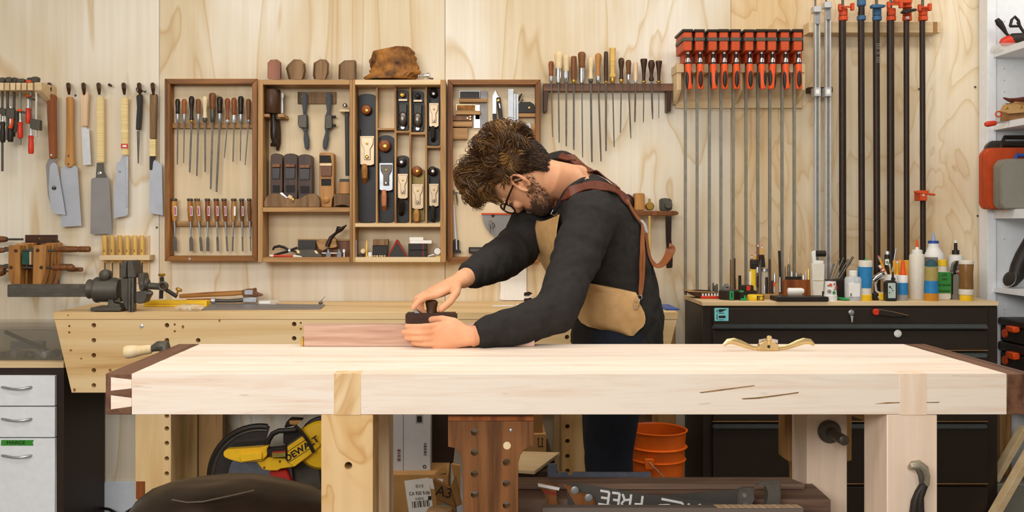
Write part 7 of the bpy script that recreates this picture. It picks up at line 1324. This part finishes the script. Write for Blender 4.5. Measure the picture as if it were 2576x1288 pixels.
TC = 2.99
TOR = [(1545, 905, .15, .115), (1550, 850, .172, .132), (1553, 800, .172, .132), (1543, 720, .158, .122), (1520, 640, .168, .13), (1490, 565, .185, .128), (1462, 510, .185, .10), (1438, 472, .14, .07), (1418, 455, .08, .058)]
tp = [P(x, y, TC) for x, y, a, c in TOR]; try_ = [a for x, y, a, c in TOR]; trd = [c for x, y, a, c in TOR]
ShL, ElL, WrL = P(1487, 548, 2.80), P(1400, 782, 2.575), P(1182, 849, 2.492)
ShR, ElR, WrR = P(1412, 442, 3.13), P(1302, 622, 2.97), P(1163, 703, 2.64)
# head frame
pit, yaw = math.radians(64), math.radians(28)
f0 = Vector((-math.cos(pit), 0, -math.sin(pit))); l0 = Vector((0, -1, 0)); hu = Vector((-math.sin(pit), 0, math.cos(pit)))
hf = f0*math.cos(yaw)-l0*math.sin(yaw); hl = l0*math.cos(yaw)+f0*math.sin(yaw)
HR = Matrix((hf, hl, hu)).transposed(); HS = 1.05
HC = P(1312, 462, 2.83)-HR @ Vector((-.006, .078, -.008))*HS
def HW(x, y=None, z=None):
    v_ = Vector(x) if y is None else Vector((x, y, z)); return HC+HR @ (v_*HS)
HP = [(-.119, .062, .03, .012), (-.112, .078, .005, .03), (-.098, .088, -.022, .046), (-.078, .090, -.048, .058), (-.055, .090, -.068, .065), (-.03, .088, -.084, .071), (-.005, .087, -.095, .0745), (.018, .094, -.100, .076), (.045, .093, -.103, .0765), (.07, .086, -.1, .073), (.092, .072, -.088, .063), (.108, .05, -.065, .047), (.119, .02, -.035, .025)]
def head_pt(z, a, off=0.):
    zs_ = [r[0] for r in HP]; z = min(max(z, zs_[0]), zs_[-1])
    for i in range(len(HP)-1):
        if z <= HP[i+1][0]: break
    t = (z-HP[i][0])/(HP[i+1][0]-HP[i][0]); xf, xb, w_ = [HP[i][k]*(1-t)+HP[i+1][k]*t for k in (1, 2, 3)]
    c = (xf+xb)/2; h = (xf-xb)/2+off; w_ += off
    ca, sa = math.cos(a), math.sin(a); return Vector((c+h*math.copysign(abs(ca)**.9, ca), w_*math.copysign(abs(sa)**.85, sa), z))
body = B()
R = [[HW(head_pt(z, 2*PI*i/32)) for i in range(32)] for z in [HP[0][0]+(HP[-1][0]-HP[0][0])*k/24 for k in range(25)]]; body.loft(R)
# nose, brow, lips, cheekbones, ears
body.tube([HW(.088, 0, .014), HW(.1, 0, -.006), HW(.111, 0, -.024), HW(.114, 0, -.036), HW(.098, 0, -.044)], [.008, .009, .0105, .0125, .010], 12)
for s in (-1, 1):
    body.sph(HW(.098, s*.012, -.040), .0088, 10, 8); body.tube([HW(.092, s*.012, .017), HW(.09, s*.034, .021), HW(.078, s*.054, .016)], [.008, .0085, .006], 10); body.sph(HW(.072, s*.046, -.026), .017, 12, 8); body.sph(HW(.0785, s*.033, .001), .0128, 12, 8)
    ear = []
    for i in range(13):
        a = math.radians(-70+i*26); ear.append(HW(-.012+.019*math.cos(a)*.95-.006*math.sin(a), s*(.081+.009*(1 if .3 < i/12 < .9 else .4)), -.004+.032*math.sin(a)))
    body.tube(ear, [.005, .0055, .0055, .005, .005, .005, .005, .005, .005, .0055, .0065, .006, .005], 8); body.tube([HW(.004, s*.074, -.026), HW(-.006, s*.08, -.012), HW(-.012, s*.079, .006), HW(-.006, s*.078, .018)], [.006, .007, .007, .005], 8)
body.tube([HW(.096, -.02, -.066), HW(.103, 0, -.064), HW(.096, .02, -.066)], [.004, .0062, .004], 8); body.tube([HW(.094, -.018, -.074), HW(.101, 0, -.074), HW(.094, .018, -.074)], [.004, .0065, .004], 8)
nb = P(1436, 458, 2.985)
etube(body, [HW(-.02, 0, -.02), HW(-.03, 0, -.085), HW(-.032, 0, -.125).lerp(nb, .35), nb, P(1465, 510, TC)], [.052, .056, .062, .085, .10], [.052, .056, .062, .07, .07])
etube(body, tp, [a-.006 for a in try_], [a-.006 for a in trd])
for Sh, El, Wr in ((ShL, ElL, WrL), (ShR, ElR, WrR)):
    limb(body, [nb.lerp(Sh, .35)-Vector((0, 0, .01)), nb.lerp(Sh, .7), Sh], [.05, .052, .056]); limb(body, [Sh, Sh.lerp(El, .3), Sh.lerp(El, .65), El], [.058, .050, .042, .034]); limb(body, [El, El.lerp(Wr, .25), El.lerp(Wr, .6), El.lerp(Wr, .88), Wr], [.034, .038, .033, .028, .027])
def finger(pts, r0=.0098, r1=.0078): n = len(pts); body.tube(pts, [r0+(r1-r0)*i/(n-1) for i in range(n)], 10); body.sph(pts[-1], r1, 10, 6)
# left (near) hand: laid along the front of the board, thumb hooked over its top edge
wx_, wy_ = WrL.x, WrL.y
R = []
for (dx, zc_, hz, hy_, yy) in ((.01, .9345, .026, .024, wy_), (-.02, .935, .031, .020, wy_), (-.05, .9352, .037, .0175, wy_-.002), (-.08, .9352, .039, .0155, wy_-.003), (-.1, .9352, .036, .012, wy_-.003)):
    R.append([Vector((wx_+dx, yy+hy_*math.cos(a), zc_+hz*math.copysign(abs(math.sin(a))**.8, math.sin(a)))) for a in (2*PI*k/20 for k in range(20))])
body.loft(R)
for (z_, L, dip, yo) in ((.9630, .077, .0015, -.002), (.9455, .086, .0005, -.006), (.9285, .079, -.0002, -.004), (.9125, .061, -.001, .001)):
    x = wx_-.092; finger([Vector((x+.02, wy_-.004, .9352+(z_-.9352)*.85)), Vector((x, wy_-.006+yo*.3, z_)), Vector((x-L*.46, wy_-.013+yo, z_-dip)), Vector((x-L*.78, wy_-.007+yo, z_-dip*1.5)), Vector((x-L, wy_+.004+yo, z_-dip*1.8))], .0086, .0070)
finger([Vector((wx_-.018, wy_+.002, .955)), Vector((wx_-.042, wy_+.004, .972)), Vector((wx_-.075, wy_+.018, .9775)), Vector((wx_-.105, wy_+.034, .9745))], .0125, .0098)
# right (far) hand: closed over the little plane
K = P(1082, 742, 2.565); fd = (K-WrR); fd.normalize(); up_ = Vector((0, 0, 1)); th = Vector((-fd.y, fd.x, 0)).normalized(); th = Vector((.6, -.8, 0)); nrm = fd.cross(th).normalized()
if nrm.z < 0: nrm = -nrm
R = []
for t_, hw_, ht in ((-.05, .027, .024), (.2, .031, .021), (.5, .037, .019), (.8, .040, .017), (1.0, .037, .012)):
    c = WrR.lerp(K, t_); R.append([c+th*hw_*math.cos(a)+nrm*ht*math.sin(a) for a in (2*PI*k/20 for k in range(20))])
body.loft(R)
for i, (o, L) in enumerate(((.030, .9), (.010, 1.), (-.010, .94), (-.029, .8))):
    c = K+th*o; g_ = Vector((fd.x, fd.y, 0)).normalized()
    if i == 0: pts = [c-fd*.02, c, c+g_*.040+Vector((0, 0, -.004)), c+g_*.062+Vector((0, 0, -.014)), c+g_*.078+Vector((0, 0, -.028))]
    else: pts = [c-fd*.02, c, c+g_*.034*L+Vector((0, 0, -.010)), c+g_*.040*L+Vector((0, 0, -.036)), c+g_*.022*L+Vector((0, 0, -.050))]
    finger(pts)
finger([WrR.lerp(K, .3)+th*.024, WrR.lerp(K, .5)+th*.048+Vector((0, 0, -.012)), WrR.lerp(K, .75)+th*.056+Vector((0, 0, -.026)), WrR.lerp(K, .98)+th*.050+Vector((0, 0, -.036))], .0125, .0098)
# legs and feet
LEG = []
for s in (-1, 1):
    y = TC+s*.095; hip, kn, an = Vector((wx(1548, TC), y, .90)), Vector((wx(1526, TC)+.01*s, y+.01*s, .52)), Vector((wx(1556, TC)+.02*s, y+.01*s, .09)); LEG.append((hip, kn, an))
    limb(body, [hip, hip.lerp(kn, .5), kn], [.088, .076, .058]); limb(body, [kn, kn.lerp(an, .3), kn.lerp(an, .75), an], [.056, .058, .042, .036])
    limb(body, [an+Vector((.03, 0, -.055)), an+Vector((-.05, 0, -.055)), an+Vector((-.13, 0, -.065)), an+Vector((-.17, 0, -.07))], [.030, .034, .028, .018]); limb(body, [an, an+Vector((.01, 0, -.05))], [.036, .034])
hc = [np.array(WrL+Vector((-.09, 0, 0))), np.array(K), np.array(HC)]
def keepf(co):
    k = np.ones(len(co))
    for i, c in enumerate(hc):
        dd_ = np.linalg.norm(co-c, axis=1); k = np.minimum(k, np.clip((dd_-(.16 if i < 2 else .14))/.05, .10 if i < 2 else .30, 1))
    return k
me_body = fuse(body, .0030, 8, keepf, 'person')
man = thing('person', 'bearded man in black long-sleeved shirt and leather apron bending over the workbench', 'person', (wx(1550, TC), TC, 0))
mesh_obj(me_body, 'body', 'skin', man)
# shirt: trunk and sleeves, open at the neck, ending at the cuffs
sh = B(); etube(sh, [P(1550, 872, TC)]+tp[2:8], [.186]+[a+.014 for a in try_[2:8]], [.147]+[a+.014 for a in trd[2:8]], 32)
for Sh, El, Wr in ((ShL, ElL, WrL), (ShR, ElR, WrR)):
    limb(sh, [nb.lerp(Sh, .25)+Vector((.03, 0, -.02)), nb.lerp(Sh, .65), Sh, Sh.lerp(El, .08)], [.066, .074, .082, .082], 22); fx = 1.12 if Sh is ShR else 1.; limb(sh, [Sh, Sh.lerp(El, .3), Sh.lerp(El, .65), El], [.082, .075*fx, .066*fx, .060*fx], 22)
    sh.sph(El, .064*fx, 20, 12); sh.sph(Sh, .083, 20, 12)
    ce = El.lerp(Wr, .93); limb(sh, [El, El.lerp(Wr, .25)-Vector((0, 0, .008)), El.lerp(Wr, .6)-Vector((0, 0, .006)), ce], [.062*fx, .060*fx, .050*fx, .037], 22); limb(sh, [ElL.lerp(ShL, .05), ElL], [.05, .05]) if 0 else None
me_sh = fuse(sh, .0065, 10, None, 'shirt')
nc, nr = P(1384, 447, 2.955), .108
bm = bmesh.new(); bm.from_mesh(me_sh)
for v_ in bm.verts:
    p = v_.co; q_ = Vector((p.x*.7+p.z*1.6, p.y*3, p.z*.9-p.x*1.8)); v_.co = p+v_.normal*(.0065*mnoise.noise(q_*9)+.0035*mnoise.noise(q_*20))
dl = [v_ for v_ in bm.verts if (Vector(((v_.co.x-nc.x), (v_.co.y-nc.y)*.8, (v_.co.z-nc.z)))).length < nr]
bmesh.ops.delete(bm, geom=dl, context='VERTS')
bd_ = [e for e in bm.edges if e.is_boundary]; bm.to_mesh(me_sh)
loop = {}
for e in bd_:
    a, b_ = e.verts; loop.setdefault(a.index, []).append(b_.index); loop.setdefault(b_.index, []).append(a.index)
cs = {v_.index: v_.co.copy() for v_ in bm.verts if v_.index in loop}; bm.free()
for p in me_sh.polygons: p.use_smooth = True
bsh = bvh_of(me_sh); tb_ = B(); etube(tb_, [P(1550, 872, TC)]+tp[2:8], [.186]+[a+.014 for a in try_[2:8]], [.147]+[a+.014 for a in trd[2:8]], 32); btor = bvh_of(fuse(tb_, .008, 8, None, 'trunk'))
shirt = mesh_obj(me_sh, 'shirt', 'shirt', man)
if loop:                                                     # ribbed collar round the opening
    st = max(loop, key=lambda i: cs[i].z); path = [st]; prev = None; cur = st
    while True:
        nx = [i for i in loop[cur] if i != prev and (i not in path or (i == st and len(path) > 10))]
        if not nx or nx[0] == st: break
        prev, cur = cur, nx[0]; path.append(cur)
    pts = [cs[i] for i in path]; n_ = len(pts); w9 = 9
    sm = [sum((pts[(i+j) % n_] for j in range(-w9, w9+1)), Vector())/(2*w9+1) for i in range(0, n_, 3)]; sm.append(sm[0])
    part(B().tube(sm, .0095, 10, 1.0), 'collar', 'shirt', shirt)
# trousers and shoes
tr_ = B(); etube(tr_, [P(1550, 905, TC), P(1552, 845, TC), P(1553, 800, TC)], [.165, .17, .165], [.132, .136, .13], 28)
for hip, kn, an in LEG:
    limb(tr_, [hip+Vector((0, 0, .02)), hip.lerp(kn, .5), kn], [.098, .090, .076], 22); limb(tr_, [kn, kn.lerp(an, .35), an+Vector((0, 0, .01))], [.076, .072, .062], 22)
me_t = fuse(tr_, .008, 8, None, 'trousers')
mesh_obj(me_t, 'trousers', 'trousers', man)
for hip, kn, an in LEG:
    s_ = B(); limb(s_, [an+Vector((.045, 0, -.05)), an+Vector((-.04, 0, -.045)), an+Vector((-.12, 0, -.058)), an+Vector((-.185, 0, -.068))], [.034, .043, .038, .02], 18); limb(s_, [an+Vector((0, 0, .02)), an+Vector((.01, 0, -.05))], [.045, .042], 16)
    for p in s_.v: p.z = max(p.z, .002)
    part(s_, 'shoe', 'leather_dark', man)
# ---- hair: a full mass on top and front, cropped at back and sides
hr = random.Random(11)
def hairline(a):                      # lowest z of hair at angle a (0 = face, pi = nape)
    c = math.cos(a); return .066 if c > .55 else (.066-(.55-c)*.05 if c > .1 else (.043-(.1-c)*.10 if c > -.45 else -.012-(-.45-c)*.10))
def thick(z, a):
    c = math.cos(a); top = max(0, min(1, (z-.02)/.08)); fr_ = max(0, c+.35); return .012+top*(.042+.030*min(1, fr_))
cap = B(); NZ, NA = 26, 64; grid = []
for j in range(NZ+1):
    row = []
    for i in range(NA):
        a = 2*PI*i/NA; z0 = hairline(a); t_ = j/NZ; z = z0+(.119-z0)*t_; th_ = thick(z, a)*(1 if j > 1 else .4); p = head_pt(z, a); c = Vector((-.005, 0, .01)); n_ = (p-c).normalized(); lump = 1+.45*mnoise.noise(p*38)+.25*mnoise.noise(p*80)
        row.append(HW(p+n_*th_*.34*lump))
    grid.append(row)
cap.loft(grid)
hairo = part(cap, 'hair', 'hairbrown', man)
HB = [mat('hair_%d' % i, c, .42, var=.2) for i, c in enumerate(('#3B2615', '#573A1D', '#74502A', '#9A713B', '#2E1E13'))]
lock = [B() for _ in HB]
EC, ER = Vector((-.006, 0, .004)), Vector((.099, .077, .119))
def lev(p): q = p-EC; return math.sqrt((q.x/ER.x)**2+(q.y/ER.y)**2+(q.z/ER.z)**2)
for k in range(8200):
    a = hr.uniform(-PI, PI); u_ = hr.random(); z0 = hairline(a); z = z0+(.1185-z0)*u_**(.75 if k % 3 else 1.25); p = head_pt(z, a); c = math.cos(a)
    top = max(0., min(1., (z-.015)/.07)); fr_ = min(1., max(0., c+.45)); L = (.016+top*(.030+.036*fr_))*hr.uniform(.7, 1.15); l0_ = lev(p); l1_ = l0_+thick(z, a)/.095*(.85 if top > .3 else .55)*hr.choice((.35, .6, .8, .95, 1.1))
    k_ = max(0., min(1., (top-.05)/.5)); flow = Vector((.9*fr_+.25, 0, -.05))*k_+Vector((-.35, 0, -1))*(1-k_); amp = 1.15*top+.12; n = 8; pts = []; q_ = p.copy(); seed_ = Vector((hr.uniform(-.004, .004),)*3)
    for i in range(n):
        t_ = i/(n-1); lv = l0_+(l1_-l0_)*min(1, t_*2.2)-(l1_-l0_)*.35*max(0, t_-.6); q_ = EC+(q_-EC)*(lv/max(lev(q_), 1e-4)); pts.append(HW(q_))
        nn = (q_-EC).normalized(); x_ = (p+seed_)*24+(q_-p)*14; w_ = Vector((mnoise.noise(x_), mnoise.noise(x_+Vector((7, 3, 1))), mnoise.noise(x_+Vector((1, 9, 4)))))*amp*2.0
        T_ = flow+w_; T_ -= nn*T_.dot(nn); T_.normalize(); q_ = q_+T_*L/(n-1)
    r0 = hr.uniform(.0007, .0013)*(1.15 if top > .3 else .8); v_ = mnoise.noise(p*30)+hr.uniform(-.5, .5)
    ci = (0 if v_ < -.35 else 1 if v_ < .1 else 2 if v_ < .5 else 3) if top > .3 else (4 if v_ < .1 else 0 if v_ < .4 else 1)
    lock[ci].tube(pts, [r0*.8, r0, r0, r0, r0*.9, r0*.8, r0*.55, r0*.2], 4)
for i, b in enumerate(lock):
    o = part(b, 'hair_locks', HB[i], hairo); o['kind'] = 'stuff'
# ---- beard, brows, eyes, glasses
bs_ = B()
def beard_top(a): c = math.cos(a); return -.054 if c > .82 else (-.066 if c > .45 else -.066+(.45-c)*.085)
for k in range(3200):
    a = math.radians(hr.triangular(-116, 116, 0) if hr.random() < .3 else hr.uniform(-114, 114)); zt_ = beard_top(a)+hr.choice((-.006, 0, .003, .008)); z = -.117+(zt_+.117)*hr.random(); p = head_pt(z, a); n_ = (p-Vector((.02, 0, -.05))).normalized()
    d_ = (n_*.45+Vector((.1, 0, -.8))+Vector((hr.uniform(-.3, .3), hr.uniform(-.3, .3), 0))).normalized(); q_ = p+n_*.0005; L = hr.uniform(.005, .010)
    bs_.tube([HW(q_), HW(q_+d_*L*.6+n_*.0015), HW(q_+d_*L)], [.0007, .0006, .0002], 3)
beard = part(bs_, 'beard', mat('stubble_brown', '#3E2819', .7, var=.2), man)
for s in (-1, 1):
    part(B().tube([HW(.098, s*.014, .02), HW(.097, s*.034, .027), HW(.083, s*.056, .02)], [.003, .004, .002], 8, .6), 'eyebrow', 'beard', man); part(B().sph(HW(.077, s*.033, -.002), .0108, 12, 8), 'eye', 'whiteplastic', man)
gl = part(B().ring(HW(.108, .034, -.006), hf, .0245, .0028, 24, 8).ring(HW(.108, -.034, -.006), hf, .0245, .0028, 24, 8).tube([HW(.109, -.011, .0), HW(.113, 0, .004), HW(.109, .011, .0)], .0025, 8), 'glasses_frame', 'frame', man, 0, 'dark-rimmed glasses')
for s in (-1, 1):
    part(B().tube([HW(.105, s*.057, .004), HW(.09, s*.073, .006), HW(.04, s*.083, .010), HW(-.006, s*.088, .012), HW(-.028, s*.086, -.01)], [.0034, .0034, .003, .003, .0025], 8, .7), 'temple', 'frame', gl); part(B().lathe(HW(.108, s*.034, -.006), hf, [(0, .023), (.001, .023)], 20), 'lens', 'clear', gl)
# ---- leather apron: bib, waist pouch, straps and buckles (laid on the shirt surface)
cam0 = Vector((0, 0, H))
def onshirt(px, py, off, dflt=2.95, bsh=bsh):
    dr = (P(px, py, 1.0)-cam0).normalized(); h = bsh.ray_cast(cam0, dr)
    if h[0] is None:
        p = P(px, py, dflt); h = bsh.find_nearest(p); n_ = h[1] if (p-h[0]).dot(h[1]) > 0 else h[1]; return h[0]+n_*off, n_
    n_ = h[1] if h[1].dot(dr) < 0 else -h[1]; return h[0]+n_*off, n_
def ribbon(pts, nrms, w_, th_):
    R = []; n = len(pts); ws = w_ if isinstance(w_, list) else [w_]*n
    for i in range(n):
        t = (pts[min(i+1, n-1)]-pts[max(i-1, 0)]).normalized(); nn = nrms[i]-t*nrms[i].dot(t); nn.normalize(); s_ = t.cross(nn)
        R.append([pts[i]+s_*ws[i]/2+nn*0, pts[i]+s_*ws[i]/2*.96+nn*th_, pts[i]-s_*ws[i]/2*.96+nn*th_, pts[i]-s_*ws[i]/2])
    return B().loft(R)
def resample(pp, k=5):
    o = []
    for i in range(len(pp)-1):
        p0, p1, p2, p3 = pp[max(i-1, 0)], pp[i], pp[i+1], pp[min(i+2, len(pp)-1)]
        for j in range(k):
            t = j/k; o.append(tuple(.5*((2*b_)+(-a+c)*t+(2*a-5*b_+4*c-e)*t*t+(-a+3*b_-3*c+e)*t**3) for a, b_, c, e in zip(p0, p1, p2, p3)))
    return o+[pp[-1]]
def strap(name, pp, w_, m, parent, off=.004, th_=.0035, dflt=2.95):
    q_ = [onshirt(x, y, off, dflt) for x, y in resample(pp)]; P_ = [a for a, n_ in q_]; N_ = [n_ for a, n_ in q_]
    for it in range(3): P_ = [P_[0]]+[(P_[i-1]+P_[i]*2+P_[i+1])/4 for i in range(1, len(P_)-1)]+[P_[-1]]; N_ = [(N_[max(i-1, 0)]+N_[i]*2+N_[min(i+1, len(N_)-1)]).normalized() for i in range(len(N_))]
    return part(ribbon(P_, N_, w_, th_), name, m, parent), P_, N_
apr = strap('shoulder_strap', [(1398, 520), (1416, 499), (1445, 482), (1483, 472), (1520, 473), (1553, 487), (1578, 512)], .042, 'leather_dark', man, .006)[0]
strap('back_strap', [(1572, 505), (1588, 535), (1602, 555), (1612, 568)], .016, 'leather_edge', man, .006)
# strap over the far shoulder seen along its edge
strap('shoulder_strap', [(1358, 399), (1368, 389), (1388, 381), (1415, 379), (1445, 387), (1480, 407), (1515, 438), (1550, 477)], .036, 'leather_dark', man, .006)
bk = P(1618, 574, 2.90)
part(B().poly([(1609, 554), (1616, 553), (1626, 566), (1631, 583), (1628, 588), (1620, 578)], 2.895, 2.905), 'buckle', 'bright', man, .001)
for dx in (0, -7): strap('side_strap', [(1611+dx*.3, 566), (1612+dx*.5, 610), (1614+dx, 650), (1613+dx, 690), (1609+dx*.7, 722), (1606, 746)], .009, 'leather_edge', man, .008, .004, 2.9)
lp = [(1624, 585), (1627, 610), (1632, 640), (1640, 660), (1652, 670), (1665, 666), (1677, 652), (1685, 636), (1687, 622), (1683, 617)]
lp3 = [P(x, y, 2.905) for x, y in resample(lp, 4)]; part(ribbon(lp3, [Vector((.05, -.35, 1)) if i > 12 else Vector((.9, -.35, .2)) for i in range(len(lp3))], .03, .0035), 'strap_tail', 'leather_edge', man)
part(B().ring(P(1609, 748, onshirt(1606, 748, 0, 2.9, btor)[0].y-.02), (.3, 1, 0), .007, .0016, 14, 6).ring(P(1606, 757, onshirt(1606, 757, 0, 2.9, btor)[0].y-.026), (1, .5, 0), .006, .0016, 14, 6), 'strap_ring', 'chrome', man)
# waist pouch: rows of (y, left x, right x)
rows = [(712, 1468, 1480), (718, 1455, 1515), (726, 1452, 1556), (736, 1452, 1600), (748, 1452, 1606), (760, 1452, 1607), (772, 1452, 1614), (786, 1452, 1621), (800, 1454, 1624), (812, 1462, 1623), (822, 1480, 1618), (830, 1515, 1608), (838, 1550, 1600), (845, 1576, 1594)]
T_, X_ = [], []
for j, (y, xa_, xb_) in enumerate(rows):
    tt, xx = [], []
    for i in range(21):
        t_ = i/20; x = xa_+(xb_-xa_)*t_; p, n_ = onshirt(x, y, 0, 2.9, btor); puff = .012+.020*math.sin(PI*t_)**.6*math.sin(PI*min(1, (j+1.5)/15)); tt.append(p.y-puff+.004*mnoise.noise(p*16)); xx.append((x, y))
    T_.append(tt); X_.append(xx)
for it in range(14): T_ = [[(T_[j][i]*2+T_[max(j-1, 0)][i]+T_[min(j+1, len(T_)-1)][i]+T_[j][max(i-1, 0)]+T_[j][min(i+1, 20)])/6 for i in range(21)] for j in range(len(T_))]
G1 = [[P(*X_[j][i], T_[j][i]) for i in range(21)] for j in range(len(T_))]; G2 = [[p+Vector((0, .006, 0)) for p in r_] for r_ in G1]
def sheet(A, C):
    b = B(); nr_, nc_ = len(A), len(A[0]); vs_ = [p for r in A for p in r]+[p for r in C for p in r]; o = nr_*nc_; fs = []
    for j in range(nr_-1):
        for i in range(nc_-1):
            k = j*nc_+i; fs += [[k, k+1, k+nc_+1, k+nc_], [o+k, o+k+nc_, o+k+nc_+1, o+k+1]]
    for j in range(nr_-1):
        for i in (0, nc_-1): k = j*nc_+i; fs.append([k, k+nc_, o+k+nc_, o+k])
    for i in range(nc_-1):
        for j in (0, nr_-1): k = j*nc_+i; fs.append([k, k+1, o+k+1, o+k])
    return b.add(vs_, fs)
pch = part(sheet(G1, G2), 'apron_pouch', 'leather', man, 0, 'tan leather pouch at the hip')
dt = onshirt(1601, 765, 0, 2.9, btor)[0].y-.030
tb = part(B().poly([(1597, 752), (1606, 750), (1609, 762), (1603, 778), (1596, 779), (1594, 768)], dt, dt+.007), 'pouch_tab', 'leather', pch, .001)
for (x, y) in ((1601, 760), (1600, 769), (1598, 775)): part(B().lathe(P(x, y, dt), (0, -1, 0), [(0, .0035), (.0012, .003)], 10), 'rivet', 'chrome', tb)
# bib
near = [(1404, 540, 2.85), (1398, 575, 2.845), (1394, 620, 2.845), (1394, 665, 2.845), (1402, 705, 2.85)]
mid = [(1352, 556, 2.94), (1340, 580, 2.95), (1348, 615, 2.96), (1368, 655, 2.97), (1392, 700, 2.97)]
far = [(1345, 522, 3.04), (1322, 545, 3.05), (1328, 585, 3.07), (1350, 640, 3.08), (1382, 700, 3.08)]
A = []
for n_, m_, f_ in zip(*[[P(*p) for p in resample(r_, 4)] for r_ in (near, mid, far)]):
    A.append([n_*(1-t)**2+(m_*2-(n_+f_)/2)*2*t*(1-t)+f_*t*t for t in (i/12 for i in range(13))])
C = [[p+Vector((.0045, 0, .001)) for p in r_] for r_ in A]
part(sheet(A, C), 'apron_bib', 'leather', man, 0, 'tan leather bib curling off the chest')
part(B().tube([P(1392, 528, 2.84), P(1386, 538, 2.84), P(1394, 541, 2.845), P(1404, 535, 2.85)], .0022, 6), 'bib_ring', 'chrome', man)
part(B().ring(WrR.lerp(ElR, .12), (WrR-ElR), .031, .003, 20, 6), 'bracelet', 'leather_dark', man)
# ---- the little plane under the far hand
t = thing('smoothing_plane', 'small dark wooden plane held on the walnut board under the hand', 'hand plane', (wx(1080, 2.53), 2.545, .9605))
part(B().box(wx(1020, 2.53), wx(1150, 2.53), 2.522, 2.568, .9608, .992), 'body', 'darkwood_x', t, .004, seg=2); part(B().lathe((wx(1085, 2.53), 2.545, .99), (0, 0, 1), [(0, .016), (.012, .014), (.03, .018), (.036, .012)], 14), 'knob', 'darkwood', t); part(B().ext([(wx(1045, 2.53), 2.528, .99), (wx(1058, 2.53), 2.528, .99), (wx(1040, 2.53), 2.528, 1.008), (wx(1034, 2.53), 2.528, 1.006)], (0, .032, 0)), 'iron', 'steel', t)
